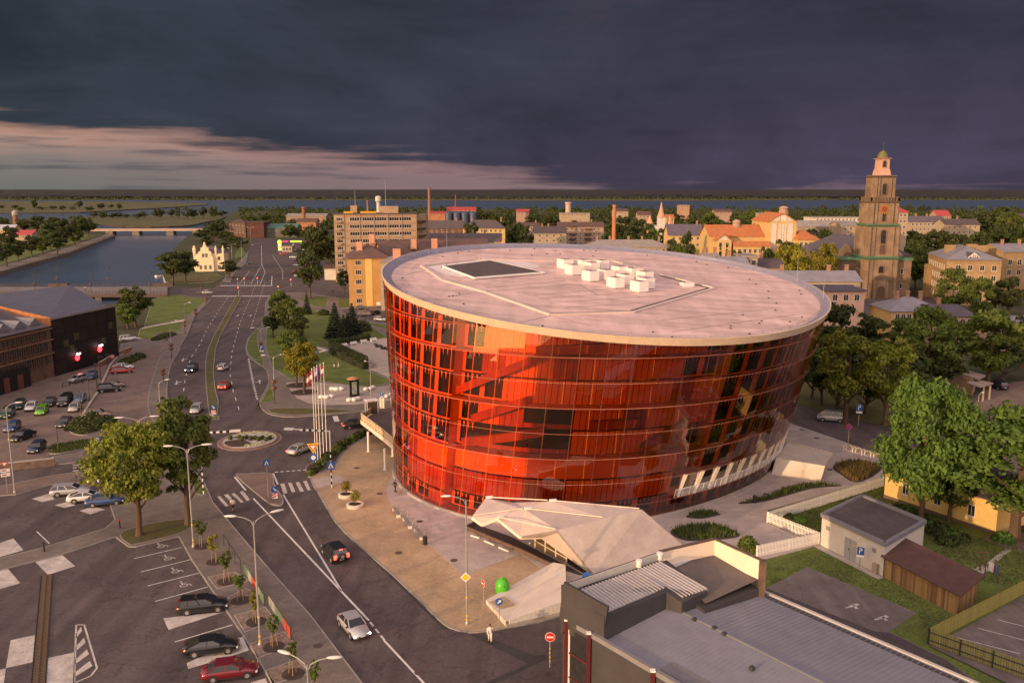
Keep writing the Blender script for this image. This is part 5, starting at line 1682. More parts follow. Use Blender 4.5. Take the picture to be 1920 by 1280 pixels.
lw = house('cream_annex', 'narrow cream house end wall between the ochre house and the hall', 'house', fx(714, 284, 540), fx(748, 284, 540), 14, 16.4, 'hip', 1.4, creamp, roof_grey, over=.3)
MB().box((-38.6, 287, 18.6), (2.6, 1.6, 4.0)).build('chimney', chm, lw, lw.location)
# ---------------------------------------------------------------- apartment block
ap0, ap1 = fx(629, 374, 500), fx(783, 380, 500)
ap = thing('apartment_block', 'nine-storey tan apartment block with rows of window bands', 'apartment block', (ap0.x, ap0.y, 0))
cs = corners(ap0, ap1, 14)
MB().prism(cs, 0, 29.4).build('wall', brickgrey, ap, ap.location)
e_ = fx(799, 386, 500)
MB().prism([ap1 + Vector((.02, 2)), e_ + Vector((0, 2)), e_ + Vector((0, 13)), ap1 + Vector((.02, 13))], 0, 29.2).build('wing_wall', brickgrey, ap, ap.location)
MB().prism(inset(cs, -.25), 29.41, 29.9).build('roof', roof_dark, ap, ap.location)
P = lambda u, o=.0: ap0.lerp(ap1, u) + Vector(((ap1 - ap0).normalized().y, -(ap1 - ap0).normalized().x)) * o
for k in range(9):
 z = 1.4 + 3.15 * k
 facade(ap, P(.02, .03), P(.11, .03), (z,), 1, 2.6, 1.6, 2)
 facade(ap, P(.135, .03), P(.985, .03), (z,), 5, 5.2, 1.65, 4)
 facade(ap, ap1 + Vector((.6, 1.97)), e_ + Vector((-.6, 1.97)), (z,), 1, 2.0, 1.6, 1)
 MB().bar((*P(.025, .55), z - .55), (*P(.085, .55), z - .55), 1.1, .9).build('balcony', A('balcony_panel', (.30, .20, .14), .9, .3, .2), ap, ap.location)
 MB().bar((ap1.x + 1.0, ap1.y + 1.4, z - .5), (e_.x - .3, e_.y + 1.4, z - .5), 1.1, .9).build('balcony', A('balcony_dark', (.10, .06, .05), .9, .3, .2), ap, ap.location)
 MB().bar((*P(.13, .06), z + 2.2), (*P(.99, .06), z + 2.2), .10, .9).build('spandrel', A('spandrel', (.33, .21, .135), .9, .2, .2), ap, ap.location)
for u in (.115, .305, .475, .645, .815, .99):
 MB().bar((*P(u, .15), 14.7), (*P(u + .008, .15), 14.7), .3, 29.4).build('pilaster', brickgrey, ap, ap.location)
for u0, u1, h, m_ in ((.20, .28, 3.3, brickgrey), (.55, .78, 3.0, brickgrey)):
 a, b = P(u0, -5), P(u1, -5)
 MB().bar((a.x, a.y, 29.9 + h / 2), (b.x, b.y, 29.9 + h / 2), 5, h).build('roof_house', m_, ap, ap.location)
for u0, u1 in ((.12, .23), (.32, .51)):
 MB().bar((*P(u0, -.5), 30.3), (*P(u1, -.5), 30.3), .4, 1.0).build('yellow_band', A('yellow_band', (.55, .30, .03), .8, .1, 1), ap, ap.location)
for u, h in ((.63, 14), (.26, 9)):
 p = P(u, -5)
 MB().tube([(p.x, p.y, 31), (p.x, p.y, 31 + h)], [.15, .06], 5).build('antenna', polegrey, ap, ap.location)
# ---------------------------------------------------------------- white gabled villa on the canal
v0, v1 = fx(364, 425, 500), fx(421, 427, 500)
vi = house('gabled_villa', 'cream villa with a stepped ornamental gable beside the canal', 'villa', v0, v1, 12, 9.0, 'hip', 3.0, A('villa_cream', (.72, .58, .38), .85, .06, .4), roof_slate, over=.2)
g0, g1 = v0.lerp(v1, .12), v0.lerp(v1, .66)
gd = (g1 - g0).normalized()
gn = Vector((gd.y, -gd.x))
pr = [(0, 0), (1, 0), (1, .52), (.9, .58), (.9, .72), (.74, .78), (.74, .88), (.60, .93), (.55, 1.05), (.5, 1.12), (.45, 1.05), (.40, .93), (.26, .88), (.26, .78), (.1, .72), (.1, .58), (0, .52)]
L_ = (g1 - g0).length
mb = MB()
fr3 = [Vector((g0.x + gd.x * L_ * u + gn.x * 1.2, g0.y + gd.y * L_ * u + gn.y * 1.2, z * 13.2)) for u, z in pr]
bk3 = [p - Vector((gn.x, gn.y, 0)) * 1.6 for p in fr3]
n = len(pr)
mb.add(fr3 + bk3, [tuple(range(n)), tuple(range(n, 2 * n))[::-1]] + [(i + n, (i + 1) % n + n, (i + 1) % n, i) for i in range(n)])
mb.build('ornamental_gable', MATS['villa_cream'], vi, vi.location)
facade(vi, g0 + gn * 1.23, g1 + gn * 1.23, (1.0,), 3, 1.2, 2.2, 1)
facade(vi, g0 + gn * 1.23, g1 + gn * 1.23, (7.0,), 2, 1.2, 2.0, 1, u0=.3, u1=.7)
facade(vi, g1 + gn * .03, v1 + gn * .03, (1.0, 5.4), 1, 1.4, 2.0, 1)
for p in (v1 - gd * .3, v0 + gd * .3, g1 + gd * 1.2, g0 - gd * 1.0):
 MB().lathe([(.55, 0), (.55, 2.4), (.75, 2.5), (.35, 3.6), (.12, 4.6)], (p.x, p.y, 8.2), 8).build('pinnacle', MATS['villa_cream'], vi, vi.location)
# ---------------------------------------------------------------- houses of the town
HOUSES = [
 # name, label, pxl, pxr, Y, eave py, ridge py, depth, roof kind, wall, roof, rows, n, side n
 ('long_house', 'long low pale house with dark roof right of the apartment block', 798, 939, 410, 452, 437, 12, 'gable', creamp, roof_dark, 2, 12, 2, (.3, .42, .62, .78)),
 ('yellow_terrace', 'yellow terrace with dark roof behind the long low house', 868, 947, 520, 428, 412, 12, 'hip', yellowp, roof_dark, 2, 8, 2, (.2, .9)),
 ('dark_terrace', 'dark roofed terrace beside the tall round chimney', 800, 868, 530, 428, 413, 12, 'gable', brownbrick, roof_dark, 2, 6, 0, (.4, .8)),
 ('pink_apartments', 'long pink apartment house with brown roof and dark balconies', 1046, 1132, 560, 425, 416, 13, 'gable', pinkp, roof_brown, 4, 9, 2, (.3, .5, .75)),
 ('cream_apartments', 'cream apartment house with a blind gable end turned to the hall', 1002, 1062, 530, 437, 424, 18, 'gable', creamp, roof_dark, 3, 4, 3, (.25, .45)),
 ('side_apartments', 'cream brown-roofed apartment house half hidden by trees behind the blind gable', 984, 1010, 575, 424, 417, 12, 'gable', creamp, roof_brown, 3, 3, 0, (.8,)),
 ('grey_roof_house', 'house with a wide pale grey hip roof and a row of brick chimneys', 1098, 1260, 400, 463, 449, 16, 'hip', creamp, roof_grey, 1, 12, 0, (.15, .3, .52, .68, .88)),
 ('dark_roof_villa', 'yellow villa with a steep dark roof left of the orange-roofed hall', 1254, 1318, 420, 441, 420, 14, 'gable', yellowp, roof_slate, 2, 5, 2, (.9,)),
 ('white_cottage', 'small white gable house just over the far right edge of the hall roof', 1324, 1349, 255, 484, 474, 9, 'gable', whitep, roof_grey, 1, 2, 0, (.1, .9)),
 ('mauve_roof_house', 'house with a mauve sheet roof behind the right edge of the hall roof', 1353, 1402, 240, 494, 480, 9, 'gable', creamp, roof_blue, 1, 4, 1, (.4,)),
 ('beige_block', 'small beige flat block between mauve and dark roofs', 1396, 1421, 244, 482, 479, 10, 'flat', creamp, roof_grey, 1, 2, 1, ()),
 ('dark_gable_house', 'house with a dark sloping roof below the round trees', 1421, 1470, 246, 502, 484, 10, 'gable', creamp, roof_dark, 1, 3, 0, (.3,)),
 ('blue_roof_house', 'long cream house with a pale blue-grey roof and chimneys before the church', 1442, 1614, 236, 527, 507, 11, 'gable', creamp, roof_blue, 2, 13, 1, (.2, .72, .92)),
 ('salmon_annex', 'salmon flat-roofed annex with a dark blue roof below the long cream house', 1552, 1622, 205, 546, 541, 11, 'flat', A('salmon_plaster', (.56, .36, .28), .9, .12, .4), roof_slate, 1, 3, 0, ()),
 ('pale_flats', 'five-storey pale flats left of the church tower', 1578, 1614, 415, 423, 414, 16, 'gable', creamp, roof_grey, 4, 3, 3, ()),
 ('grey_flats', 'long pale flats with grey roof behind the orange-roofed hall', 1497, 1577, 440, 425, 413, 14, 'gable', creamp, roof_grey, 3, 7, 0, ()),
 ('white_factory', 'long low white factory far behind the church tower', 1524, 1618, 640, 408, 403, 20, 'flat', whitep, roof_grey, 1, 12, 0, ()),
 ('rotunda_house', 'tall cream house with red roof right behind the church tower', 1670, 1703, 450, 398, 384, 16, 'hip', creamp, roof_red, 4, 4, 2, ()),
 ('pale_row', 'long pale terrace with slate roof right of the church tower', 1704, 1772, 560, 416, 405, 12, 'gable', creamp, roof_slate, 2, 8, 0, (.3, .6)),
 ('pale_row_gable', 'pale terrace with a lit gable end at the right of the town', 1772, 1838, 520, 421, 410, 14, 'gable', creamp, roof_dark, 2, 6, 2, (.3, .5)),
 ('red_roof_cottage', 'red roofed cottage among trees right of the church tower', 1757, 1782, 640, 404, 394, 12, 'gable', pinkp, roof_red, 1, 3, 0, ()),
 ('blue_hip_house', 'low house with a blue-grey hip roof and white chimneys before the brown apartments', 1672, 1772, 226, 583, 556, 14, 'hip', yellowp, roof_blue, 1, 8, 0, (.3, .5, .75)),
 ('blue_gable_house', 'low house with a dark gable and striped brick wall beside the blue hip roof', 1772, 1828, 216, 592, 570, 20, 'gable', pinkp, roof_slate, 2, 4, 2, (.4,)),
 ('blue_barn', 'low house with a blue-grey roof at the right edge behind the trees', 1872, 1960, 205, 606, 592, 10, 'gable', pinkp, roof_blue, 1, 6, 0, ()),
 ('red_roof_house', 'pale house with a bright red roof across the canal', 18, 59, 655, 440, 431, 13, 'gable', creamp, roof_red, 2, 4, 2, ()),
 ('yellow_bank_house', 'yellow house with a pale blue roof across the canal at the frame edge', -12, 24, 690, 431, 421, 13, 'gable', yellowp, A('pale_blue_roof', (.35, .37, .42), .5, .1, 1), 2, 4, 1, ()),
 ('brown_office', 'brown brick office with cream corners at the far end of the boulevard', 426, 460, 728, 418, 411, 22, 'hip', brownbrick, roof_brown, 3, 5, 2, ()),
 ('dark_red_hall', 'dark red windowless hall at the far end of the boulevard', 462, 494, 728, 417, 411, 22, 'flat', A('dark_red_clad', (.085, .035, .03), .9, .3, .3), roof_dark, 0, 0, 0, ()),
 ('green_roof_shed', 'shed with a teal roof and white gateway at the far end of the boulevard', 494, 556, 735, 428, 419, 18, 'gable', A('teal_wall', (.12, .12, .09), .9, .2, .3), A('teal_roof', (.075, .15, .125), .6, .15, .5), 1, 4, 0, ()),
 ('brick_factory', 'orange brick factory block behind the petrol station', 556, 592, 800, 416, 409, 16, 'gable', A('orange_brick2', (.36, .15, .075), .9, .2, .4), roof_brown, 1, 3, 0, ()),
 ('long_warehouse', 'long low grey warehouse far behind the petrol station', 536, 611, 1050, 405, 400, 26, 'gable', A('tan_wall', (.28, .19, .14), .9, .2, .2), roof_grey, 1, 8, 0, ()),
 ('white_kiosk', 'low white building at the foot of the apartment block', 608, 631, 384, 503, 497, 10, 'gable', whitep, roof_brown, 0, 0, 0, ()),
 ('red_workshops', 'red roofed workshops by the tall round chimney', 806, 842, 780, 400, 396, 16, 'gable', A('orange_brick2', (.36, .15, .075)), roof_red, 1, 4, 0, ()),
 ('red_mill', 'red brick mill behind the blue tanks', 838, 892, 960, 394, 388, 16, 'gable', A('orange_brick2', (.36, .15, .075)), roof_red, 1, 6, 0, ()),
 ('pink_roof_house', 'pink roofed house among far trees left of the round tower', 968, 992, 950, 397, 392, 12, 'gable', pinkp, roof_red, 1, 3, 0, ()),
 ('flat_depot', 'long pale depot beside the far round tower', 1050, 1106, 900, 400, 395, 16, 'flat', creamp, roof_grey, 1, 6, 0, ()),
 ('far_lit_block', 'far sunlit orange block with a stepped top on the skyline', 1275, 1293, 1050, 385, 381, 18, 'flat', A('lit_block', (.36, .22, .15), .9, .1, .1), roof_grey, 2, 3, 0, ()),
 ('far_yellow_house', 'far yellow house among trees right of the spire', 1250, 1264, 620, 408, 402, 12, 'gable', yellowp, roof_orange, 1, 3, 0, ()),
 ('far_white_house', 'far pale house between trees left of the big gable', 1424, 1454, 760, 400, 396, 12, 'flat', creamp, roof_grey, 1, 3, 0, ()),
 ('far_yellow_cottage', 'small far yellow house at the right edge of the skyline trees', 1906, 1925, 700, 407, 400, 12, 'gable', yellowp, roof_dark, 1, 2, 0, ()),
 ('far_pink_row', 'far pink house row right of the dark spire trees', 1340, 1372, 900, 397, 392, 14, 'gable', pinkp, roof_brown, 1, 4, 0, ()),
 ('far_brown_house', 'far brown roofed house above the dark-roofed villa', 1196, 1220, 820, 403, 396, 14, 'gable', pinkp, roof_brown, 1, 3, 0, ()),
 ('far_house_mid', 'far tan house left of the orthodox spire', 1150, 1178, 930, 396, 391, 14, 'gable', creamp, roof_brown, 1, 3, 0, ()),
]
for nm, lb, xl, xr, Y, pe, prg, dep, rk, wm_, rm_, nr, n_, sn, chs in HOUSES:
 he, hr = fz(pe, Y), fz(prg, Y)
 if rk == 'flat':
  rise = .35
 else:
  rise = max(1.2, fz(prg, Y + dep / 2) - he)
 fl = 3.1
 rows = [he - fl * (k + 1) + .75 for k in range(nr) if he - fl * (k + 1) + .75 > .4]
 house(nm, lb, 'house', fx(xl, Y, pe), fx(xr, Y, pe), dep, he, rk, rise, wm_, rm_, rows, n_, 1.25, 1.6, 1, sn, chim=[(u, .5) for u in chs], over=.5)
# dark balconies of the pink apartments
pa = bpy.data.objects['pink_apartments']
for u in (.32, .66):
 for k in range(4):
  p = fx(1046, 560).lerp(fx(1132, 560), u)
  MB().box((p.x, p.y - .6, pa.children[0].bound_box[1][2] - 3.1 * (k + 1) + .6), (4.2, 1.2, 1.1)).build('balcony', A('balcony_dark', (.1, .06, .05)), pa, pa.location)
# orange-roofed theatre with the great gable
Yt = 382
th_ = thing('gabled_hall', 'yellow hall with orange tile roofs and a tall white-panelled gable', 'hall', (fx(1331, Yt).x, Yt, 0))
TOo = th_.location
def wing(xl, xr, Y, pe, prg, dep, rk='gable', along=True, wm_=yellowp, rm_=roof_orange):
 he = fz(pe, Y)
 c = corners(fx(xl, Y, pe), fx(xr, Y, pe), dep)
 MB().prism(c, 0, he).build('wall', wm_, th_, TOo)
 roof_on(th_, c, he, rk, fz(prg, Y + dep / 2) - he, rm_, .5, along, wm_)
 return c, he
c, he = wing(1331, 1443, Yt, 443, 421, 20)
facade(th_, c[0] + Vector((0, -.03)), c[1] + Vector((0, -.03)), (he - 6.5,), 9, 1.6, 4.4, 0, whitep, whitep, .42, .98, name='wall_panel')
c2, h2 = wing(1378, 1445, Yt - 8, 461, 452, 8)
facade(th_, c2[0] + Vector((0, -.03)), c2[1] + Vector((0, -.03)), (h2 - 3.2, h2 - 6.5), 6, 1.3, 1.9, 1)
c3, h3 = wing(1343, 1372, Yt - 6, 451, 438, 10, along=False)
a, b = c3[0], c3[1]
MB().add([(a.x + 1.0, a.y - .06, h3 + .2), (b.x - 1.0, b.y - .06, h3 + .2), ((a.x + b.x) / 2, a.y - .06, h3 + 2.4)], [(0, 1, 2)]).build('white_tympanum', whitep, th_, TOo)
facade(th_, a + Vector((0, -.03)), b + Vector((0, -.03)), (h3 - 3, h3 - 7), 2, 1.4, 2.2, 1)
c4, h4 = wing(1441, 1494, Yt - 4, 416, 398, 26, along=False)
a, b = c4[0], c4[1]
w_ = b.x - a.x
for u0, u1, z0, z1 in ((.12, .30, -12, -.6), (.37, .47, -8.5, -.9), (.49, .56, -8.5, -.9), (.58, .65, -8.5, -.9), (.70, .88, -9, -.6)):
 MB().box((a.x + w_ * (u0 + u1) / 2, a.y - .06, h4 + (z0 + z1) / 2), (w_ * (u1 - u0), .14, z1 - z0)).build('white_panel', whitep, th_, TOo)
for u0, u1, r_ in ((.14, .40, .5), (.43, .63, .9), (.66, .86, .5)):
 MB().add([(a.x + w_ * u0, a.y - .08, h4 + .3), (a.x + w_ * u1, a.y - .08, h4 + .3), (a.x + w_ * u1, a.y - .08, h4 + .3 + (2.6 if u1 < .65 else .5)), (a.x + w_ * u0, a.y - .08, h4 + .3 + (2.6 if u0 > .4 else .5))], [(0, 1, 2, 3)]).build('white_panel', whitep, th_, TOo)
c5, h5 = wing(1496, 1536, Yt - 10, 449, 431, 18, 'hip')
facade(th_, c5[0] + Vector((0, -.03)), c5[1] + Vector((0, -.03)), (h5 - 3, h5 - 6.5), 4, 1.3, 1.9, 1)
for x, y0, y1, r_, Y in ((1467, 397, 386, 1.9, Yt + 3), (1380, 425, 411, 1.7, Yt + 9)):
 p = fx(x, Y)
 z0, z1 = fz(y0, Y), fz(y1, Y)
 hgt = z1 - z0
 MB().lathe([(r_ * 1.15, -1.5), (r_ * 1.15, hgt * .1), (r_, hgt * .15), (r_, hgt * .55), (r_ * 1.2, hgt * .6), (r_ * .85, hgt * .85), (r_ * .15, hgt)], (p.x, p.y, z0), 12).build('cupola', pinkp, th_, TOo)
for x in (1520, 1525, 1530):
 p = far(x, 437.5, Yt - 4)
 MB().box((p.x, p.y - 1.5, p.z + .3), (1.1, .6, 1.0)).build('skylight', window, th_, TOo)
# ---------------------------------------------------------------- chimneys, towers, tanks
def stack(name, label, px, pyt, Y, r0, r1, m, cat='chimney', cap=True, base=0):
 p = fx(px, Y)
 zt = fz(pyt, Y)
 t = thing(name, label, cat, (p.x, p.y, base))
 MB().lathe([(r0, 0), (r1, zt - base)], (0, 0, 0), 14).build('shaft', m, t)
 if cap:
  MB().lathe([(r1 * 1.25, zt - base - 1.4), (r1 * 1.25, zt - base + .05), (r1 * .7, zt - base + .06)], (0, 0, 0), 14).build('rim', m, t)
 return t
stack('brick_chimney', 'slim orange brick chimney rising behind the hall roof', 1151, 384, 440, 1.35, .75, A('chimney_orange', (.45, .16, .07), .9, .2, .4))
stack('factory_chimney', 'tallest brown factory chimney on the skyline', 806, 352, 860, 2.0, 1.25, A('chimney_brown', (.24, .13, .09), .9, .2, .3))
stack('thin_red_chimney', 'thin red chimney far behind the blue tanks', 855, 366, 1150, 1.5, .9, A('chimney_red', (.22, .06, .06), .9, .2, .3))
stack('short_stack', 'short dark brown chimney left of the white water tower', 691, 376, 1000, 1.6, 1.0, MATS['chimney_brown'])
stack('mill_stack', 'square brown chimney over the brick factory', 571, 388, 830, 2.2, 1.5, redbrick)
stack('mast', 'slim dark mast above the apartment block roof', 746, 382, 900, .8, .4, darkmetal, 'mast', False)
wt = stack('water_tower', 'white concrete water tower with a wider tank on the skyline', 711, 376, 900, 2.2, 1.9, whitep, 'water tower', False)
z0, z1 = fz(378, 900), fz(368, 900)
MB().lathe([(1.9, z0 - 1), (3.1, z0 + .6), (3.1, z1 - 1), (2.2, z1), (.4, z1 + .5)], (0, 0, 0), 14).build('tank', whitep, wt)
rt_ = stack('round_tower', 'stubby pale round tower on the skyline', 1065, 379, 1000, 3.2, 3.2, A('tower_pale', (.45, .33, .27), .9, .1, .2), 'tower', True)
bt = stack('brick_water_tower', 'small brick water tower with a grey top across the canal', 32, 404, 900, 2.6, 2.4, redbrick, 'water tower', False)
MB().lathe([(2.4, fz(404, 900)), (3.0, fz(403, 900)), (3.0, fz(397, 900)), (.5, fz(394, 900))], (0, 0, 0), 12).build('tank', concrete, bt)
tank_me = MB().lathe([(3.0, 0), (3.0, 17), (2.6, 17.6), (.3, 18.4)], (0, 0, 0), 14).mesh('tank_shell', A('blue_tank', (.05, .065, .11), .5, .15, .3))
for j in range(7):
 p = fx(842 + j * 7.6, 690 + (j % 2) * 6)
 t = thing('storage_tank', 'dark blue storage tank in a row by the red mill', 'tank', (p.x, p.y, 0), group='blue storage tanks')
 obj('shell', tank_me, t).scale.z = (fz(397, 690)) / 18
# little church with a needle spire
px_ = fx(1238, 520)
sc = thing('spire_church', 'little white church with a pink needle spire and side turrets', 'church', (px_.x, px_.y, 0))
zb, zt = fz(408, 520), fz(379, 520)
MB().box((0, 6, (zb - 5) / 2), (9, 18, zb - 5)).build('nave', whitep, sc)
MB().box((0, -1, zb / 2), (4.2, 4.2, zb)).build('belfry', whitep, sc)
MB().lathe([(2.6, zb), (1.2, zb + (zt - zb) * .45), (.12, zt)], (0, -1, 0), 8).build('spire', A('spire_pink', (.5, .27, .18), .8, .1, .5), sc)
for x in (-6.5, 5.5):
 MB().lathe([(1.7, 0), (1.7, zb - 4), (2.1, zb - 3.8), (.2, zb + 1.2)], (x, 0, 0), 8).build('turret', MATS['spire_pink'], sc)
# ---------------------------------------------------------------- Holy Trinity tower
Yc = 322.0
pc = fx(1638.5, Yc, 520)
ch = thing('church', 'tall baroque stone church tower with green cornices, clock and domed lantern', 'church', (pc.x, pc.y, 0))
stone = A('tower_stone', (.225, .155, .105), .9, .36, .22, fine=.12)
stone_dk = A('tower_trim', (.165, .115, .08), .9, .28, .3, fine=.12)
stone_pk = A('lantern_pink', (.48, .28, .21), .85, .14, .4)
copper = A('copper_green', (.085, .17, .10), .6, .25, .5)
domegr = A('dome_green', (.13, .125, .04), .6, .2, .5)
def stage(z0, z1, w0, w1, m, pil=True, dx=0.0, name='stage'):
 mb = MB()
 a, b = w0 / 2, w1 / 2
 mb.add([(-a + dx, -a, z0), (a + dx, -a, z0), (a + dx, a, z0), (-a + dx, a, z0), (-b + dx, -b, z1), (b + dx, -b, z1), (b + dx, b, z1), (-b + dx, b, z1)],
  [(0, 1, 5, 4), (1, 2, 6, 5), (2, 3, 7, 6), (3, 0, 4, 7), (4, 5, 6, 7)])
 s_ = mb.build(name, m, ch)
 if pil:
  for u in (-.93, -.62, .62, .93):
   for f in ((u * a + dx, -a - .1), (a + dx + .1, u * a), (-a + dx - .1, u * a)):
    MB().box((f[0], f[1], (z0 + z1) / 2), (.9, .9, z1 - z0 - .1) if abs(u) > .7 else (.7, .7, z1 - z0 - .1)).build('pilaster', m, ch)
def cornice(z, w, m, h=.9, name='cornice'):
 MB().lathe([(w * .707, 0), (w * .707 + .5, h * .35), (w * .707 + .9, h * .6), (w * .707 + .9, h * .75), (w * .707 + .1, h)], (0, 0, z), 4, rot=math.pi / 4).build(name, m, ch)
def niche(z, w, h, off, m=None, arch=True):
 mb = MB()
 y = -off
 p = [(-w / 2, 0), (w / 2, 0), (w / 2, h)]
 if arch:
  p += [(w / 2 * math.cos(a), h + w / 2 * math.sin(a)) for a in (.5, 1.05, 1.57, 2.1, 2.64)]
 p += [(-w / 2, h)]
 n = len(p)
 mb.add([(u, y - .04, z + v) for u, v in p], [tuple(range(n))])
 mb.build('window', m or window, ch)
 fr = MB()
 for (u0, v0), (u1, v1) in zip(p, p[1:] + p[:1]):
  fr.bar((u0 * 1.1, y - .08, z + v0), (u1 * 1.1, y - .08, z + v1), .28, .22)
 fr.build('window_surround', stone_dk, ch)
stage(0, 14.5, 11.4, 11.4, stone)
cornice(14.5, 11.4, copper, 1.3)
stage(15.8, 26.6, 11.2, 10.9, stone)
cornice(26.6, 10.7, copper, 1.1)
stage(27.7, 35.2, 9.6, 9.4, stone)
cornice(35.2, 9.4, stone_dk, .8)
mb = MB()
for s in (-1, 1):
 mb.bar((-5.1, s * 5.1, 37.3), (5.1, s * 5.1, 37.3), .3, .22)
 mb.bar((s * 5.1, -5.1, 37.3), (s * 5.1, 5.1, 37.3), .3, .22)
for k in range(11):
 u = -5.1 + 10.2 * k / 10
 for q in ((u, -5.1), (u, 5.1), (-5.1, u), (5.1, u)):
  mb.box((q[0], q[1], 36.6), (.35, .35, 1.4))
mb.build('balustrade', stone_dk, ch)
stage(36.0, 44.4, 7.0, 6.8, stone)
cornice(44.4, 7.0, stone_dk, .9)
stage(45.2, 47.4, 5.0, 4.2, stone_pk, False)
stage(47.4, 51.0, 3.9, 3.7, stone_pk, False, name='lantern')
cornice(51.0, 3.7, stone_pk, .5)
MB().lathe([(1.95, 0), (1.95, .3), (1.75, 1.2), (1.2, 2.1), (.5, 2.6), (.2, 2.9)], (0, 0, 51.5), 14).build('dome', domegr, ch, smooth=True)
cr_ = MB().tube([(0, 0, 54.2), (0, 0, 57.4)], .09, 5)
cr_.bar((-.7, 0, 56.5), (.7, 0, 56.5), .12, .12)
cr_.build('cross', darkmetal, ch)
niche(48.2, 1.1, 1.8, 1.95)
niche(38.2, 1.5, 3.4, 3.55)
niche(28.6, 1.3, 2.2, 4.85)
niche(20.4, 1.9, 4.2, 5.6)
niche(16.6, 1.9, 2.6, 5.65, A('brown_door', (.10, .055, .035), .8, .2, 1))
niche(9.6, 1.8, 1.8, 5.75)
ck = MB().lathe([(1.5, -.05), (1.5, .05)], (0, 0, 0), 20)
cko = ck.build('clock_face', A('clock_red', (.22, .04, .035), .7, .1, 1), ch)
cko.location = (0, -4.95, 33.0)
cko.rotation_euler.x = math.pi / 2
gold = A('gilt', (.62, .36, .06), .4, .1, 1, metal=.6)
mb = MB()
for k in range(12):
 a = TAU * k / 12
 mb.bar((1.1 * math.sin(a), -5.03, 33 + 1.1 * math.cos(a)), (1.85 * math.sin(a), -5.03, 33 + 1.85 * math.cos(a)), .08, .34)
mb.build('clock_numerals', gold, ch)
MB().bar((0, -5.05, 33), (.25, -5.05, 34.2), .14, .06).build('clock_hand', gold, ch)
MB().bar((0, -5.05, 33), (.75, -5.05, 32.6), .16, .06).build('clock_hand', gold, ch)
# portal
MB().box((0, -6.2, 3.6), (5.4, 1.4, 7.2)).build('portal', stone, ch)
MB().add([(-3.6, -7.1, 7.2), (3.6, -7.1, 7.2), (0, -7.1, 9.2), (-3.6, -5.6, 7.2), (3.6, -5.6, 7.2), (0, -5.6, 9.2)], [(0, 1, 2), (1, 4, 5, 2), (0, 2, 5, 3), (0, 3, 4, 1)]).build('pediment', stone_dk, ch)
niche(.2, 2.6, 3.4, 6.92, MATS['brown_door'])
for sx in (-2.3, 2.3):
 MB().lathe([(.5, 0), (.42, .4), (.36, 6.2), (.55, 6.8)], (sx, -7.1, .2), 10).build('column', stone, ch)
# nave shoulders and body
MB().box((9.2, 1.5, 7.0), (7.0, 8, 14.0)).build('shoulder', stone, ch)
MB().box((-9.2, 3.5, 7.0), (7.0, 8, 14.0)).build('shoulder', stone_dk, ch)
for s, y in ((9.2, 1.5), (-9.2, 3.5)):
 MB().box((s, y, 14.5), (7.8, 8.8, 1.0)).build('cornice', copper, ch)
MB().prism([(-13, 7.6), (17, 7.6), (17, 48), (-13, 48)], 0, 15).build('nave', stone_dk, ch)
MB().add([(-14, 7.3, 15), (18, 7.3, 15), (18, 48, 15), (-14, 48, 15), (2, 7.3, 21.5), (2, 48, 21.5)], [(1, 2, 5, 4), (3, 0, 4, 5), (0, 1, 4), (2, 3, 5)]).build('nave_roof', roof_slate, ch)
for x, m_ in ((9.0, stone_pk), (-8.6, stone_dk)):
 MB().add([(x - 4.3, 6.6, 15.05), (x + 4.6, 6.6, 15.05), (x + .1, 6.6, 19.6), (x - 4.3, 7.6, 15.05), (x + 4.6, 7.6, 15.05), (x + .1, 7.6, 19.6)], [(0, 1, 2), (1, 4, 5, 2), (0, 2, 5, 3)]).build('gable', m_, ch)
for z in (3.5, 9):
 facade(ch, (5.8 + pc.x, -2.6 + pc.y), (12.6 + pc.x, -2.6 + pc.y), (z,), 1, 1.1, 2.0, 0)
# ---------------------------------------------------------------- brown apartments on the right
r0, r1 = Vector((163, 303)), fx(1878, 296, 500)
ra = thing('brown_apartments', 'brown brick four-storey apartments with a grey metal roof and a white dormer gable', 'apartment house', (r0.x, r0.y, 0))
r0 = fx(1775, 299, 500)
rl = fx(1737, 330, 520)
hR = 16.0
rr = r1
cs = [r0, rr, rr + Vector((3, 30)), rl + Vector((-2, 2))]
MB().prism([r0, rr, rr + (rl - r0), rl], 0, hR).build('wall', A('tan_brick', (.30, .20, .105), .9, .2, .4, fine=.08), ra, ra.location)
facade(ra, r0, rr, (12.2, 8.6, 5.0, 1.6), 4, 1.6, 2.0, 1, u0=.1, u1=.98)
facade(ra, rl, r0, (12.2, 8.6, 5.0, 1.6), 8, 1.3, 1.9, 1)
bk = rr + (rl - r0)
e = .9
ctr = (r0 + rr + rl + bk) / 4
o_ = [p + (p - ctr).normalized() * e for p in (r0, rr, bk, rl)]
rg0 = (r0 + rr) / 2 * .62 + (rl + bk) / 2 * .38
rg1 = (rl + bk) / 2 * .75 + (r0 + rr) / 2 * .25
mb = MB().add([(p.x, p.y, hR) for p in o_] + [(rg0.x, rg0.y, hR + 4.0), (rg1.x, rg1.y, hR + 4.0)], [(0, 1, 4), (1, 2, 5, 4), (2, 3, 5), (3, 0, 4, 5)])
rfo = mb.build('roof', roof_blue, ra, ra.location)
mid = (r0 + rr) / 2 + Vector((.3, 1.2))
MB().add([(mid.x - 2.2, mid.y, hR + .6), (mid.x + 2.2, mid.y, hR + .6), (mid.x, mid.y, hR + 2.4), (mid.x, mid.y + 6, hR + 2.4)], [(0, 1, 2), (1, 3, 2), (2, 3, 0)]).build('dormer', roof_dark, rfo, ra.location)
mb = MB()
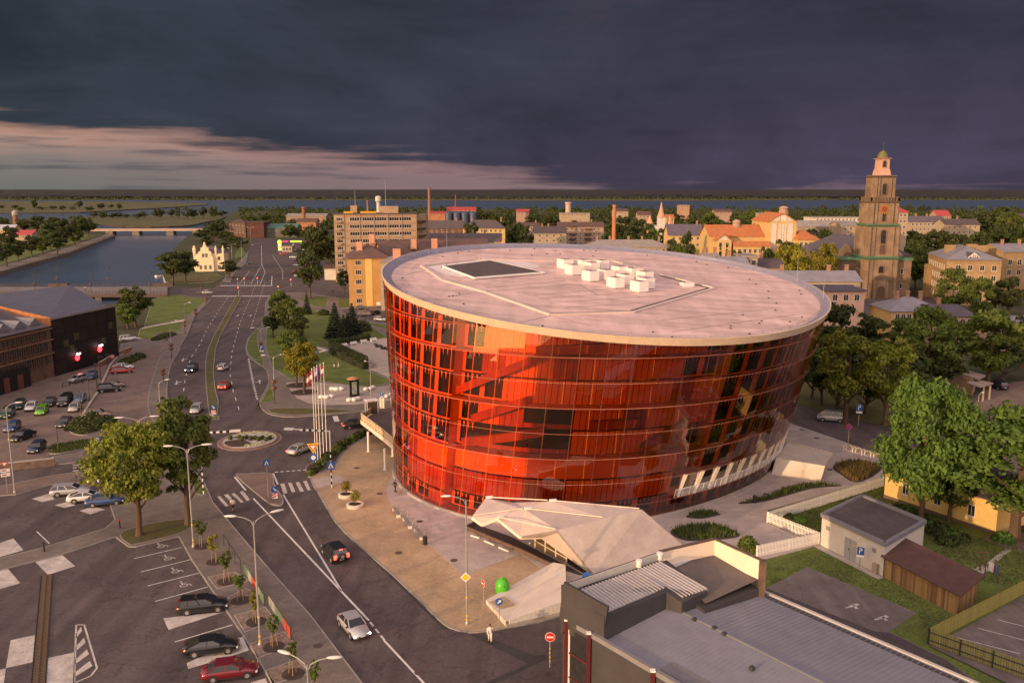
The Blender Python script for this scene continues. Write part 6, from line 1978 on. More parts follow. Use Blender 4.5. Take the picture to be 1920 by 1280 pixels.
for a, b in (((-2.0, .7), (0, 2.3)), ((0, 2.3), (2.0, .7)), ((-.8, .7), (-.5, 1.8)), ((.8, .7), (.5, 1.8)), ((0, .7), (0, 2.2))):
 mb.bar((mid.x + a[0], mid.y - .1, hR + a[1]), (mid.x + b[0], mid.y - .1, hR + b[1]), .2, .2)
mb.build('dormer_trim', whitepaint, rfo, ra.location)
for x, y in ((.25, .55), (.8, .5), (.75, .75)):
 p = r0.lerp(rr, x).lerp(rl.lerp(bk, x), y)
 MB().box((p.x, p.y, hR + 2.6), (3.4, 1.8, 3.0)).build('chimney', A('tan_brick', (.38, .245, .125)), rfo, ra.location)
rt0, rt1 = fx(1879, 315, 500), fx(1960, 318, 500)
rw2 = house('brown_apartment_wing', 'tan brick apartment wing with a grey roof at the right edge', 'apartment house', rt0, rt1, 14, fz(472, 315), 'gable', 2.6, MATS['tan_brick'], roof_blue, (12.6, 8.8, 5, 1.4), 4, 1.7, 2.2, 1, chim=((.2, .4), (.6, .4)))
lbay = rl.lerp(r0, .2)
MB().box((lbay.x - .8, lbay.y - .6, 6.2), (2.6, 2.6, 12.4)).build('stair_bay', MATS['tan_brick'], ra, ra.location)
# ---------------------------------------------------------------- petrol station
ps = fx(550, 560, 460)
pst = thing('petrol_station', 'petrol station with a glowing green canopy strip and small white shop', 'petrol station', (ps.x, ps.y, 0))
grn = A('green_light', (.2, .6, .05), .5, .05, 1, emit=((.36, 1.0, .03), 1.6), fine=0)
wn = lambda px, py: far(px, py, 560)
a, b = wn(532, 452), wn(588, 452)
MB().box(((a.x + b.x) / 2, 565, a.z + .2), (b.x - a.x, 11, .9)).build('canopy', A('canopy_dark', (.06, .03, .06), .6, .2, 1), pst, pst.location)
a, b = wn(545, 452.5), wn(566, 452.5)
MB().box(((a.x + b.x) / 2, 559.3, a.z), (b.x - a.x, .3, .9)).build('green_strip', grn, pst, pst.location)
a, b = wn(530, 452.5), wn(541, 452.5)
MB().box(((a.x + b.x) / 2, 559.3, a.z), (b.x - a.x, .3, .8)).build('magenta_strip', A('magenta_light', (.5, .03, .2), .5, .05, 1, emit=((.8, .05, .3), .35), fine=0), pst, pst.location)
a, b = wn(529, 463), wn(548, 458)
MB().box(((a.x + b.x) / 2, 562, 1.9), (b.x - a.x, 6, 3.8)).build('shop', creamp, pst, pst.location)
facade(pst, (a.x, 558.97), (b.x, 558.97), (1.0,), 3, 1.5, 1.8, 1)
for x in (545, 560, 575, 587):
 p = wn(x, 455)
 MB().box((p.x, 566, 2.6), (.4, .4, 5.4)).build('pillar', whitepaint, pst, pst.location)
py_ = fx(524.5, 540, 460)
pl_ = thing('price_pylon', 'petrol price pylon with a glowing green globe on top', 'pylon sign', (py_.x, py_.y, 0))
z0, z1 = fz(470, 540), fz(456, 540)
MB().box((0, 0, max(1.0, z0) + 2.4), (2.1, .4, 5.2)).build('panel', whitepaint, pl_)
for z, m_ in ((1.9, darkmetal), (3.5, grn), (4.6, A('orange_light', (.6, .2, .03), .5, .05, 1, emit=((1, .25, .04), 1.0), fine=0))):
 MB().box((0, -.25, z), (1.6, .1, .9)).build('price_field', m_, pl_)
MB().blob((0, 0, 7.6), 1.35, 12, 8).build('globe', grn, pl_, smooth=True)
MB().box((0, 0, .5), (.5, .3, 1.2)).build('foot', greymetal, pl_)
# open shelter by the right-hand lot
sv_ = thing('open_shelter', 'flat grey roofed open shelter on posts in the right-hand lot', 'shelter', at(1838, 750))
q = [at(1782, 685, 3.4), at(1848, 705, 3.4), at(1834, 712, 3.4), at(1768, 692, 3.4)]
MB().prism([p.to_2d() for p in q], 3.3, 3.6, bottom=True).build('roof', A('shelter_roof', (.30, .235, .20), .8, .15, 1), sv_, sv_.location)
q = [at(1826, 711, 2.8), at(1863, 719, 2.8), at(1838, 726, 2.8), at(1812, 718, 2.8)]
MB().prism([p.to_2d() for p in q], 2.7, 2.95, bottom=True).build('porch_roof', MATS['shelter_roof'], sv_, sv_.location)
for x, y in ((1842, 752), (1854, 749), (1822, 741)):
 p = at(x, y)
 MB().box((p.x, p.y, 1.4), (.28, .28, 2.75)).build('post', creamp, sv_, sv_.location)
q = [at(1775, 716), at(1828, 732), at(1822, 742), at(1770, 726)]
MB().prism([p.to_2d() for p in q], 0, 3.25).build('wall', pinkp, sv_, sv_.location)
# ================================================================== TREES AND SHRUBS
def leaf_cloud(P, Nn, S, rng):
 """one pointed leaf-spray quad per point: positions, facing, sizes -> vertex and face arrays"""
 n = len(P)
 Nn = Nn / np.maximum(np.linalg.norm(Nn, axis=1, keepdims=True), 1e-6)
 r = rng.normal(size=(n, 3))
 a = np.cross(Nn, r)
 a /= np.maximum(np.linalg.norm(a, axis=1, keepdims=True), 1e-6)
 b = np.cross(Nn, a)
 s = S[:, None]
 v = np.stack([P - a * s, P - b * s * .55 + Nn * s * .12, P + a * s, P + b * s * .55 + Nn * s * .12], 1).reshape(-1, 3)
 f = np.arange(4 * n).reshape(n, 4)
 return v, f
def mesh_np(name, v, f, m, idx=None):
 me = bpy.data.meshes.new(name)
 me.vertices.add(len(v))
 me.vertices.foreach_set('co', v.astype(np.float32).ravel())
 me.loops.add(f.size)
 me.loops.foreach_set('vertex_index', f.astype(np.int32).ravel())
 me.polygons.add(len(f))
 me.polygons.foreach_set('loop_start', np.arange(0, f.size, 4, dtype=np.int32))
 me.materials.append(m)
 me.update(calc_edges=True)
 return me
def unit(rng, n):
 d = rng.normal(size=(n, 3))
 return d / np.linalg.norm(d, axis=1, keepdims=True)
def crown_mesh(seed, m, R=4.0, z0=2.4, H=10.0, clumps=34, leaves=210, size=.30, flat=1.0, core=True):
 """a leafy crown of uneven clumps, for a tree H high with a crown of radius R from z0 up"""
 rng = np.random.default_rng(seed)
 cz, rz = (z0 + H) / 2, (H - z0) / 2
 d = unit(rng, clumps)
 rad = rng.uniform(.35, .92, clumps) ** .6
 C = d * rad[:, None] * np.array([R * .80, R * .80, rz * .82])
 low = C[:, 2] < -rz * .35
 C[low, :2] *= .75
 C[:, 2] += cz
 rc = R * rng.uniform(.15, .36, clumps) * (1.0 if clumps < 40 else .88)
 P, Nn, S = [], [], []
 for i in range(clumps):
  k = int(leaves * (rc[i] / (R * .31)) ** 2)
  u = unit(rng, k)
  u[:, 2] = np.where(u[:, 2] < -.3, -u[:, 2] * .6, u[:, 2])
  q = C[i] + u * rc[i] * rng.uniform(.55, 1.08, (k, 1)) * np.array([1, 1, .85])
  P.append(q)
  Nn.append(u + rng.normal(size=(k, 3)) * .55)
  S.append(size * rng.uniform(.55, 1.35, k))
 v, f = leaf_cloud(np.concatenate(P), np.concatenate(Nn), np.concatenate(S), rng)
 return mesh_np('crown', v, f, m)
def fir_mesh(seed, m, R=2.1, H=10.0, n=2600, size=.34):
 rng = np.random.default_rng(seed)
 t = rng.uniform(0.0, 1, n) ** 1.35
 lev = np.floor(t * 13) / 13 + rng.normal(size=n) * .012
 a = rng.uniform(0, TAU, n)
 arms = .72 + .28 * np.abs(np.cos(a * 3.5 + np.floor(t * 13) * 1.9))
 rr = R * (1 - np.clip(lev, 0, .985)) ** .95 * arms * np.sqrt(rng.uniform(.12, 1, n))
 z = .7 + lev * (H - .9) - rr * .28 + .25
 P = np.stack([rr * np.cos(a), rr * np.sin(a), z], 1)
 Nn = np.stack([np.cos(a) * .5, np.sin(a) * .5, np.full(n, .9)], 1) + rng.normal(size=(n, 3)) * .35
 S = size * rng.uniform(.6, 1.2, n) * (1.0 - .5 * lev)
 v, f = leaf_cloud(P, Nn, S, rng)
 return mesh_np('crown', v, f, m)
def trunk_mesh(seed, H=10.0, z0=2.4, R=4.0, r=.26, limbs=6):
 rnd = random.Random(seed)
 mb = MB()
 mb.tube([(0, 0, -.2), (.03, .02, .4), (.10, -.05, z0), (.05, .08, H * .55), (0, 0, H * .82)], [r * 1.5, r * 1.05, r * .85, r * .5, r * .12], 8)
 for k in range(limbs):
  a = TAU * k / limbs + rnd.uniform(-.4, .4)
  zb = z0 * rnd.uniform(.85, 1.3) + k * .18
  e = R * rnd.uniform(.5, .78)
  mb.tube([(.08, 0, zb), (math.cos(a) * e * .45, math.sin(a) * e * .45, zb + e * .45), (math.cos(a) * e, math.sin(a) * e, zb + e * .95)], [r * .45, r * .28, r * .07], 5)
 return mb.mesh('trunk', bark)
PROTO = {}
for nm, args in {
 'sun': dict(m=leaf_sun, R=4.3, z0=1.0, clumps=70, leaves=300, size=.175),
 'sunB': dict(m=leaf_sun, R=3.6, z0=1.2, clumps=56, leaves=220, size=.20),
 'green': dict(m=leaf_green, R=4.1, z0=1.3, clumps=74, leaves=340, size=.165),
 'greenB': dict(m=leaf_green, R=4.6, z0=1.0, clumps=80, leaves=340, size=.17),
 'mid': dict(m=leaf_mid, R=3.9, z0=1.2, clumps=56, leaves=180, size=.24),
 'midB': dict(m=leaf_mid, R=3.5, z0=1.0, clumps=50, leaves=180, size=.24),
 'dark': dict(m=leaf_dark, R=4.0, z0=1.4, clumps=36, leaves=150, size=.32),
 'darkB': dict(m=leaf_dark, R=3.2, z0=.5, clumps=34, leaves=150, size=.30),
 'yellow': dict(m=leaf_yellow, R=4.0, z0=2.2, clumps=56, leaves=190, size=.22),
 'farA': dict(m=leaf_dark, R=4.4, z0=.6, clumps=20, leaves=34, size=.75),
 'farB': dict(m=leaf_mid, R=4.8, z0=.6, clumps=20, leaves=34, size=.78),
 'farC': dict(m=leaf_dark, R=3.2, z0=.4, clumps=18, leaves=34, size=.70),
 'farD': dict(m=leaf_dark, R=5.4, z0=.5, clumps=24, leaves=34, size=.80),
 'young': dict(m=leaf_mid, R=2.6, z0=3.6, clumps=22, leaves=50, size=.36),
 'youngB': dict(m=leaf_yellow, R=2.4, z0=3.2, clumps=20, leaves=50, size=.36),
}.items():
 s = sum(map(ord, nm))
 PROTO[nm] = (crown_mesh(s, **args), trunk_mesh(s, 10.0, args['z0'] + .6, args['R'], .10 if nm.startswith('young') else .26))
PROTO['fir'] = (fir_mesh(3, leaf_fir), trunk_mesh(4, 10, 1, .6, .2, 0))
PROTO['firB'] = (fir_mesh(9, leaf_fir, 1.7), trunk_mesh(5, 10, 1, .6, .2, 0))
PROTO['pillar'] = (fir_mesh(12, leaf_fir, 1.9, 10, 2400, .3), trunk_mesh(6, 10, 1, .6, .2, 0))
rt5 = random.Random(55)
def tree(kind, loc, h, wid, label, name='tree', group=None, z=None):
 """tree h metres high and wid metres broad, standing at loc"""
 cm, tm = PROTO[kind]
 r0 = {'sun': 4.3, 'sunB': 3.6, 'green': 4.1, 'greenB': 4.6, 'mid': 3.9, 'midB': 3.5, 'dark': 4.0, 'darkB': 3.2, 'yellow': 4.0, 'farA': 4.4, 'farB': 4.8, 'farC': 3.2, 'farD': 5.4, 'young': 2.6, 'youngB': 2.4, 'fir': 2.1, 'firB': 1.7, 'pillar': 1.9}[kind]
 root = thing(name, label, 'tree', (loc[0], loc[1], loc[2] if len(loc) > 2 else 0), rt5.uniform(0, TAU), group)
 sx, sz = wid / 2 / r0, h / 10
 root.scale = (sx, sx, sz)
 obj('trunk', tm, root)
 obj('crown', cm, root)
 return root
def tpx(kind, px, py, top, wpx, label, name='tree', group=None, z=0.0, Y=None):
 """tree whose foot, top and breadth are surveyed in the photograph"""
 if Y is None:
  p = at(px, py, z)
 else:
  q = fx(px, Y)
  p = Vector((q.x, q.y, z))
 h = far(px, top, p.y).z - z
 depth = p.y * CO + (CAM_H - z - h / 2) * SI
 return tree(kind, p, h, wpx / CAM_F * depth, label, name, group)
# the trees one can point to
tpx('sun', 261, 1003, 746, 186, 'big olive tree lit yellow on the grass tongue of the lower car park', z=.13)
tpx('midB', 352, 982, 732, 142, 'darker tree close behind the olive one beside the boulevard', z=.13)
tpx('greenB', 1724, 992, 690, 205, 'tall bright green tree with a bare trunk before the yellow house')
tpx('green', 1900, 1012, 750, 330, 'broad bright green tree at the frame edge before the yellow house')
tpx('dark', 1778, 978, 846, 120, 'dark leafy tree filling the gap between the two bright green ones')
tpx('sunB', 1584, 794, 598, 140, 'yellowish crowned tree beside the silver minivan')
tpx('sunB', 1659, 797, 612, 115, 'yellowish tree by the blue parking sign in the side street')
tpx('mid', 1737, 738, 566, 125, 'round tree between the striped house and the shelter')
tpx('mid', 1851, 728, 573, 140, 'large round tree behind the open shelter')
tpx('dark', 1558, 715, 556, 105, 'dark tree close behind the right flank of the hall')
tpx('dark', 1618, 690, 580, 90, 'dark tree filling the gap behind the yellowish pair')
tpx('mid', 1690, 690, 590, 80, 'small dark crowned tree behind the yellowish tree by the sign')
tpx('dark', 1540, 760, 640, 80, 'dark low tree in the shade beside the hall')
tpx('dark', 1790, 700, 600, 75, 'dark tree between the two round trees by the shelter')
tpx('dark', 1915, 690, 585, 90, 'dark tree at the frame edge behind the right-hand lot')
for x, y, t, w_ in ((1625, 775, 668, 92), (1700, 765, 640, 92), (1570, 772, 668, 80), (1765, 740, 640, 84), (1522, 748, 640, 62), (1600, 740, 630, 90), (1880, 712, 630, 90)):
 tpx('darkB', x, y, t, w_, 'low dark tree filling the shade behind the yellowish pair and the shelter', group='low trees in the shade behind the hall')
tpx('mid', 1797, 590, 497, 80, 'leafy tree in front of the brown apartments', Y=262)
tpx('mid', 1850, 590, 516, 66, 'lower leafy tree beside the brown apartments', Y=255)
tpx('dark', 1905, 590, 512, 62, 'dark tree before the apartment wing at the frame edge', Y=262)
tpx('dark', 1880, 590, 530, 44, 'small dark tree between the leafy tree and the apartment wing', Y=275)
tpx('yellow', 1489, 500, 450, 80, 'round yellow-green tree right of the orange-roofed hall', Y=318)
tpx('dark', 1470, 500, 442, 70, 'dark tree behind the round yellow-green tree', Y=335)
tpx('yellow', 1553, 500, 447, 60, 'round yellow-green tree left of the church tower', Y=312)
tpx('dark', 1437, 500, 455, 42, 'dark round tree before the orange-roofed hall', Y=320)
tpx('fir', 1352, 500, 452, 20, 'small fir before the orange-roofed hall', Y=330)
tpx('fir', 1364, 500, 455, 20, 'second small fir before the orange-roofed hall', Y=325)
tpx('dark', 1382, 500, 462, 34, 'dark bushy tree before the lower orange roof', Y=330)
tpx('dark', 1290, 480, 426, 30, 'dark tree before the dark-roofed villa', Y=380)
tpx('dark', 1330, 480, 428, 26, 'dark narrow tree between villa and orange-roofed hall', Y=395)
tpx('mid', 1276, 480, 453, 40, 'low green tree over the far edge of the hall roof', Y=300)
tpx('mid', 1724, 540, 462, 44, 'green tree right beside the church tower', Y=345)
tpx('dark', 895, 470, 448, 54, 'dark tree showing over the far rim of the hall roof', Y=330)
tpx('dark', 885, 450, 411, 44, 'dark round tree before the yellow terrace', Y=480)
tpx('dark', 1210, 470, 428, 50, 'dark tree right of the pink apartments', Y=450)
tpx('dark', 988, 470, 418, 30, 'dark tree left of the blind gable', Y=500)
# canal side and boulevard
tpx('dark', 255, 613, 532, 72, 'dark round tree beside the black block')
tpx('mid', 240, 616, 566, 56, 'lighter low tree in front of the dark one by the black block')
tpx('dark', 325, 533, 467, 62, 'dark broad tree left of the cream villa')
tpx('dark', 348, 530, 466, 54, 'dark tree tucked against the cream villa')
tpx('darkB', 430, 521, 484, 40, 'small dark tree right of the cream villa')
tpx('dark', 582, 560, 462, 62, 'tall dark tree standing alone before the apartment block')
tpx('dark', 600, 520, 412, 66, 'tall dark tree beside the left edge of the apartment block')
tpx('dark', 584, 505, 430, 40, 'dark tree left of the tallest one by the petrol station lot')
tpx('darkB', 622, 505, 440, 40, 'dark tree at the foot of the apartment block')
tpx('darkB', 645, 551, 502, 28, 'small dark tree left of the ochre house')
tpx('mid', 527, 612, 541, 48, 'first tree of the park row, at its far end')
tpx('mid', 543, 634, 556, 66, 'large tree in the middle of the park row')
tpx('dark', 512, 634, 574, 44, 'dark low tree beside the park footpath')
tpx('dark', 560, 650, 585, 46, 'dark tree behind the middle of the park row')
tpx('mid', 548, 680, 615, 64, 'round tree of the park row before the golden one')
tpx('yellow', 571, 737, 634, 78, 'golden yellow tree in a round pit beside the flagpoles', z=.13)
tpx('sunB', 556, 722, 650, 52, 'olive tree in the second round pit by the flagpoles', z=.13)
for a, b, top, w_, lb in ((629, 634, 565, 46, 'tall dark fir on the park lawn'), (661, 626, 566, 40, 'tall dark fir by the park car park'), (645, 640, 588, 34, 'shorter fir between the two tall ones'), (652, 632, 585, 30, 'slim fir behind the shorter one')):
 tpx('fir', a, b, top, w_, lb, 'fir_tree', z=.13)
tpx('pillar', 576, 589, 545, 20, 'small columnar fir by the park path', 'fir_tree', z=.13)
for x, y in ((570, 735), (561, 722)):
 c_ = at(x, y, .137)
 struct('tree_pit', MB().lathe([(2.6, 0), (2.6, .04)], (c_.x, c_.y, .12), 20), soil)
# far bank of the canal
for i, (x, y, t, w_, k) in enumerate([(95, 470, 412, 44, 'dark'), (122, 463, 406, 46, 'dark'), (150, 452, 400, 44, 'dark'), (167, 446, 405, 36, 'dark'), (108, 478, 430, 40, 'dark'), (140, 460, 425, 40, 'mid'), (12, 500, 434, 52, 'dark'), (35, 492, 445, 36, 'dark'),
         (60, 482, 438, 44, 'dark'), (80, 478, 442, 36, 'mid'), (-8, 512, 450, 46, 'dark'), (20, 470, 420, 40, 'dark'), (45, 440, 408, 36, 'dark'), (5, 440, 405, 36, 'dark'), (70, 440, 402, 40, 'dark'), (100, 430, 405, 34, 'dark')]):
 tpx(k, x, y, t, w_, 'dark tree in the row along the far quay of the canal', group='trees on the far quay')
for i in range(16):
 x = 178 + i * 15.6 + rt5.uniform(-4, 4)
 tpx(rt5.choice(('farA', 'farC', 'farD')), x, 411 + rt5.uniform(-4, 1), (398 if x < 290 else 388) + rt5.uniform(-5, 5), rt5.uniform(14, 26), 'dark tree on the low canal island', group='trees on the canal island', z=0)
for i in range(14):
 x = -10 + i * 18 + rt5.uniform(-5, 5)
 tpx(rt5.choice(('farA', 'farC', 'farD')), x, 394 + rt5.uniform(-3, 3), 384 + rt5.uniform(-4, 4) - (9 if i in (4, 9) else 0), rt5.uniform(12, 24), 'dark tree on the far spit of land', group='trees on the far spit')
for x, y, t, w_ in ((400, 455, 413, 44), (378, 452, 428, 34), (424, 458, 430, 34), (412, 446, 408, 34), (446, 470, 448, 26), (458, 462, 446, 20), (440, 462, 440, 30), (388, 468, 440, 30), (420, 476, 452, 24)):
 tpx(rt5.choice(('dark', 'darkB')), x, y, t, w_, 'dark tree between the villa and the canal bend', group='trees along the near canal bank')
for x, y, t, w_ in ((545, 452, 418, 32), (560, 450, 424, 34), (575, 455, 424, 34), (534, 446, 430, 20), (596, 470, 425, 40), (470, 420, 404, 30), (500, 418, 402, 34), (520, 420, 406, 30), (540, 416, 402, 30)):
 tpx('dark', x, y, t, w_, 'dark tree behind the petrol station', group='trees by the petrol station')
# the town's trees beyond the hall: things nothing in the picture tells apart
spans = []
for nm, lb, xl, xr, Y, pe, prg, dep, *_ in HOUSES:
 spans.append((xl, xr, Y, dep))
spans += [(1331, 1537, 372, 26), (628, 800, 374, 16), (1600, 1706, 318, 54), (1738, 1930, 296, 40), (690, 860, 305, 30), (800, 812, 860, 6), (836, 900, 685, 12), (1225, 1250, 518, 30), (1143, 1160, 438, 4)]
def blocked(px, Y, w):
 for xl, xr, hy, dep in spans:
  if xl - w / 2 < px < xr + w / 2 and hy - 22 - hy * .07 < Y < hy + dep + 5:
   return True
 return False
for x, t, w_, Y in ((950, 405, 40, 600), (968, 412, 36, 560), (985, 428, 34, 500), (930, 398, 40, 800), (905, 392, 44, 900), (1000, 398, 36, 850), (1030, 400, 40, 800), (1138, 430, 30, 470), (1165, 400, 44, 620), (1180, 425, 40, 460), (1195, 405, 44, 600), (1215, 412, 40, 520),
     (1225, 425, 36, 450), (1262, 395, 46, 800), (1300, 398, 44, 750), (1330, 395, 40, 700), (1345, 405, 40, 600), (1375, 400, 50, 650), (1400, 395, 40, 800), (1340, 430, 26, 430), (1262, 440, 36, 400), (1242, 420, 30, 480), (1520, 420, 40, 420), (1547, 425, 46, 400), (1562, 432, 40, 390),
     (1500, 400, 40, 700), (1545, 395, 44, 750), (1590, 395, 50, 800), (1712, 425, 50, 470), (1730, 430, 50, 450), (1755, 425, 56, 460), (1782, 430, 50, 450), (1714, 440, 44, 400), (1815, 440, 70, 360), (1800, 430, 50, 420), (1840, 425, 50, 440), (1870, 415, 56, 460), (1900, 410, 60, 470),
     (1925, 420, 60, 430), (1860, 440, 60, 350), (1905, 450, 50, 345), (1770, 455, 50, 360), (1742, 460, 50, 345), (1715, 395, 50, 700), (1760, 390, 50, 750), (1800, 395, 60, 700), (1850, 392, 60, 720), (1890, 395, 60, 680)):
 tpx('mid' if x % 7 == 0 else 'dark' if x % 2 else 'darkB', x, 500, t, w_, 'full dark tree among the nearer town houses', group='full trees of the town', Y=Y)
n = 0
tries = 0
while n < 118 and tries < 5000:
 tries += 1
 Y = 300 * math.exp(rt5.random() * 1.72)
 px = rt5.uniform(600 if Y > 430 else 1000, 1950) if rt5.random() < .93 else rt5.uniform(455, 600)
 if px < 600 and Y < 800:
  continue
 h = rt5.uniform(9, 16) * (1.0 if Y > 380 else .8)
 w_ = h * rt5.uniform(.8, 1.15)
 if blocked(px, Y, w_ / Y * 1600):
  continue
 if 1000 < px < 1500 and Y < 320 or px > 1500 and Y < 370:
  continue
 p = fx(px, Y)
 tree(rt5.choice(('farA', 'farA', 'farC', 'farD', 'farB')), (p.x, p.y, 0), h, w_, 'dark leafy tree among the houses of the far town', group='trees of the far town')
 n += 1
# the mass of crowns behind them
rng = np.random.default_rng(8)
P, Nn, S = [], [], []
k = 0
while k < 2700:
 Y = 520 * math.exp(rng.random() * 1.22)
 px = rng.uniform(450, 1990)
 if px < 640 and Y < 850 or blocked(px, Y, 6):
  continue
 k += 1
 c_ = fx(px, Y)
 r = rng.uniform(3.0, 5.5)
 hh = rng.uniform(4, 9.5)
 u = unit(rng, 36)
 u[:, 2] = np.abs(u[:, 2])
 P.append(np.array([c_.x, c_.y, hh * .35]) + u * np.array([r, r, hh * .65]))
 Nn.append(u + rng.normal(size=(36, 3)) * .5)
 S.append(rng.uniform(.9, 1.9, 36))
v, f = leaf_cloud(np.concatenate(P), np.concatenate(Nn), np.concatenate(S), rng)
tag(obj('tree_mass', mesh_np('tree_mass', v, f, leaf_dark)), 'low dark mass of tree crowns between the far houses', kind='stuff')
# reeds-edge scrub of the far shore
P, Nn, S = [], [], []
for px in rng.uniform(-300, 2200, 700):
 p = at(px, rng.choice([374.2, 373.4, 372.8]))
 u = unit(rng, 10)
 u[:, 2] = np.abs(u[:, 2])
 P.append(np.array([p.x, p.y, 1]) + u * np.array([28, 10, 7]))
 Nn.append(u)
 S.append(rng.uniform(3, 7, 10))
v, f = leaf_cloud(np.concatenate(P), np.concatenate(Nn), np.concatenate(S), rng)
obj('shore_scrub', mesh_np('shore_scrub', v, f, leaf_dark))['kind'] = 'stuff'
# young staked trees on the gravel strip
stk = A('stake_wood', (.32, .22, .12), .9, .2, 2)
YT = [(379, 1024, 970, 'young'), (403, 1053, 999, 'youngB'), (424, 1090, 1029, 'young'), (451, 1125, 1070, 'young'), (480, 1165, 1103, 'youngB'), (513, 1212, 1149, 'young'), (549, 1263, 1195, 'young'), (590, 1305, 1234, 'young')]
YL = ['first staked young tree of the gravel strip, beside the lamp post', 'yellowish young tree second in the gravel strip', 'third young tree of the gravel strip by the railing', 'young tree in the first pebble bed by the posters', 'yellow-green young tree beside the middle lamp post',
 'young tree behind the black coupe by the red poster', 'young tree behind the red saloon by the last poster', 'young tree at the lower frame edge beside the lamp heads']
for (x, y, t, k), lb in zip(YT, YL):
 r_ = tpx(k, x, y, t, 28, lb, 'young_tree', 'staked young trees on the gravel strip', z=.12)
 s_ = 1 / r_.scale.x
 for a in (0, 2.1, 4.2):
  o = MB().tube([(.35 * math.cos(a) * s_, .35 * math.sin(a) * s_, -.1), (.22 * math.cos(a) * s_, .22 * math.sin(a) * s_, 4.0)], .035 * s_, 5).build('stake', stk, r_)
 p = at(x, y, .13)
 struct('tree_pit', MB().lathe([(.95, 0), (.95, .03), (.85, .05)], p, 18), soil)
def leafbox(name, poly, z0, z1, m, n, size, seed=1):
 """clipped hedge: leaf sprays over the faces of a prism plus a dark core"""
 rng = np.random.default_rng(seed)
 if area2(poly) < 0:
  poly = poly[::-1]
 P, Nn = [], []
 per = [(poly[i], poly[(i + 1) % len(poly)]) for i in range(len(poly))]
 xs, ys_ = [p.x for p in poly], [p.y for p in poly]
 k = 0
 while k < n // 2:
  q = (rng.uniform(min(xs), max(xs)), rng.uniform(min(ys_), max(ys_)))
  if inside(q, poly):
   P.append((q[0], q[1], z1 + rng.normal() * .05))
   Nn.append((0, 0, 1))
   k += 1
 for _ in range(n // 2):
  a, b = per[rng.integers(len(per))]
  t = rng.random()
  d = (b - a).normalized()
  P.append((a.x + (b.x - a.x) * t, a.y + (b.y - a.y) * t, rng.uniform(z0, z1)))
  Nn.append((d.y, -d.x, .2))
 v, f = leaf_cloud(np.array(P), np.array(Nn) + rng.normal(size=(n, 3)) * .45, size * rng.uniform(.6, 1.3, n), rng)
 return mesh_np(name, v, f, m)
def hedge(label, px, z, h, m, n, size, seed=1, name='hedge'):
 poly = pts(px, z)
 t = thing(name, label, 'hedge', (poly[0].x, poly[0].y, z))
 me = leafbox('foliage', [p - poly[0] for p in poly], 0, h, m, n, size, seed)
 obj('foliage', me, t)
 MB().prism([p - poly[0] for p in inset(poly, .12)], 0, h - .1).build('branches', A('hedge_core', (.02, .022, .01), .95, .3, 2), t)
 return t
hedge('clipped dark hedge along the park lawn beside the rose plaza', [(617, 651), (622, 647), (650, 660), (690, 679), (690, 692), (680, 693), (640, 675), (618, 664)], .13, 1.5, leaf_dark, 2600, .22, 2)
hedge('low clipped hedge behind the white benches', [(617, 648), (619, 644), (650, 639), (693, 633), (695, 637), (655, 643), (625, 648)], .13, 1.2, leaf_dark, 1500, .22, 3)
def shrub(label, px, py, r, h, m=leaf_dark, z=.13, n=420, group=None, name='shrub', seed=0, Y=None):
 p = at(px, py, z) if Y is None else Vector((*fx(px, Y), z))
 t = thing(name, label, 'shrub', p, group=group)
 rng = np.random.default_rng(seed + int(px * 7 + py))
 u = unit(rng, n)
 u[:, 2] = np.abs(u[:, 2])
 v, f = leaf_cloud(u * np.array([r, r, h]) * rng.uniform(.8, 1.05, (n, 1)), u + rng.normal(size=(n, 3)) * .5, rng.uniform(.12, .26, n) * (1 + r * .25), rng)
 obj('foliage', mesh_np('foliage', v, f, m), t)
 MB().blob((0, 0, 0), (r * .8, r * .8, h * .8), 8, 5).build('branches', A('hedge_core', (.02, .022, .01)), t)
 return t
shrub('big ball shrub beside the firs', 681, 620, 2.6, 3.2)
shrub('small dark shrub at the park path', 607, 590, 2.0, 1.8)
for i, (x, y, r, h) in enumerate([(140, 804, 1.5, 1.1), (150, 797, 1.7, 1.5), (160, 807, 1.8, 1.3), (168, 795, 1.5, 1.9), (178, 803, 1.8, 1.4), (190, 797, 1.7, 1.5), (201, 797, 1.6, 1.3), (208, 793, 1.2, 1.0), (173, 790, 1.4, 1.8)]):
 shrub('dark clipped shrub in the oval bed beside the bronze car', x, y, r, h, leaf_dark, .1, group='shrubs of the oval bed', n=320)
slab('bed', smooth(pts([(128, 806), (140, 815), (165, 816), (195, 808), (213, 797), (208, 790), (185, 789), (150, 794)]), 3), .14, soil, kerb=.2)
for i, (x, y) in enumerate([(234, 682), (243, 678), (253, 674), (262, 671)]):
 shrub('dark shrub in the clump beside the red and white cars', x, y, 1.5, 1.3, leaf_dark, .05, group='shrub clump in the setts lot', n=260)
for i, (x, y) in enumerate([(292, 637), (302, 633), (312, 630), (322, 628)]):
 shrub('low dark shrub of the kerb bed at the lot entrance', x, y, 1.3, .8, leaf_dark, .15, group='kerb bed shrubs', n=220)
BEDS = [(695, 811, .8), (682, 815, 1.0), (670, 820, .9), (660, 826, .8), (648, 832, .9), (636, 841, 1.1), (630, 846, .8), (622, 852, .7), (613, 858, .9), (604, 868, .7), (596, 876, .6), (588, 884, .7), (582, 889, .6)]
for i, (x, y, r) in enumerate(BEDS):
 shrub('low shrub in the curved bed beside the flagpoles', x, y, r, r * 1.0, leaf_mid if i % 3 == 0 else leaf_dark, .15, group='shrubs of the curved bed', n=200)
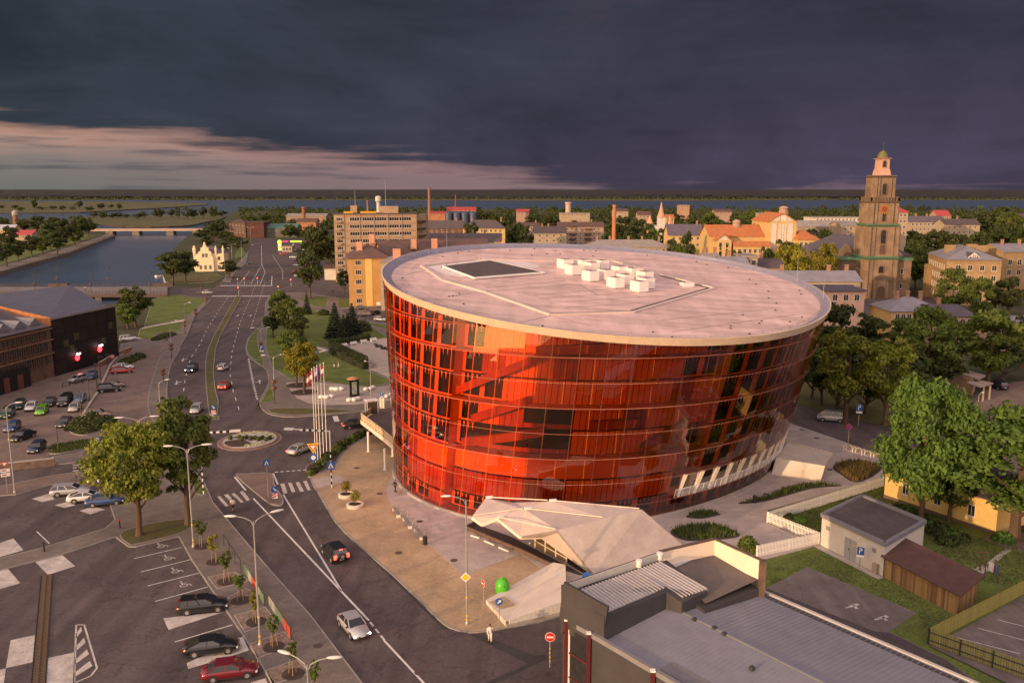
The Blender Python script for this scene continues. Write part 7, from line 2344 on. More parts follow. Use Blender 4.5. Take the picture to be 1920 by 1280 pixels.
for i, (x, y, h) in enumerate([(1404, 1030, 1.6), (1411, 1034, 1.3), (1398, 1026, 1.2)]):
 shrub('bush beside the white picket fence behind the shop parapet', x, y, .9, h, leaf_mid, .1, group='bushes by the picket fence', n=240)
for i, (x, y, r, h) in enumerate([(1685, 963, 1.3, 1.2), (1700, 968, 1.5, 1.4), (1716, 972, 1.5, 1.2), (1740, 990, 1.6, 1.2), (1760, 1000, 1.5, 1.3), (1785, 1006, 1.4, 1.1), (1775, 1018, 1.2, 1.0), (1668, 975, 1.0, 1.0), (1800, 1012, 1.1, .9), (1880, 1012, 1.3, .9), (1630, 955, .8, .7), (1600, 962, .7, .7), (1480, 972, .8, .6), (1500, 977, .8, .7)]):
 shrub('garden bush on the lawn beside the yellow house', x, y, r, h, leaf_green if i % 2 else leaf_dark, .05, group='garden bushes', n=260)
# flower island of the roundabout
ic = at(469, 826)
Ri = 5.0
disc = lambda r, n=36: [Vector((ic.x + r * math.cos(TAU * k / n), ic.y + r * 1.12 * math.sin(TAU * k / n))) for k in range(n)]
slab('roundabout_apron', disc(Ri), .10, cobble, kerb=.25, mk=A('brick_kerb', (.27, .17, .13), .9, .25, 1))
slab('roundabout_island', disc(Ri - .75), .22, whitegravel, kerb=.12, mk=MATS['brick_kerb'])
blob = lambda q: [Vector((ic.x + a, ic.y + b)) for a, b in q]
slab('flower_bed', smooth(blob([(-3.9, .6), (-2.6, 1.7), (-.5, 1.9), (1.6, 1.3), (3.6, .9), (3.4, .4), (1.2, .6), (-.4, 1.1), (-2.2, 1.0)]), 3), .27, soil, kerb=0)
slab('flower_bed', smooth(blob([(-3.6, -1.2), (-2.0, -.3), (-.4, -.8), (1.0, -2.6), (.2, -3.8), (-1.8, -3.9), (-3.2, -2.6)]), 3), .27, soil, kerb=0)
for i, (a, b) in enumerate([(-3.2, .0), (-1.8, .3), (-.6, .2), (.8, .0), (2.0, .1), (3.2, .0), (-1.2, -.4), (.2, -.5), (1.6, -.7), (2.8, -.8)]):
 t = thing('ball_shrub', 'small dark ball shrub in the white gravel of the roundabout island', 'shrub', (ic.x + a, ic.y + b, .24), group='ball shrubs of the roundabout')
 MB().blob((0, 0, .3), .38, 9, 6, jit=.18, seed=i).build('foliage', leaf_dark, t)
rng = np.random.default_rng(4)
fl = []
for _ in range(520):
 a = rng.uniform(.35, 2.5)
 r = rng.uniform(3.1, 4.0)
 fl.append((ic.x + r * math.cos(a), ic.y + r * 1.1 * math.sin(a), .3))
for _ in range(200):
 a = rng.uniform(-1.5, -.5)
 r = rng.uniform(2.6, 3.9)
 fl.append((ic.x + r * math.cos(a), ic.y + r * 1.1 * math.sin(a), .3))
v, f = leaf_cloud(np.array(fl) + rng.normal(size=(len(fl), 3)) * .05, np.tile([0, 0, 1.0], (len(fl), 1)) + rng.normal(size=(len(fl), 3)) * .4, rng.uniform(.08, .16, len(fl)), rng)
obj('flowers', mesh_np('flowers', v, f, A('pale_flower', (.55, .55, .30), .8, .2, 2)))['kind'] = 'stuff'
# ================================================================== VEHICLES
CT = {  # length, half width, bonnet z, belt z, roof z, cabin: rear base, rear roof, front roof, front base
 'saloon': (4.55, .90, .86, .94, 1.43, -1.80, -1.05, .30, 1.12),
 'coupe': (4.70, .91, .84, .93, 1.38, -2.00, -.85, .25, 1.10),
 'hatchback': (4.05, .87, .92, .97, 1.48, -1.90, -1.55, .30, 1.10),
 'estate': (4.75, .90, .90, .96, 1.47, -2.20, -1.85, .35, 1.20),
 'suv': (4.45, .93, 1.05, 1.12, 1.74, -2.05, -1.80, .25, 1.00),
 'van': (4.90, .96, 1.08, 1.16, 1.94, -2.36, -2.20, 1.00, 1.95),
}
chrome = A('alloy', (.42, .41, .40), .35, .1, 3, metal=.6, fine=0)
headlamp = A('headlamp', (.60, .60, .58), .15, .05, 3, fine=0)
headlit = A('headlamp_lit', (.9, .85, .7), .2, .02, 3, emit=((1.0, .83, .50), 7.0), fine=0)
taillamp = A('tail_lamp', (.28, .015, .015), .25, .1, 3, fine=0)
taillit = A('tail_lamp_lit', (.6, .02, .02), .2, .02, 3, emit=((1.0, .06, .03), 4.0), fine=0)
platem = A('number_plate', (.62, .60, .56), .5, .05, 3, fine=0)
trim = A('car_trim', (.022, .022, .024), .55, .1, 3, fine=0)
PAINT = {}
for nm, c in {'white': (.70, .68, .66), 'silver': (.40, .40, .42), 'grey': (.16, .16, .17), 'dark_grey': (.062, .062, .068), 'black': (.014, .014, .017), 'navy': (.018, .026, .060), 'blue': (.040, .085, .22), 'pale_blue': (.20, .27, .35),
   'red': (.36, .018, .022), 'dark_red': (.17, .012, .022), 'green': (.14, .42, .012), 'dark_green': (.015, .055, .042), 'bronze': (.30, .20, .13), 'teal': (.05, .13, .16), 'purple': (.06, .03, .11)}.items():
 PAINT[nm] = A('paint_' + nm, c, .32, .04, 2, metal=.25, coat=.8, fine=0)
def car_parts(kind):
 L_, w, zh, zb, zr, rb_, rr_, fr_, fb_ = CT[kind]
 h = L_ / 2
 van = kind == 'van'
 st_ = [(-h, w * .80, .42, zb - .22), (-h + .12, w * .93, .30, zb - .05), (-h + .55, w, .24, zb), (-.3, w, .20, zb), (fb_ - .1, w, .20, zb - .01), (h - .62, w * .97, .23, zh - .03), (h - .16, w * .86, .27, zh - .17), (h, w * .68, .38, zh - .30)]
 if van:
  st_ = [(-h, w * .93, .42, zb - .1), (-h + .08, w * .98, .30, zb), (-h + .5, w, .24, zb), (-.3, w, .22, zb), (fb_ - .3, w, .22, zb), (h - .40, w * .96, .24, zh - .06), (h - .1, w * .86, .28, zh - .25), (h, w * .72, .38, zh - .45)]
 mb = MB()
 ring = []
 for x, ww, z0, z1 in st_:
  ring.append([(x, ww * .82, z0), (x, ww * .98, z0 + .12), (x, ww, (z0 + z1) / 2), (x, ww * .97, z1 - .12), (x, ww * .86, z1), (x, 0, z1 + .03), (x, -ww * .86, z1), (x, -ww * .97, z1 - .12), (x, -ww, (z0 + z1) / 2), (x, -ww * .98, z0 + .12), (x, -ww * .82, z0)])
 n = len(ring[0])
 vs = [v for r in ring for v in r]
 fs = [(i * n + k, i * n + (k + 1) % n, (i + 1) * n + (k + 1) % n, (i + 1) * n + k) for i in range(len(ring) - 1) for k in range(n)]
 fs += [tuple(range(n))[::-1], tuple((len(ring) - 1) * n + k for k in range(n))]
 mb.add(vs, fs)
 parts = {'body': mb.mesh('body', PAINT['grey'], smooth=True)}
 wb_, wr = w * .90, w * .70
 zB, zR = zb - .02, zr - .05
 B = [Vector(v) for v in ((rb_, -wb_, zB), (rb_, wb_, zB), (fb_, wb_, zB), (fb_, -wb_, zB))]
 T = [Vector(v) for v in ((rr_, -wr, zR), (rr_, wr, zR), (fr_, wr, zR), (fr_, -wr, zR))]
 parts['windscreen'] = MB().quad(B[2], B[3], T[3], T[2]).mesh('windscreen', carglass)
 parts['rear_window'] = MB().quad(B[0], B[1], T[1], T[0]).mesh('rear_window', carglass)
 sides = []
 for s in (0, 1):
  a, b, c, d = (B[3], B[0], T[0], T[3]) if s == 0 else (B[1], B[2], T[2], T[1])
  sides.append(MB().quad(a, b, c, d).mesh('side_window', carglass))
 parts['side_window'] = sides
 mb = MB()
 mb.prism([(rr_ - .06, -wr - .03), (fr_ + .08, -wr - .03), (fr_ + .14, 0), (fr_ + .08, wr + .03), (rr_ - .06, wr + .03), (rr_ - .12, 0)], zR - .02, [zr - .02, zr - .02, zr, zr - .02, zr - .02, zr], bottom=True)
 for a, b in zip(B, T):
  mb.bar(a, b, .09, .06)
 for f in ((.46,) if kind not in ('estate', 'van', 'suv') else (.40, .74)):
  for s in (-1, 1):
   x0, x1 = fb_ + (rb_ - fb_) * f, fr_ + (rr_ - fr_) * f
   mb.bar((x0, s * (wb_ + .005), zB), (x1, s * (wr + .01), zR), .10, .03, up=(0, 1, 0))
 parts['roof'] = mb.mesh('roof', PAINT['grey'])
 r = .32 if kind not in ('suv', 'van') else .36
 ty = MB().lathe([(r * .62, -.1), (r, -.085), (r, .085), (r * .62, .1)], (0, 0, 0), 16)
 tm = ty.mesh('tyre', rubber)
 rm = MB().lathe([(r * .10, -.105), (r * .60, -.112), (r * .60, .112), (r * .10, .105)], (0, 0, 0), 10).mesh('rim', chrome)
 ax = L_ * .29
 parts['wheel'] = (tm, rm, [(s * ax + (.08 if s > 0 else .02), t * (w - .09), r) for s in (-1, 1) for t in (-1, 1)])
 hx = h - .13
 parts['headlight'] = (MB().box((0, 0, 0), (.16, .36, .15)).mesh('headlight', headlamp), [(hx, s * w * .68, zh - .32) for s in (-1, 1)])
 parts['taillight'] = (MB().box((0, 0, 0), (.12, .30 if not van and kind != 'estate' else .16, .16 if kind in ('saloon', 'coupe') else .45)).mesh('taillight', taillamp), [(-h + .06, s * w * .76, zb - .20) for s in (-1, 1)])
 parts['number_plate'] = (MB().box((0, 0, 0), (.03, .46, .11)).mesh('number_plate', platem), [(-h - .015, 0, .60), (h + .012, 0, .48)])
 parts['grille'] = (MB().box((0, 0, 0), (.06, .7, .14)).mesh('grille', trim), [(h - .005, 0, zh - .42)])
 parts['mirror'] = (MB().box((0, 0, 0), (.12, .18, .13)).mesh('mirror', trim), [(fb_ - .25, s * (w + .06), zB + .06) for s in (-1, 1)])
 mbs = MB()
 for s in (-1, 1):
  mbs.box((0, s * w * .985, .28), (L_ * .42, .03, .12))
  for xx in (-ax + .02, ax + .08):
   mbs.lathe([(r * 1.18, -.02), (r * 1.18, .02)], (0, 0, 0), 14)
   k = 14 * 2
   for q in range(len(mbs.v) - k, len(mbs.v)):
    x, y, z = mbs.v[q]
    mbs.v[q] = (xx + x, s * (w * .985) + z, r + y)
 parts['sill'] = mbs.mesh('sill', trim)
 return parts
CARS = {k: car_parts(k) for k in CT}
def car(kind, color, px, py, heading, label, group='parked cars', z=.03, lit=None, name='parked_car', p=None, spare=False):
 P_ = CARS[kind]
 loc = at(px, py, z) if p is None else p
 root = thing(name, label, {'van': 'van', 'suv': 'car'}.get(kind, 'car'), loc, R(heading), group)
 pt = PAINT[color]
 remat(obj('body', P_['body'], root), pt)
 remat(obj('roof', P_['roof'], root), pt)
 obj('windscreen', P_['windscreen'], root)
 obj('rear_window', P_['rear_window'], root)
 for m_ in P_['side_window']:
  obj('side_window', m_, root)
 obj('sill', P_['sill'], root)
 tm, rm, ws = P_['wheel']
 for x, y, zz in ws:
  t = obj('tyre', tm, root, (x, y, zz))
  t.name = 'wheel'
  t.rotation_euler.x = math.pi / 2
  obj('rim', rm, t)
 for nm in ('headlight', 'taillight', 'number_plate', 'grille', 'mirror'):
  me, ls = P_[nm]
  for q in ls:
   o = obj(nm, me, root, q)
   if nm == 'headlight' and lit in ('head', 'both'):
    remat(o, headlit)
   if nm == 'taillight' and lit in ('tail', 'both'):
    remat(o, taillit)
 if spare:
  t = MB().lathe([(.14, -.1), (.33, -.1), (.33, .1), (.14, .1)], (0, 0, 0), 16).build('spare_wheel', rubber, root, loc=(-CT[kind][0] / 2 - .1, 0, .98))
  t.rotation_euler.y = math.pi / 2
  obj('rim', rm, t)
  o = MB().box((-CT[kind][0] / 2 + .25, 0, CT[kind][4] - .12), (.08, .34, .1)).build('brake_light', taillit, root)
 return root
# the red setts lot
for a in [('saloon', 'white', 60, 767, -74, 'white saloon second from the frame edge in the row before the warehouse'), ('hatchback', 'green', 79, 775, -74, 'bright green hatchback in the setts lot'), ('saloon', 'dark_grey', 94, 759, -74, 'dark grey saloon between the white saloon and the black van'),
  ('van', 'black', 123, 758, -78, 'black van parked between grey cars in the setts lot'), ('hatchback', 'pale_blue', 150, 753, -76, 'pale blue hatchback by the lamp post beside the black van'), ('hatchback', 'silver', 141, 769, -76, 'silver-blue hatchback in front of the pale blue one'),
  ('suv', 'dark_green', 15, 781, -72, 'dark green four-wheel drive at the frame edge in the setts lot'), ('estate', 'dark_green', 36, 764, -72, 'dark green estate behind the four-wheel drive at the frame edge'), ('hatchback', 'blue', 24, 806, -78, 'blue hatchback at the frame edge in front of the green four-wheel drive'),
  ('saloon', 'black', 43, 823, -102, 'black saloon parked askew in front of the blue hatchback'), ('hatchback', 'navy', 70, 845, -80, 'dark navy hatchback nearest the street in the setts lot'), ('saloon', 'dark_grey', 122, 797, -82, 'dark grey saloon left of the oval shrub bed'),
  ('suv', 'bronze', 185, 783, 18, 'bronze car half hidden behind the oval shrub bed'), ('suv', 'black', 205, 734, 22, 'black four-wheel drive seen from the side beside the kerb wall'), ('hatchback', 'bronze', 215, 726, 22, 'brownish car behind the black four-wheel drive'),
  ('estate', 'red', 229, 699, 25, 'red estate beside the dark shrub clump'), ('saloon', 'white', 231, 692, 25, 'white car parked right behind the red estate'), ('hatchback', 'silver', 146, 715, -108, 'silver hatchback at the foot of the black facade'),
  ('hatchback', 'blue', 172, 709, -78, 'blue car next to the silver hatchback below the black facade'), ('suv', 'white', 241, 639, 33, 'white car parked beyond the black block by the dark tree')]:
 car(*a)
# lower car park
for a in [('estate', 'silver', 132, 926, 14, 'silver estate at the top of the lower car park'), ('coupe', 'white', 163, 938, 16, 'white coupe between silver estate and blue coupe'), ('coupe', 'blue', 197, 945, 18, 'blue coupe half under the big olive tree'),
  ('estate', 'black', 381, 1143, 13, 'black estate in the right-hand row of the lower car park'), ('coupe', 'black', 397, 1220, 14, 'black coupe with alloy wheels in the right-hand row'), ('saloon', 'dark_red', 432, 1266, 14, 'dark red saloon at the lower frame edge')]:
 car(*a)
# on the roads
car('suv', 'black', 628, 1044, 122, 'dark four-wheel drive with spare wheel and lit tail lamps driving away', 'cars on the road', lit='tail', name='moving_car', spare=True)
car('saloon', 'silver', 663, 1181, -58, 'silver saloon with lit headlamps driving toward the lower edge', 'cars on the road', lit='head', name='moving_car')
car('saloon', 'silver', 563, 848, 62, 'silver saloon leaving past the yield sign on the roundabout', 'cars on the road', lit='tail', name='moving_car')
car('saloon', 'black', 667, 801, 24, 'black saloon waiting under the raised terrace', 'cars on the road', lit='tail', name='moving_car')
car('suv', 'navy', 360, 696, -88, 'dark car with lit headlamps on the boulevard left of the median', 'cars on the road', lit='head', name='moving_car')
car('hatchback', 'white', 419, 693, 88, 'white car on the boulevard right of the median', 'cars on the road', name='moving_car')
car('hatchback', 'red', 422, 728, 90, 'red car on the boulevard right of the median', 'cars on the road', lit='tail', name='moving_car')
car('hatchback', 'silver', 369, 772, -84, 'silver car at the end of the median beside the tree', 'cars on the road', name='moving_car')
car('hatchback', 'pale_blue', 334, 803, -70, 'pale car half hidden behind the olive tree', 'cars on the road', name='moving_car')
car('saloon', 'blue', 464.5, 495, -80, 'blue car far up the boulevard beside the villa tree', 'cars far up the boulevard', name='moving_car')
car('saloon', 'silver', 474.5, 460, -80, 'silver car at the far end of the boulevard', 'cars far up the boulevard', name='moving_car')
car('saloon', 'black', 480, 453.5, 10, 'black car crossing at the far end of the boulevard', 'cars far up the boulevard', name='moving_car')
car('saloon', 'dark_grey', 380, 551, 8, 'dark car turning at the crossing before the canal bridge', 'cars far up the boulevard', name='moving_car')
car('hatchback', 'silver', 389, 551, 8, 'pale car beside the dark one at the canal bridge crossing', 'cars far up the boulevard', name='moving_car')
for a in [('saloon', 'red', 532.5, 478, 8, 'red car before the petrol station'), ('saloon', 'white', 550, 484, 15, 'white car first in the stack by the tall dark trees'), ('saloon', 'purple', 554, 489, 15, 'purple car second in the row by the tall dark trees'), ('saloon', 'dark_red', 556, 494, 15, 'dark red car third in the row by the tall dark trees'),
  ('hatchback', 'silver', 556, 499, 15, 'silver car last in the row by the tall dark trees'), ('hatchback', 'red', 555, 512, 40, 'red car at the edge of the boulevard car park'), ('hatchback', 'white', 560, 519, 40, 'white car under the tall dark tree'), ('hatchback', 'silver', 557, 470, 0, 'pale car at the petrol pumps')]:
 car(*a, group='cars by the petrol station')
for a in [('saloon', 'dark_grey', 678, 580, 5, 'dark car at the foot of the ochre house'), ('suv', 'bronze', 683, 592, 4, 'brownish car parked by the tall firs'), ('saloon', 'black', 704, 589, 60, 'black car between the brownish and the white one by the hall'), ('hatchback', 'white', 713, 602, -20, 'white car right beside the left edge of the hall')]:
 car(*a, group='cars by the ochre house', z=.15)
car('van', 'silver', 1559, 789, 160, 'silver minivan in the side street behind the hall', 'cars in the side street', z=.035)
car('suv', 'navy', 1870, 728, 100, 'dark blue car behind the open shelter', 'cars in the side street', z=.04)
car('hatchback', 'white', 1644, 574, 150, 'small white car on the square before the church', 'cars in the side street', z=.04)
# ================================================================== STREET FURNITURE
headm = A('lamp_head', (.62, .60, .58), .45, .05, 2, fine=0)
yel = A('yellow_band_paint', (.62, .42, .05), .6, .1, 2, fine=0)
def lamp(label, px, py, top, arms, z=.12, group='street lamps', lean=0, m=None, r=.09, p=None, bands=False, heads=True):
 """tall street lamp; arms = list of (bearing in degrees, length)"""
 m = m or polegrey
 q = at(px, py, z) if p is None else p
 h = far(px, top, q.y).z - q.z
 t = thing('street_lamp', label, 'street lamp', q, group=group)
 MB().tube([(0, 0, 0), (0, 0, h * .5), (0, 0, h)], [r * 1.15, r, r * .62], 8).build('pole', m, t)
 MB().lathe([(r * 2.2, 0), (r * 2.2, .12), (r * 1.4, .3)], (0, 0, 0), 8).build('base', m, t)
 for a, l in arms:
  c, s = math.cos(R(a)), math.sin(R(a))
  ar = MB().tube([(0, 0, h - .5), (c * l * .12, s * l * .12, h), (c * l * .4, s * l * .4, h + .28), (c * l * .75, s * l * .75, h + .42)], r * .5, 6).build('arm', m, t)
  if heads:
   hd = MB()
   hd.blob((0, 0, 0), (l * .30, .17, .11), 10, 6)
   o = hd.build('lamp_head', headm, ar, loc=(c * l * .98, s * l * .98, h + .44), smooth=True)
   o.rotation_euler.z = R(a)
 if bands:
  for zz in (.35, .75, 2.6):
   MB().lathe([(r * 1.35, 0), (r * 1.35, .18)], (0, 0, zz), 8).build('yellow_band', yel, t)
 return t
lamp('double-armed street lamp standing between the two big trees', 363, 1025, 842, [(185, 2.0), (12, 2.2)], bands=True)
lamp('double-armed street lamp in the gravel strip beside the posters', 488, 1208, 976, [(180, 2.0), (35, 2.2)], bands=True)
lamp('double-armed street lamp whose heads show at the lower frame edge', 585, 1440, 1245, [(155, 2.0), (5, 1.9)])
lamp('single-armed street lamp on the sand forecourt carrying the yellow diamond sign', 876, 1169, 937, [(185, 1.8)], bands=True)
lamp('single-armed street lamp at the frame edge by the stone wall', 28, 923, 762, [(20, 1.6)])
lamp('single-armed lamp on the boulevard pavement at the setts lot', 301, 768, 717, [(20, 1.6)])
lamp('lamp half hidden behind the olive tree crown', 268, 905, 787, [(190, 2.4), (10, 2.2)])
lamp('double-armed lamp on the grass strip before the park row', 490, 650, 617, [(190, 2.0), (10, 2.0)])
lamp('double-armed lamp by the bend of the park footpath', 514, 711, 669, [(190, 2.0), (10, 2.0)])
lamp('lamp on the pavement edge beside the canal lawn', 347, 606, 570, [(10, 1.8)])
lamp('lamp by the kerb bed at the lot entrance', 320, 639, 604, [(15, 1.8)])
lamp('slim park lamp beside the bicycle stand', 696, 752, 681, [(180, .9)], r=.06)
lamp('lamp by the small tree right of the villa', 423, 524, 467, [(15, 2.0)])
lamp('lamp on the verge beyond the villa', 435, 485, 459, [(15, 2.2)])
lamp('second lamp on the verge beyond the villa', 454, 490, 452, [(15, 2.2)])
lamp('double-armed lamp at the far end of the boulevard', 470.6, 456, 427, [(180, 2.4), (0, 2.4)])
lamp('lamp by the tall dark trees of the petrol station lot', 580, 520, 470, [(170, 2.4)])
lamp('lamp in the right-hand lot beside the shelter', 1831, 786, 741, [(25, 1.0)], z=.04)
lamp('lamp on the far square right of the church portal', 1765, 560, 543, [(160, 2)], z=.04)
for i, (x, y, t_, lb) in enumerate([(153, 781, 731, 'black lamp post beside the pale blue hatchback'), (182, 726, 682, 'black lamp post by the blue car below the black facade'), (189, 711, 669, 'black lamp post behind the blue car by the kerb wall'), (201, 691, 664, 'thin black lamp post right below the far red sign'), (110, 848, 796, 'black lamp post at the green bed by the street'), (168, 752, 709, 'black lamp post standing at the bend of the kerb wall')]):
 q = at(x, y, .03)
 h = far(x, t_, q.y).z
 t = thing('lot_lamp', lb, 'lamp post', q, group='black lamps of the setts lot')
 MB().tube([(0, 0, 0), (0, 0, h)], [.09, .06], 6).build('pole', darkmetal, t)
 MB().box((.3, 0, h), (1.1, .3, .14)).build('lamp_head', darkmetal, t)
 MB().lathe([(.18, 0), (.18, .15)], (0, 0, 0), 8).build('base', darkmetal, t)
flowm = A('flower_mix', (.22, .06, .06), .9, .5, 3, col2=(.06, .07, .02))
def basket_pole(label, px, py, top, group, z=.12, h2=True, bridge=False):
 q = at(px, py, z)
 h = far(px, top, q.y).z - z
 t = thing('flower_pole', label, 'lamp post' if bridge else 'flower pole', q, group=group)
 MB().tube([(0, 0, 0), (0, 0, h)], [.10, .06], 6).build('pole', irm, t)
 for zz in ((.42,) if bridge else (.88, .62)):
  MB().blob((0, 0, h * zz), (.55, .55, .38), 9, 6, jit=.3, seed=int(px)).build('flower_basket', flowm, t)
 if bridge:
  MB().bar((-.9, 0, h - .3), (.9, 0, h - .3), .08, .08).build('bracket', irm, t)
  for s in (-.9, .9):
   MB().lathe([(.10, 0), (.22, .25), (.20, .55), (.05, .7)], (s, 0, h - .3), 8).build('lantern', irm, t)
 return t
for x, y, tp, lb in ((322, 671, 643, 'flower pole with two hanging baskets at the lot entrance'), (307, 716, 690, 'flower pole on the pavement left of the boulevard arrows'), (301, 790, 762, 'flower pole near the olive tree on the boulevard pavement'), (347, 626, 600, 'flower pole by the path through the canal lawn'),
     (368, 602, 578, 'flower pole beside the canal lawn corner'), (387, 579, 556, 'flower pole nearest the canal crossing'), (515, 756, 710, 'flower pole on the grass triangle by the pedestrian'), (490, 662, 640, 'flower pole by the bus sign in the grass strip')):
 basket_pole(lb, x, y, tp, 'flower poles along the boulevard')
for x, y, tp, lb in ((66, 546, 512, 'first bridge lamp from the frame edge, on the near railing'), (108, 538, 500, 'bridge lamp on the far railing above the black roof ridge'), (171, 549, 510, 'bridge lamp on the near railing in the middle of the canal'), (203, 538, 502, 'bridge lamp on the far railing in the middle of the canal'), (282, 549, 511, 'bridge lamp at the town end of the bridge'),
     (378, 553, 522, 'black lamp at the crossing beyond the bridge')):
 basket_pole(lb, x, y, tp, 'black lamps on the road bridge', .9 if x < 300 else .1, bridge=True)
# striped crosswalk gantries
whitep2 = A('white_enamel', (.72, .70, .68), .5, .05, 2, fine=0)
blkp = A('black_enamel', (.02, .02, .02), .5, .05, 2, fine=0)
def gantry(label, px, py, top, bear, ln, sbase=0.0):
 q = at(px, py, .12)
 h = far(px, top, q.y).z - q.z
 t = thing('crosswalk_lamp', label, 'crosswalk lamp', q, group='striped crosswalk lamps')
 MB().tube([(0, 0, 0), (0, 0, h)], .09, 8).build('pole', whitep2, t)
 n = int(h * .62 / .42)
 for j in range(n):
  MB().lathe([(.105, 0), (.105, .42)], (0, 0, .5 + j * .42), 8).build('stripe', blkp if j % 2 == 0 else whitep2, t)
 c, s = math.cos(R(bear)), math.sin(R(bear))
 ar = MB().bar((0, 0, h), (c * ln, s * ln, h + .08), .10, .10).build('arm', whitep2, t)
 for j in range(8):
  a, b = .8 + j * .42, .8 + (j + 1) * .42
  MB().bar((c * a, s * a, h + .02), (c * b, s * b, h + .03), .22, .22).build('arm_stripe', blkp if j % 2 == 0 else whitep2, ar)
 MB().box((c * (ln + .5), s * (ln + .5), h + .08), (1.3, .45, .25), R(bear)).build('lamp_head', headm, ar)
 return t, h
gt, gh = gantry('striped crosswalk lamp with a long arm beside the flagpoles', 622, 914, 808, 172, 5.2)
gantry('striped crosswalk lamp behind the two big trees at the roundabout', 382, 926, 812, 12, 4.0)
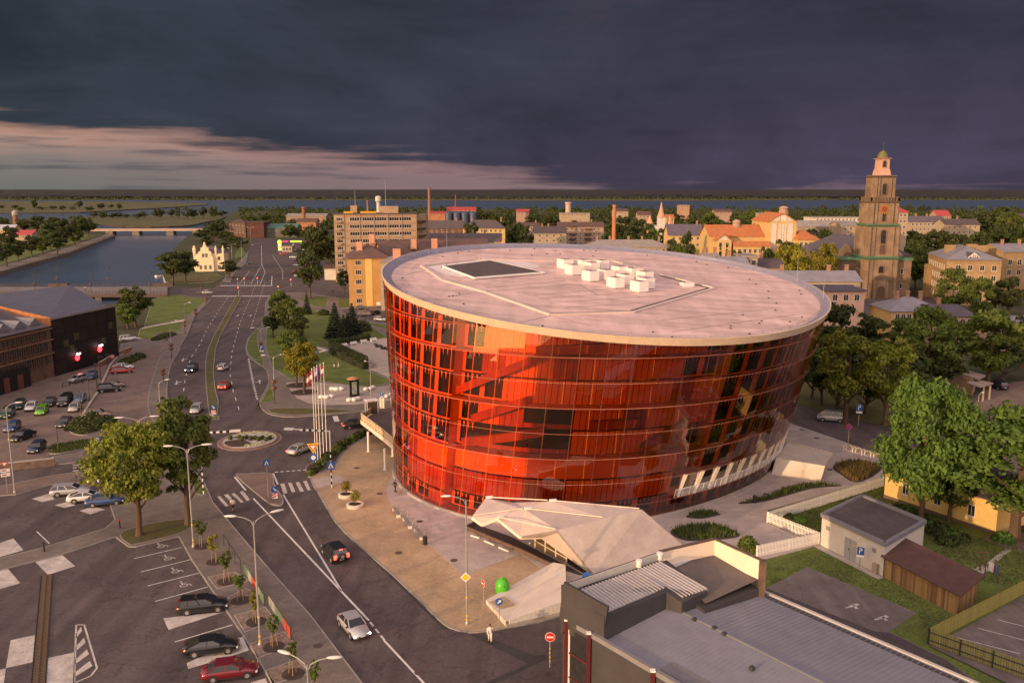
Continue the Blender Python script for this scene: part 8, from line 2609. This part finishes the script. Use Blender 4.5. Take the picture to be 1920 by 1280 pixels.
# traffic signs
blue = A('sign_blue', (.025, .10, .33), .45, .05, 2, fine=0)
sred = A('sign_red', (.52, .025, .03), .45, .05, 2, fine=0)
syel = A('sign_yellow', (.72, .48, .03), .45, .05, 2, fine=0)
swhite = A('sign_white', (.75, .72, .70), .45, .05, 2, fine=0)
def sign(label, px, py, top, shape, face=None, z=.12, size=.42, group=None, pole=True, bands=False, extra=None, q=None):
 q = at(px, py, z) if q is None else q
 h = far(px, top, q.y).z - q.z
 t = thing('road_sign', label, 'road sign', q, math.atan2(-q.x, q.y) * -1.0 if face is None else R(face), group)
 # local -Y is the face; an unset face looks back along the road to the camera side
 t.rotation_euler.z = (math.atan2(q.y, q.x) - math.pi / 2) if face is None else R(face)
 if pole:
  MB().tube([(0, 0, 0), (0, 0, h + size)], .045, 6).build('pole', polegrey, t)
 if bands:
  for k in range(4):
   MB().lathe([(.06, 0), (.06, .18)], (0, 0, .5 + k * .38), 6).build('yellow_band', yel, t)
 def plate(pl, zc, m, y=-.06, name='plate', th=.02):
  mb = MB()
  n = len(pl)
  mb.add([(u, y, zc + v) for u, v in pl] + [(u, y + th, zc + v) for u, v in pl], [tuple(range(n)), tuple(range(n, 2 * n))[::-1]] + [(i + n, (i + 1) % n + n, (i + 1) % n, i) for i in range(n)])
  return mb.build(name, m, t)
 circ = lambda r, n=18: [(r * math.cos(TAU * k / n), r * math.sin(TAU * k / n)) for k in range(n)]
 rect = lambda a, b, c, d: [(a, b), (c, b), (c, d), (a, d)]
 s = size
 if shape == 'crossing':
  plate(rect(-s, -s, s, s), h, blue)
  plate([(-s * .7, -s * .65), (s * .7, -s * .65), (0, s * .75)], h, swhite, -.075, 'emblem', .01)
  plate([(-s * .1, -s * .1), (s * .1, -s * .1), (s * .25, -s * .55), (-s * .25, -s * .55)], h, blkp, -.085, 'emblem', .006)
  plate(circ(s * .11, 8), h + s * .1, blkp, -.085, 'emblem', .006)
 elif shape == 'yield':
  plate(rect(-s * 1.25, -s * 1.15, s * 1.25, s * .95), h, syel, -.05) if False else None
  plate([(-s * 1.2, s * .9), (0, -s * 1.15), (s * 1.2, s * .9)], h, syel)
  plate([(-s * .85, s * .66), (0, -s * .75), (s * .85, s * .66)], h, sred, -.075, 'emblem', .01)
  plate([(-s * .55, s * .48), (0, -s * .42), (s * .55, s * .48)], h, swhite, -.085, 'emblem', .006)
 elif shape in ('arrow', 'blue'):
  plate(circ(s), h, blue)
  if shape == 'arrow':
   plate([(-s * .5, -s * .35), (-s * .32, -s * .5), (s * .22, .0), (s * .45, -s * .2), (s * .5, s * .5), (-s * .2, s * .42), (.0, s * .2)], h, swhite, -.075, 'emblem', .01)
 elif shape == 'noentry':
  plate(circ(s * 1.08), h, swhite, -.055)
  plate(circ(s), h, sred, -.065)
  plate(rect(-s * .72, -s * .17, s * .72, s * .17), h, swhite, -.085, 'emblem', .01)
 elif shape == 'noparking':
  plate(circ(s), h, sred)
  plate(circ(s * .76), h, blue, -.075, 'emblem', .01)
  plate([(-s * .6, s * .42), (-s * .42, s * .6), (s * .6, -s * .42), (s * .42, -s * .6)], h, sred, -.085, 'emblem', .006)
 elif shape == 'diamond':
  plate([(-s * 1.3, 0), (0, -s * 1.3), (s * 1.3, 0), (0, s * 1.3)], h, swhite)
  plate([(-s * .95, 0), (0, -s * .95), (s * .95, 0), (0, s * .95)], h, syel, -.075, 'emblem', .01)
 elif shape == 'parking':
  plate(rect(-s, -s * 1.4, s, s), h, blue)
  arc = [(s * (.05 + .42 * math.cos(a)), s * (.28 + .42 * math.sin(a))) for a in np.linspace(-1.5708, 1.5708, 7)]
  arc2 = [(s * (.05 + .18 * math.cos(a)), s * (.28 + .18 * math.sin(a))) for a in np.linspace(1.5708, -1.5708, 7)]
  plate([(-s * .42, -s * .95), (-s * .16, -s * .95), (-s * .16, -s * .14)] + arc + [(-s * .42, s * .70), (-s * .42, s * .46)] + arc2 + [(-s * .42, s * .10)], h, swhite, -.075, 'letter', .006)
  plate(rect(-s, -s * 2.1, s, -s * 1.5), h, swhite)
 elif shape == 'keep':
  plate(circ(s), h, blue)
  plate([(-s * .5, s * .5), (-s * .35, s * .62), (s * .25, -.02), (s * .42, s * .12), (s * .5, -s * .5), (-s * .12, -s * .42), (s * .05, -s * .28)], h, swhite, -.075, 'emblem', .01)
  plate(rect(-s * .8, -s * 2.9, s * .8, -s * 1.2), h, swhite)
  for k in range(2):
   plate([(-s * .8, -s * (2.7 - .8 * k)), (s * .8, -s * (2.1 - .8 * k)), (s * .8, -s * (1.75 - .8 * k)), (-s * .8, -s * (2.35 - .8 * k))], h, sred, -.075, 'emblem', .01)
 elif shape == 'boards':
  plate([(-s, s * .7), (0, -s), (s, s * .7)], h + s * 1.2, sred)
  plate([(-s * .6, s * .45), (0, -s * .5), (s * .6, s * .45)], h + s * 1.2, swhite, -.075, 'emblem', .01)
  plate(rect(-s * 1.1, -s * 1.0, s * 1.1, -.02), h, swhite)
  plate(rect(-s * 1.1, -s * 2.2, s * 1.1, -s * 1.2), h, swhite)
  for zz in (-.5, -1.7):
   plate(rect(-s * .8, s * (zz - .15), s * .2, s * (zz + .15)), h, sred, -.075, 'emblem', .01)
 if extra == 'blue_disc':
  plate(circ(s * .8), h - s * 2.0, blue)
  plate(circ(s * .45), h - s * 2.0, swhite, -.075, 'emblem', .01)
 return t
sign('blue pedestrian crossing sign on the striped pole beside the flagpoles', 622, 914, 872, 'crossing', size=.55, pole=False, q=at(622, 914.5, .12))
sign('blue pedestrian crossing sign on the traffic island', 503, 930, 867, 'crossing', size=.42)
sign('yellow-framed yield sign above a round blue sign at the roundabout', 588, 868, 839, 'yield', size=.75, extra='blue_disc')
sign('round blue arrow sign over a striped board on the traffic island tip', 516, 941, 917, 'keep', size=.42)
sign('round blue arrow sign over a striped board at the end of the median', 401, 784, 763, 'keep', size=.45, z=.14)
sign('yellow priority diamond high on the forecourt lamp post', 873, 1168.5, 1081, 'diamond', size=.38, pole=False, q=at(874, 1169.5, .12))
sign('red and white sign seen nearly edge-on by the green bell container', 907, 1142, 1093, 'noentry', size=.34, face=-62)
sign('round dark blue arrow sign in front of the green bell container', 936, 1173, 1127, 'arrow', size=.36)
sign('red no-entry sign on a banded pole beside the grey shop', 1031, 1250, 1193, 'noentry', size=.40, bands=True, z=.03)
sign('pale blue round sign over the rear parapet of the grey shop', 1100, 1095, 1079, 'blue', size=.36, q=at(1100, 1095, 9.0))
sign('blue parking sign before the white service house', 1611, 1070, 1031, 'parking', size=.36, z=.06)
sign('red-rimmed no-parking sign on a banded pole by the bicycle stands', 1590, 832, 800, 'noparking', size=.5, bands=True)
sign('blue parking sign on a banded pole under the yellowish trees', 1609, 799, 763, 'parking', size=.5, bands=True, z=.04)
sign('red triangle over two white boards at the frame edge', 14, 923, 878, 'boards', size=.5)
sign('small blue sign by the green bed at the street', 185, 849, 824, 'parking', size=.42)
sign('red no-entry sign at the dark wall beside the black block', 212, 681, 668, 'noentry', size=.42, z=.03)
sign('small blue sign in the grass strip before the park row', 491, 668, 651, 'parking', size=.5)
sign('thin blue sign at the edge of the light plaza', 716, 752, 738, 'parking', size=.3)
for i, (x, y, tp, lb) in enumerate([(458.5, 534, 523, 'traffic light showing red over the middle lane of the boulevard'), (483.3, 534, 522, 'traffic light showing red right of the middle lanes'), (447.5, 553, 540, 'red traffic light at the tip of the median'), (522.5, 551, 538, 'red traffic light at the corner by the park row'), (546, 537, 525, 'red traffic light at the boulevard car park'), (446, 536, 524, 'traffic light at the corner by the villa lawn')]):
 q = at(x, y, .05)
 h = far(x, tp, q.y).z
 t = thing('traffic_light', lb, 'traffic light', q, group='traffic lights of the crossing')
 MB().tube([(0, 0, 0), (0, 0, h - .3)], .09, 6).build('pole', polegrey, t)
 MB().box((0, 0, h - .2), (.5, .4, 1.3)).build('housing', blkp, t)
 MB().lathe([(.25, 0), (.25, .05)], (0, 0, 0), 10).build('red_lens', A('red_lens', (.5, .03, .03), .5, .02, 2, emit=((1, .08, .05), 5.0), fine=0) if i < 5 else headm, t, loc=(0, -.22, h + .15)).rotation_euler.x = math.pi / 2
 MB().box((.45, 0, h - 1.0), (.5, .06, .5)).build('blue_plate', blue, t)
# flagpoles
fred, fwht, fblu, fpnk = A('flag_red', (.22, .02, .03), .8, .1, 3), A('flag_white', (.62, .55, .52), .8, .1, 3), A('flag_blue', (.02, .03, .16), .8, .1, 3), A('flag_pink', (.45, .16, .24), .8, .1, 3)
FL = [(592, 866, 692, (fred, fwht, fred), 'first flagpole from the left, with a dark red and white flag'), (596, 862, 689, (fblu,), 'second flagpole from the left, with a blue flag'), (601, 858, 686, (fpnk, fwht, fred), 'middle flagpole with a pinkish flag'),
 (607, 854, 684, (fblu,), 'fourth flagpole from the left, with a blue flag'), (613, 850, 681, (fred, fwht, fred), 'last flagpole on the right, with a dark red and white flag')]
for i, (x, y, tp, cs_, lb) in enumerate(FL):
 q = at(x, y, .15)
 h = far(x - 9, tp, q.y).z - q.z
 t = thing('flagpole', lb, 'flagpole', q, group='five flagpoles at the curved bed')
 MB().tube([(0, 0, 0), (0, 0, h)], [.075, .04], 6).build('pole', whitepaint, t)
 MB().blob((0, 0, h + .06), .09, 8, 5).build('finial', whitepaint, t)
 fg = None
 n = len(cs_)
 for k, m_ in enumerate(cs_):
  mb = MB()
  N_ = 8
  z1, z0 = h - .15 - 1.15 * k / n * 1.6, h - .15 - 1.15 * (k + 1) / n * 1.6
  for j in range(N_):
   a, b = j / N_, (j + 1) / N_
   W_ = lambda u: (-(u * .85), .2 * math.sin(u * 7 + i) * u, -.75 * u ** 1.3)
   A0, B0_ = W_(a), W_(b)
   mb.quad((A0[0], A0[1], z0 + A0[2]), (B0_[0], B0_[1], z0 + B0_[2]), (B0_[0], B0_[1], z1 + B0_[2]), (A0[0], A0[1], z1 + A0[2]))
  o = mb.build('flag' if fg is None else 'flag_stripe', m_, fg or t)
  fg = fg or o
# advertising column, seats, benches, bins
q = at(663, 742, .14)
t = thing('advertising_column', 'black three-sided poster column with a shallow copper cone roof', 'advertising column', q)
h = far(663, 710, q.y).z - q.z
MB().lathe([(1.15, 0), (1.15, h)], (0, 0, 0), 3, rot=-math.pi / 2 - .5).build('body', black, t)
MB().lathe([(1.25, 0), (1.25, .12), (.1, .5)], (0, 0, h), 12).build('roof', A('copper_cone', (.42, .22, .12), .6, .15, 1), t)
pstm = A('poster_print', (.55, .50, .36), .6, .6, 1.6, col2=(.05, .22, .30))
mb = MB()
a0 = -math.pi / 2 - .5
V3 = [Vector((1.15 * math.cos(a0 + TAU * k / 3), 1.15 * math.sin(a0 + TAU * k / 3), 0)) for k in range(3)]
for k in (0, 1, 2):
 a, b = V3[k], V3[(k + 1) % 3]
 o_ = ((a + b) / 2).normalized() * .03
 MB().bar(a.lerp(b, .25) + o_ + Vector((0, 0, h * .5)), a.lerp(b, .75) + o_ + Vector((0, 0, h * .5)), .04, h * .72).build('poster', pstm, t)
for i, (x, y, lb) in enumerate([(631, 732, 'white sculpted seat left of the poster column'), (612, 747, 'white sculpted seat nearest the flagpoles'), (664, 752, 'white sculpted seat in front of the poster column'), (694, 731, 'white sculpted seat right of the poster column by the lawn'), (731, 744, 'white sculpted seat half behind the terrace porch')]):
 t = thing('sculpted_seat', lb, 'seat', at(x, y, .14), .3 * i, 'white sculpted seats on the light plaza')
 mb = MB()
 for k in range(3):
  mb.blob((-.9 + .9 * k, .15 * (-1) ** k, .38), (.68, .5, .40), 10, 6)
 mb.build('shell', whitepaint, t, smooth=True)
 MB().box((0, 0, .04), (1.8, .6, .12)).build('foot', concrete, t)
grslat = A('bench_slat', (.22, .19, .18), .8, .2, 2)
def bench(label, p, q, z, m, group, back=True):
 p, q = at(*p, z), at(*q, z)
 d = q - p
 L_ = d.length
 t = thing('bench', label, 'bench', (p + q) / 2, math.atan2(d.y, d.x), group)
 for k in range(4):
  MB().box((0, -.2 + .13 * k, .45), (L_, .10, .04)).build('seat_slat', m, t)
 if back:
  for k in range(3):
   MB().box((0, .30 + .03 * k, .58 + .15 * k), (L_, .03, .11)).build('back_slat', m, t)
 for s in (-.42, .42):
  MB().box((s * L_, 0, .22), (.08, .5, .44)).build('leg', whitepaint, t)
  if back:
   MB().bar((s * L_, .27, .4), (s * L_, .42, 1.0), .06, .04).build('back_support', whitepaint, t)
 return t
bench('slatted grey bench nearest the hall wall on the pale ring', (739, 956), (748, 971), .14, grslat, 'slatted benches on the pale ring')
bench('slatted grey bench in the middle of the row of three', (758, 974), (770, 992), .14, grslat, 'slatted benches on the pale ring')
bench('slatted grey bench next to the black bin', (780, 995), (792, 1013), .14, grslat, 'slatted benches on the pale ring')
for i, (x, lb) in enumerate(((646, 'first white bench from the hedge corner'), (664, 'second white bench before the low hedge'), (683, 'third white bench before the low hedge'), (701, 'white bench nearest the hall before the low hedge'))):
 y = 650.5 - i * 3.6
 bench(lb, (x - 6, y + .8), (x + 6, y - .8), .14, whitepaint, 'white benches of the rose plaza')
bench('brown wooden bench beside the silver estate', (164, 905), (178, 902), .13, A('bench_brown', (.22, .11, .06), .8, .2, 2), 'brown benches by the car park')
bench('second brown bench beside the white coupe', (183, 903), (197, 900), .13, MATS['bench_brown'], 'brown benches by the car park')
for x, y, lb in ((797, 1020, 'black litter bin at the end of the bench row'), (1415, 942, 'black litter bin at the wavy planting bed'), (80 + 3, 1010 + 23, 'short black bollard on the paved strip of the car park'), (225, 990, 'black post with red top beside the olive tree')):
 t = thing('litter_bin' if 'bin' in lb else 'bollard', lb, 'litter bin' if 'bin' in lb else 'bollard', at(x, y, .13))
 MB().lathe([(.22, 0), (.27, .1), (.27, .85), (.30, .9), (.2, 1.0)] if 'bin' in lb else [(.09, 0), (.09, 1.0), (.05, 1.05)], (0, 0, 0), 10).build('body', blkp, t)
 MB().lathe([(.18, 0), (.18, .04)], (0, 0, .98 if 'bin' in lb else 1.0), 8).build('lid', darkmetal if 'red' not in lb else sred, t)
# sculpture of dark curved pieces on the rose plaza
for i, (x, y) in enumerate([(702, 648), (707, 650), (712, 652), (717, 654), (722, 655), (727, 656)]):
 t = thing('curved_seat', 'dark curved seat in the interlaced row on the rose plaza', 'seat', at(x, y, .14), .5 * (-1) ** i, 'dark curved seats of the rose plaza')
 mb = MB()
 mb.tube([(.7 * math.cos(a), .9 * math.sin(a), .3) for a in np.linspace(-1.4, 1.4, 8)], .22, 6)
 mb.build('seat', black, t)
 MB().box((.6, 0, .1), (.3, .6, .2)).build('foot', black, t)
# planters with small trees
for x, y, lb in ((650, 930, 'farther round white planter with a small olive bush'), (666, 949, 'nearer round white planter with a small olive bush')):
 q = at(x, y, .13)
 t = thing('round_planter', lb, 'planter', q, group='round planters on the sand forecourt')
 MB().lathe([(1.08, 0), (1.15, .38), (1.02, .42), (.82, .42), (.8, .3)], (0, 0, 0), 24, caps=False).build('rim', palecon, t)
 MB().lathe([(.81, .28), (.81, .3)], (0, 0, 0), 20).build('soil', soil, t)
 MB().tube([(0, 0, .3), (.03, 0, .9)], .05, 5).build('trunk', bark, t)
 rng = np.random.default_rng(int(x))
 u = unit(rng, 420)
 v, f = leaf_cloud(u * np.array([.75, .75, .8]) * rng.uniform(.3, 1, (420, 1)) + np.array([0, 0, 1.45]), u + rng.normal(size=(420, 3)) * .5, rng.uniform(.07, .16, 420), rng)
 obj('crown', mesh_np('crown', v, f, leaf_yellow), t)
# green bell-shaped glass container
q = at(942, 1111, .13)
t = thing('bell_container', 'bright green bell-shaped recycling container on the forecourt', 'recycling bin', q)
gm_ = A('bell_green', (.075, .42, .022), .4, .06, 1, fine=0)
MB().lathe([(.62, .08), (.70, .2), (.72, .7), (.66, 1.1), (.48, 1.42), (.2, 1.58), (.06, 1.6)], (0, 0, 0), 24).build('bell', gm_, t, smooth=True)
MB().lathe([(.55, 0), (.55, .1)], (0, 0, 0), 16).build('base', darkmetal, t)
MB().lathe([(.11, 0), (.09, .14)], (0, 0, 1.58), 10).build('lifting_eye', gm_, t)
MB().lathe([(.13, -.03), (.13, .03)], (0, 0, 0), 12).build('slot', black, t, loc=(.1, -.62, 1.0)).rotation_euler.x = math.pi / 2 - .2
# poster fence along the gravel strip
prints = [A('print_green', (.16, .20, .16), .6, .5, 1.4, col2=(.06, .16, .09)), A('print_white', (.34, .33, .31), .6, .4, 1.2, col2=(.25, .30, .30)), A('print_dark', (.10, .14, .12), .6, .5, 1.6, col2=(.32, .34, .30)), A('print_red', (.42, .06, .035), .6, .12, 1.0)]
for a, b, cols_, lb in (((459, 1074), (496, 1135), (0, 1, 3, 1, 0), 'row of white and green poster panels in the gravel strip'), ((505, 1135), (546, 1199), (2, 1, 0, 0, 3, 3), 'row of poster panels ending in a red one beside the pavement')):
 p, q = at(*a, .13), at(*b, .13)
 t = thing('poster_fence', lb, 'poster board', p)
 n = len(cols_)
 d = q - p
 nn = Vector((-d.y, d.x, 0)).normalized() * .04
 for j in range(n + 1):
  e = d * (j / n)
  if j in (0, n) or j % 2 == 0:
   MB().bar(e, e + Vector((0, 0, 1.15)), .07, .07).build('post', darkmetal, t)
 for j, c_ in enumerate(cols_):
  e0, e1 = d * ((j + .03) / n), d * ((j + .97) / n)
  MB().bar(e0 - nn + Vector((0, 0, .65)), e1 - nn + Vector((0, 0, .65)), .03, .95).build('poster', prints[c_], t)
p, q = at(420, 1023, .13), at(452, 1073, .13)
t = thing('guard_railing', 'dark open railing frame beside the pavement before the posters', 'railing', p)
d = q - p
for j in range(4):
 MB().bar(d * (j / 3), d * (j / 3) + Vector((0, 0, 1.4)), .07, .07).build('post', darkmetal, t)
MB().bar(Vector((0, 0, 1.4)), d + Vector((0, 0, 1.4)), .08, .08).build('rail', darkmetal, t)
# bicycles
def bicycle(label, px, py, rz, z=.14, group='bicycles'):
 t = thing('bicycle', label, 'bicycle', at(px, py, z), rz, group)
 for x in (-.52, .52):
  w_ = MB()
  w_.tube([(x + .34 * math.cos(a), 0, .35 + .34 * math.sin(a)) for a in np.linspace(0, TAU, 15)], .022, 4, caps=False)
  w_.build('wheel', rubber, t)
 fr = MB()
 for a, b in (((-.52, 0, .35), (-.12, 0, .32)), ((-.12, 0, .32), (-.22, 0, .85)), ((-.22, 0, .78), (.36, 0, .82)), ((-.12, 0, .32), (.38, 0, .76)), ((.52, 0, .35), (.35, 0, .98)), ((-.52, 0, .35), (-.22, 0, .78))):
  fr.tube([a, b], .025, 5)
 fr.build('frame', darkmetal, t)
 MB().bar((.33, -.28, 1.0), (.33, .28, 1.0), .03, .03).build('handlebar', darkmetal, t)
 MB().box((-.24, 0, .90), (.26, .14, .06)).build('saddle', black, t)
bicycle('bicycle leaning at the end of the park hedge', 694, 688, .3)
bicycle('bicycle parked beside the path at the rose plaza corner', 702, 690, .9)
bicycle('dark bicycle by the brown benches of the car park', 147, 904, .2, .13)
bicycle('dark bicycle in the white stands by the side street', 1618, 850, -.5, .14)
for i in range(9):
 f = i / 8
 x, y = 1584 + (1652 - 1584) * f, 842 + (861 - 842) * f
 t = thing('bicycle_stand', 'white hoop bicycle stand in the zigzag row by the side street', 'bicycle stand', at(x, y, .137), .7 * (-1) ** i, 'white hoop bicycle stands')
 MB().tube([(-.45, 0, 0), (-.35, 0, .75), (.35, 0, .75), (.45, 0, 0)], .035, 5).build('hoop', whitepaint, t)
 MB().box((0, 0, .01), (1.1, .12, .02)).build('foot', whitepaint, t)
# washing on a line in the garden
p, q = at(1846, 1082, .06), at(1870, 1094, .06)
t = thing('washing_line', 'washing line with a white sheet, a red cloth and blue trousers behind the shed', 'washing line', p)
d = q - p
for e in (Vector((0, 0, 0)), d):
 MB().bar(e, e + Vector((0, 0, 2.1)), .08, .08).build('post', A('rust_post', (.16, .05, .04), .8, .2, 2), t)
MB().bar(Vector((0, 0, 2.0)), d + Vector((0, 0, 2.0)), .015, .015).build('line', black, t)
for a, b, z0, m_, nm in ((.22, .62, .95, A('sheet_white', (.66, .60, .64), .8, .1, 2), 'white_sheet'), (.55, .70, .75, fred, 'red_cloth'), (.78, .92, .85, A('cloth_blue', (.03, .16, .42), .8, .1, 2), 'blue_trousers')):
 mb = MB()
 for j in range(6):
  f0, f1 = a + (b - a) * j / 6, a + (b - a) * (j + 1) / 6
  o0, o1 = Vector((0, .08 * math.sin(j * 2.1), 0)), Vector((0, .08 * math.sin((j + 1) * 2.1), 0))
  mb.quad(d * f0 + o0 + Vector((0, 0, z0)), d * f1 + o1 + Vector((0, 0, z0)), d * f1 + Vector((0, 0, 1.99)), d * f0 + Vector((0, 0, 1.99)))
 mb.build(nm, m_, t)
p = at(1837, 1068, .06)
t = thing('carpet_frame', 'rust red post frame on the garden path behind the shed', 'frame', p)
MB().bar((0, 0, 0), (0, 0, 2.0), .12, .12).build('post', MATS['rust_post'], t)
MB().bar((-.7, 0, 2.0), (.7, 0, 2.0), .08, .08).build('crossbar', MATS['rust_post'], t)
# boat moored by the villa
t = thing('moored_boat', 'small pale motorboat moored at the villa quay', 'boat', at(297, 518, -1.5), 1.2)
t.scale = (.6, .6, .6)
MB().prism([(-3, -1), (1.5, -1.1), (3.4, 0), (1.5, 1.1), (-3, 1)], -.1, .9, bottom=True).build('hull', whitepaint, t)
MB().prism([(-1.5, -.7), (.6, -.7), (1.1, 0), (.6, .7), (-1.5, .7)], .9, 1.7).build('cabin', carglass, t)
# ================================================================== PEOPLE
skin = A('skin', (.42, .24, .17), .6, .05, 3, fine=0)
hairm = A('hair', (.035, .022, .016), .7, .1, 3, fine=0)
def person(label, px, py, heading, top, legs, stride=.30, bare_legs=False, z=.13, swing=.35, h=1.75, group=None):
 """one continuous skin-grown body in mid-step, with clothing as children"""
 q = at(px, py, z)
 t = thing('person', label, 'person', q, R(heading), group)
 s = stride
 J = [(0, 0, .95), (0, 0, 1.18), (.02, 0, 1.40), (.03, 0, 1.52), (.05, 0, 1.66), (.05, 0, 1.74)]
 rad = [(.13, .15), (.11, .13), (.12, .17), (.05, .05), (.095, .085), (.07, .07)]
 E = [(0, 1), (1, 2), (2, 3), (3, 4), (4, 5)]
 for sg, f in ((1, s), (-1, -s)):
  o = len(J)
  J += [(0, sg * .10, .90), (f * .5 + .05, sg * .10, .50), (f, sg * .10, .09 + (.10 if f < 0 else 0)), (f + .16, sg * .11, .05 + (.04 if f < 0 else 0))]
  rad += [(.095, .095), (.06, .06), (.04, .04), (.038, .042)]
  E += [(0, o), (o, o + 1), (o + 1, o + 2), (o + 2, o + 3)]
  o = len(J)
  a = -f / max(s, .01) * swing
  J += [(.02, sg * .20, 1.40), (.0 + a * .35, sg * .25, 1.14), (a * .9 + .08, sg * .24, .92), (a * 1.0 + .12, sg * .23, .83)]
  rad += [(.055, .055), (.042, .042), (.032, .032), (.036, .022)]
  E += [(2, o), (o, o + 1), (o + 1, o + 2), (o + 2, o + 3)]
 me = bpy.data.meshes.new('body')
 me.from_pydata(J, E, [])
 me.materials.append(skin)
 b = obj('body', me, t)
 md = b.modifiers.new('skin', 'SKIN')
 md.use_smooth_shade = True
 for v, r in zip(me.skin_vertices[0].data, rad):
  v.radius = r
 me.skin_vertices[0].data[0].use_root = True
 b.modifiers.new('sub', 'SUBSURF').levels = 1
 b.modifiers['sub'].render_levels = 1
 k = h / 1.76
 t.scale = (k, k, k)
 # shirt, trousers, hair follow the body
 mb = MB()
 mb.lathe([(.17, .92), (.155, 1.12), (.19, 1.34), (.17, 1.44), (.07, 1.52)], (0.01, 0, 0), 12, caps=False)
 for i in range(len(mb.v)):
  x, y, zz = mb.v[i]
  mb.v[i] = (x * .78, y * 1.12, zz)
 for sg, f in ((1, s), (-1, -s)):
  a = -f / max(s, .01) * swing
  mb.tube([(.02, sg * .16, 1.42), (.02, sg * .22, 1.36), (a * .3, sg * .25, 1.16)] + ([] if bare_legs else [(a * .85 + .06, sg * .245, .95)]), [.08, .08, .065] + ([] if bare_legs else [.05]), 7)
 mb.build('shirt', top, t, smooth=True)
 mb = MB()
 for sg, f in ((1, s), (-1, -s)):
  path = [(0, sg * .09, .97), (f * .25, sg * .10, .72), (f * .5 + .04, sg * .10, .50)]
  rr = [.125, .105, .085]
  if not bare_legs:
   path.append((f * .98, sg * .10, .14 + (.1 if f < 0 else 0)))
   rr.append(.062)
  mb.tube(path, rr, 8)
 mb.build('trousers' if not bare_legs else 'shorts', legs, t, smooth=True)
 MB().blob((.03, 0, 1.70), (.105, .10, .10), 10, 6).build('hair', hairm, t, smooth=True)
 for sg, f in ((1, s), (-1, -s)):
  MB().box((f + .08, sg * .105, .045 + (.06 if f < 0 else 0)), (.27, .10, .09)).build('shoe', blkp if top != whitepaint else whitepaint, t)
 return t
cw_, cb_, cg_ = A('cloth_white', (.66, .60, .56), .8, .08, 3, fine=0), A('cloth_black', (.02, .02, .022), .8, .1, 3, fine=0), A('cloth_grey', (.16, .15, .16), .8, .1, 3, fine=0)
person('jogger in white shirt and black shorts on the zebra crossing', 437, 958, 80, cw_, cb_, .32, True, .03)
person('person dressed all in white walking across the road by the shop corner', 919, 1204, 95, cw_, cw_, .20, z=.12)
person('person in black standing beside the hall wall', 741, 922, 40, cb_, cb_, .12, z=.14)
person('person in dark clothes hurrying along the roundabout kerb', 484, 766, 30, cb_, cb_, .42, z=.12)
person('person in a dark top, first of the pair on the park lawn', 627, 690, 20, cb_, cw_, .14, z=.14)
person('person in a grey top, second of the pair on the park lawn', 635, 690, 200, cg_, cw_, .14, z=.14)
person('person in dark clothes on the path before the ochre house', 624, 551, 80, cb_, cb_, .2, z=.12)
person('small person in a grey top walking on the road bridge', 160, 545, 0, cw_, cb_, .25, z=.9)
person('person in dark clothes by the tree on the boulevard pavement', 446, 512, 90, cb_, cg_, .25, z=.12)
# dog beside the person in black
t = thing('dog', 'small tan dog standing beside the person in black', 'dog', at(750, 927, .14), .6)
J = [(-.28, 0, .42), (0, 0, .42), (.24, 0, .45), (.36, 0, .58), (.46, 0, .60), (.58, 0, .56), (-.42, 0, .52), (.22, .08, .25), (.22, .08, .03), (.22, -.08, .25), (.22, -.08, .03), (-.26, .08, .26), (-.32, .08, .14), (-.28, .08, .03), (-.26, -.08, .26), (-.32, -.08, .14), (-.28, -.08, .03)]
E = [(0, 1), (1, 2), (2, 3), (3, 4), (4, 5), (0, 6), (2, 7), (7, 8), (2, 9), (9, 10), (0, 11), (11, 12), (12, 13), (0, 14), (14, 15), (15, 16)]
rd = [.10, .10, .12, .07, .075, .035, .02, .045, .03, .045, .03, .055, .03, .025, .055, .03, .025]
me = bpy.data.meshes.new('body')
me.from_pydata(J, E, [])
me.materials.append(A('dog_coat', (.42, .22, .15), .9, .15, 6))
b = obj('body', me, t)
b.modifiers.new('skin', 'SKIN').use_smooth_shade = True
for v, r in zip(me.skin_vertices[0].data, rd):
 v.radius = (r, r)
me.skin_vertices[0].data[0].use_root = True
b.modifiers.new('sub', 'SUBSURF').render_levels = 1
MB().box((.40, .06, .67), (.06, .02, .09)).build('ear', hairm, t)
MB().box((.40, -.06, .67), (.06, .02, .09)).build('ear', hairm, t)
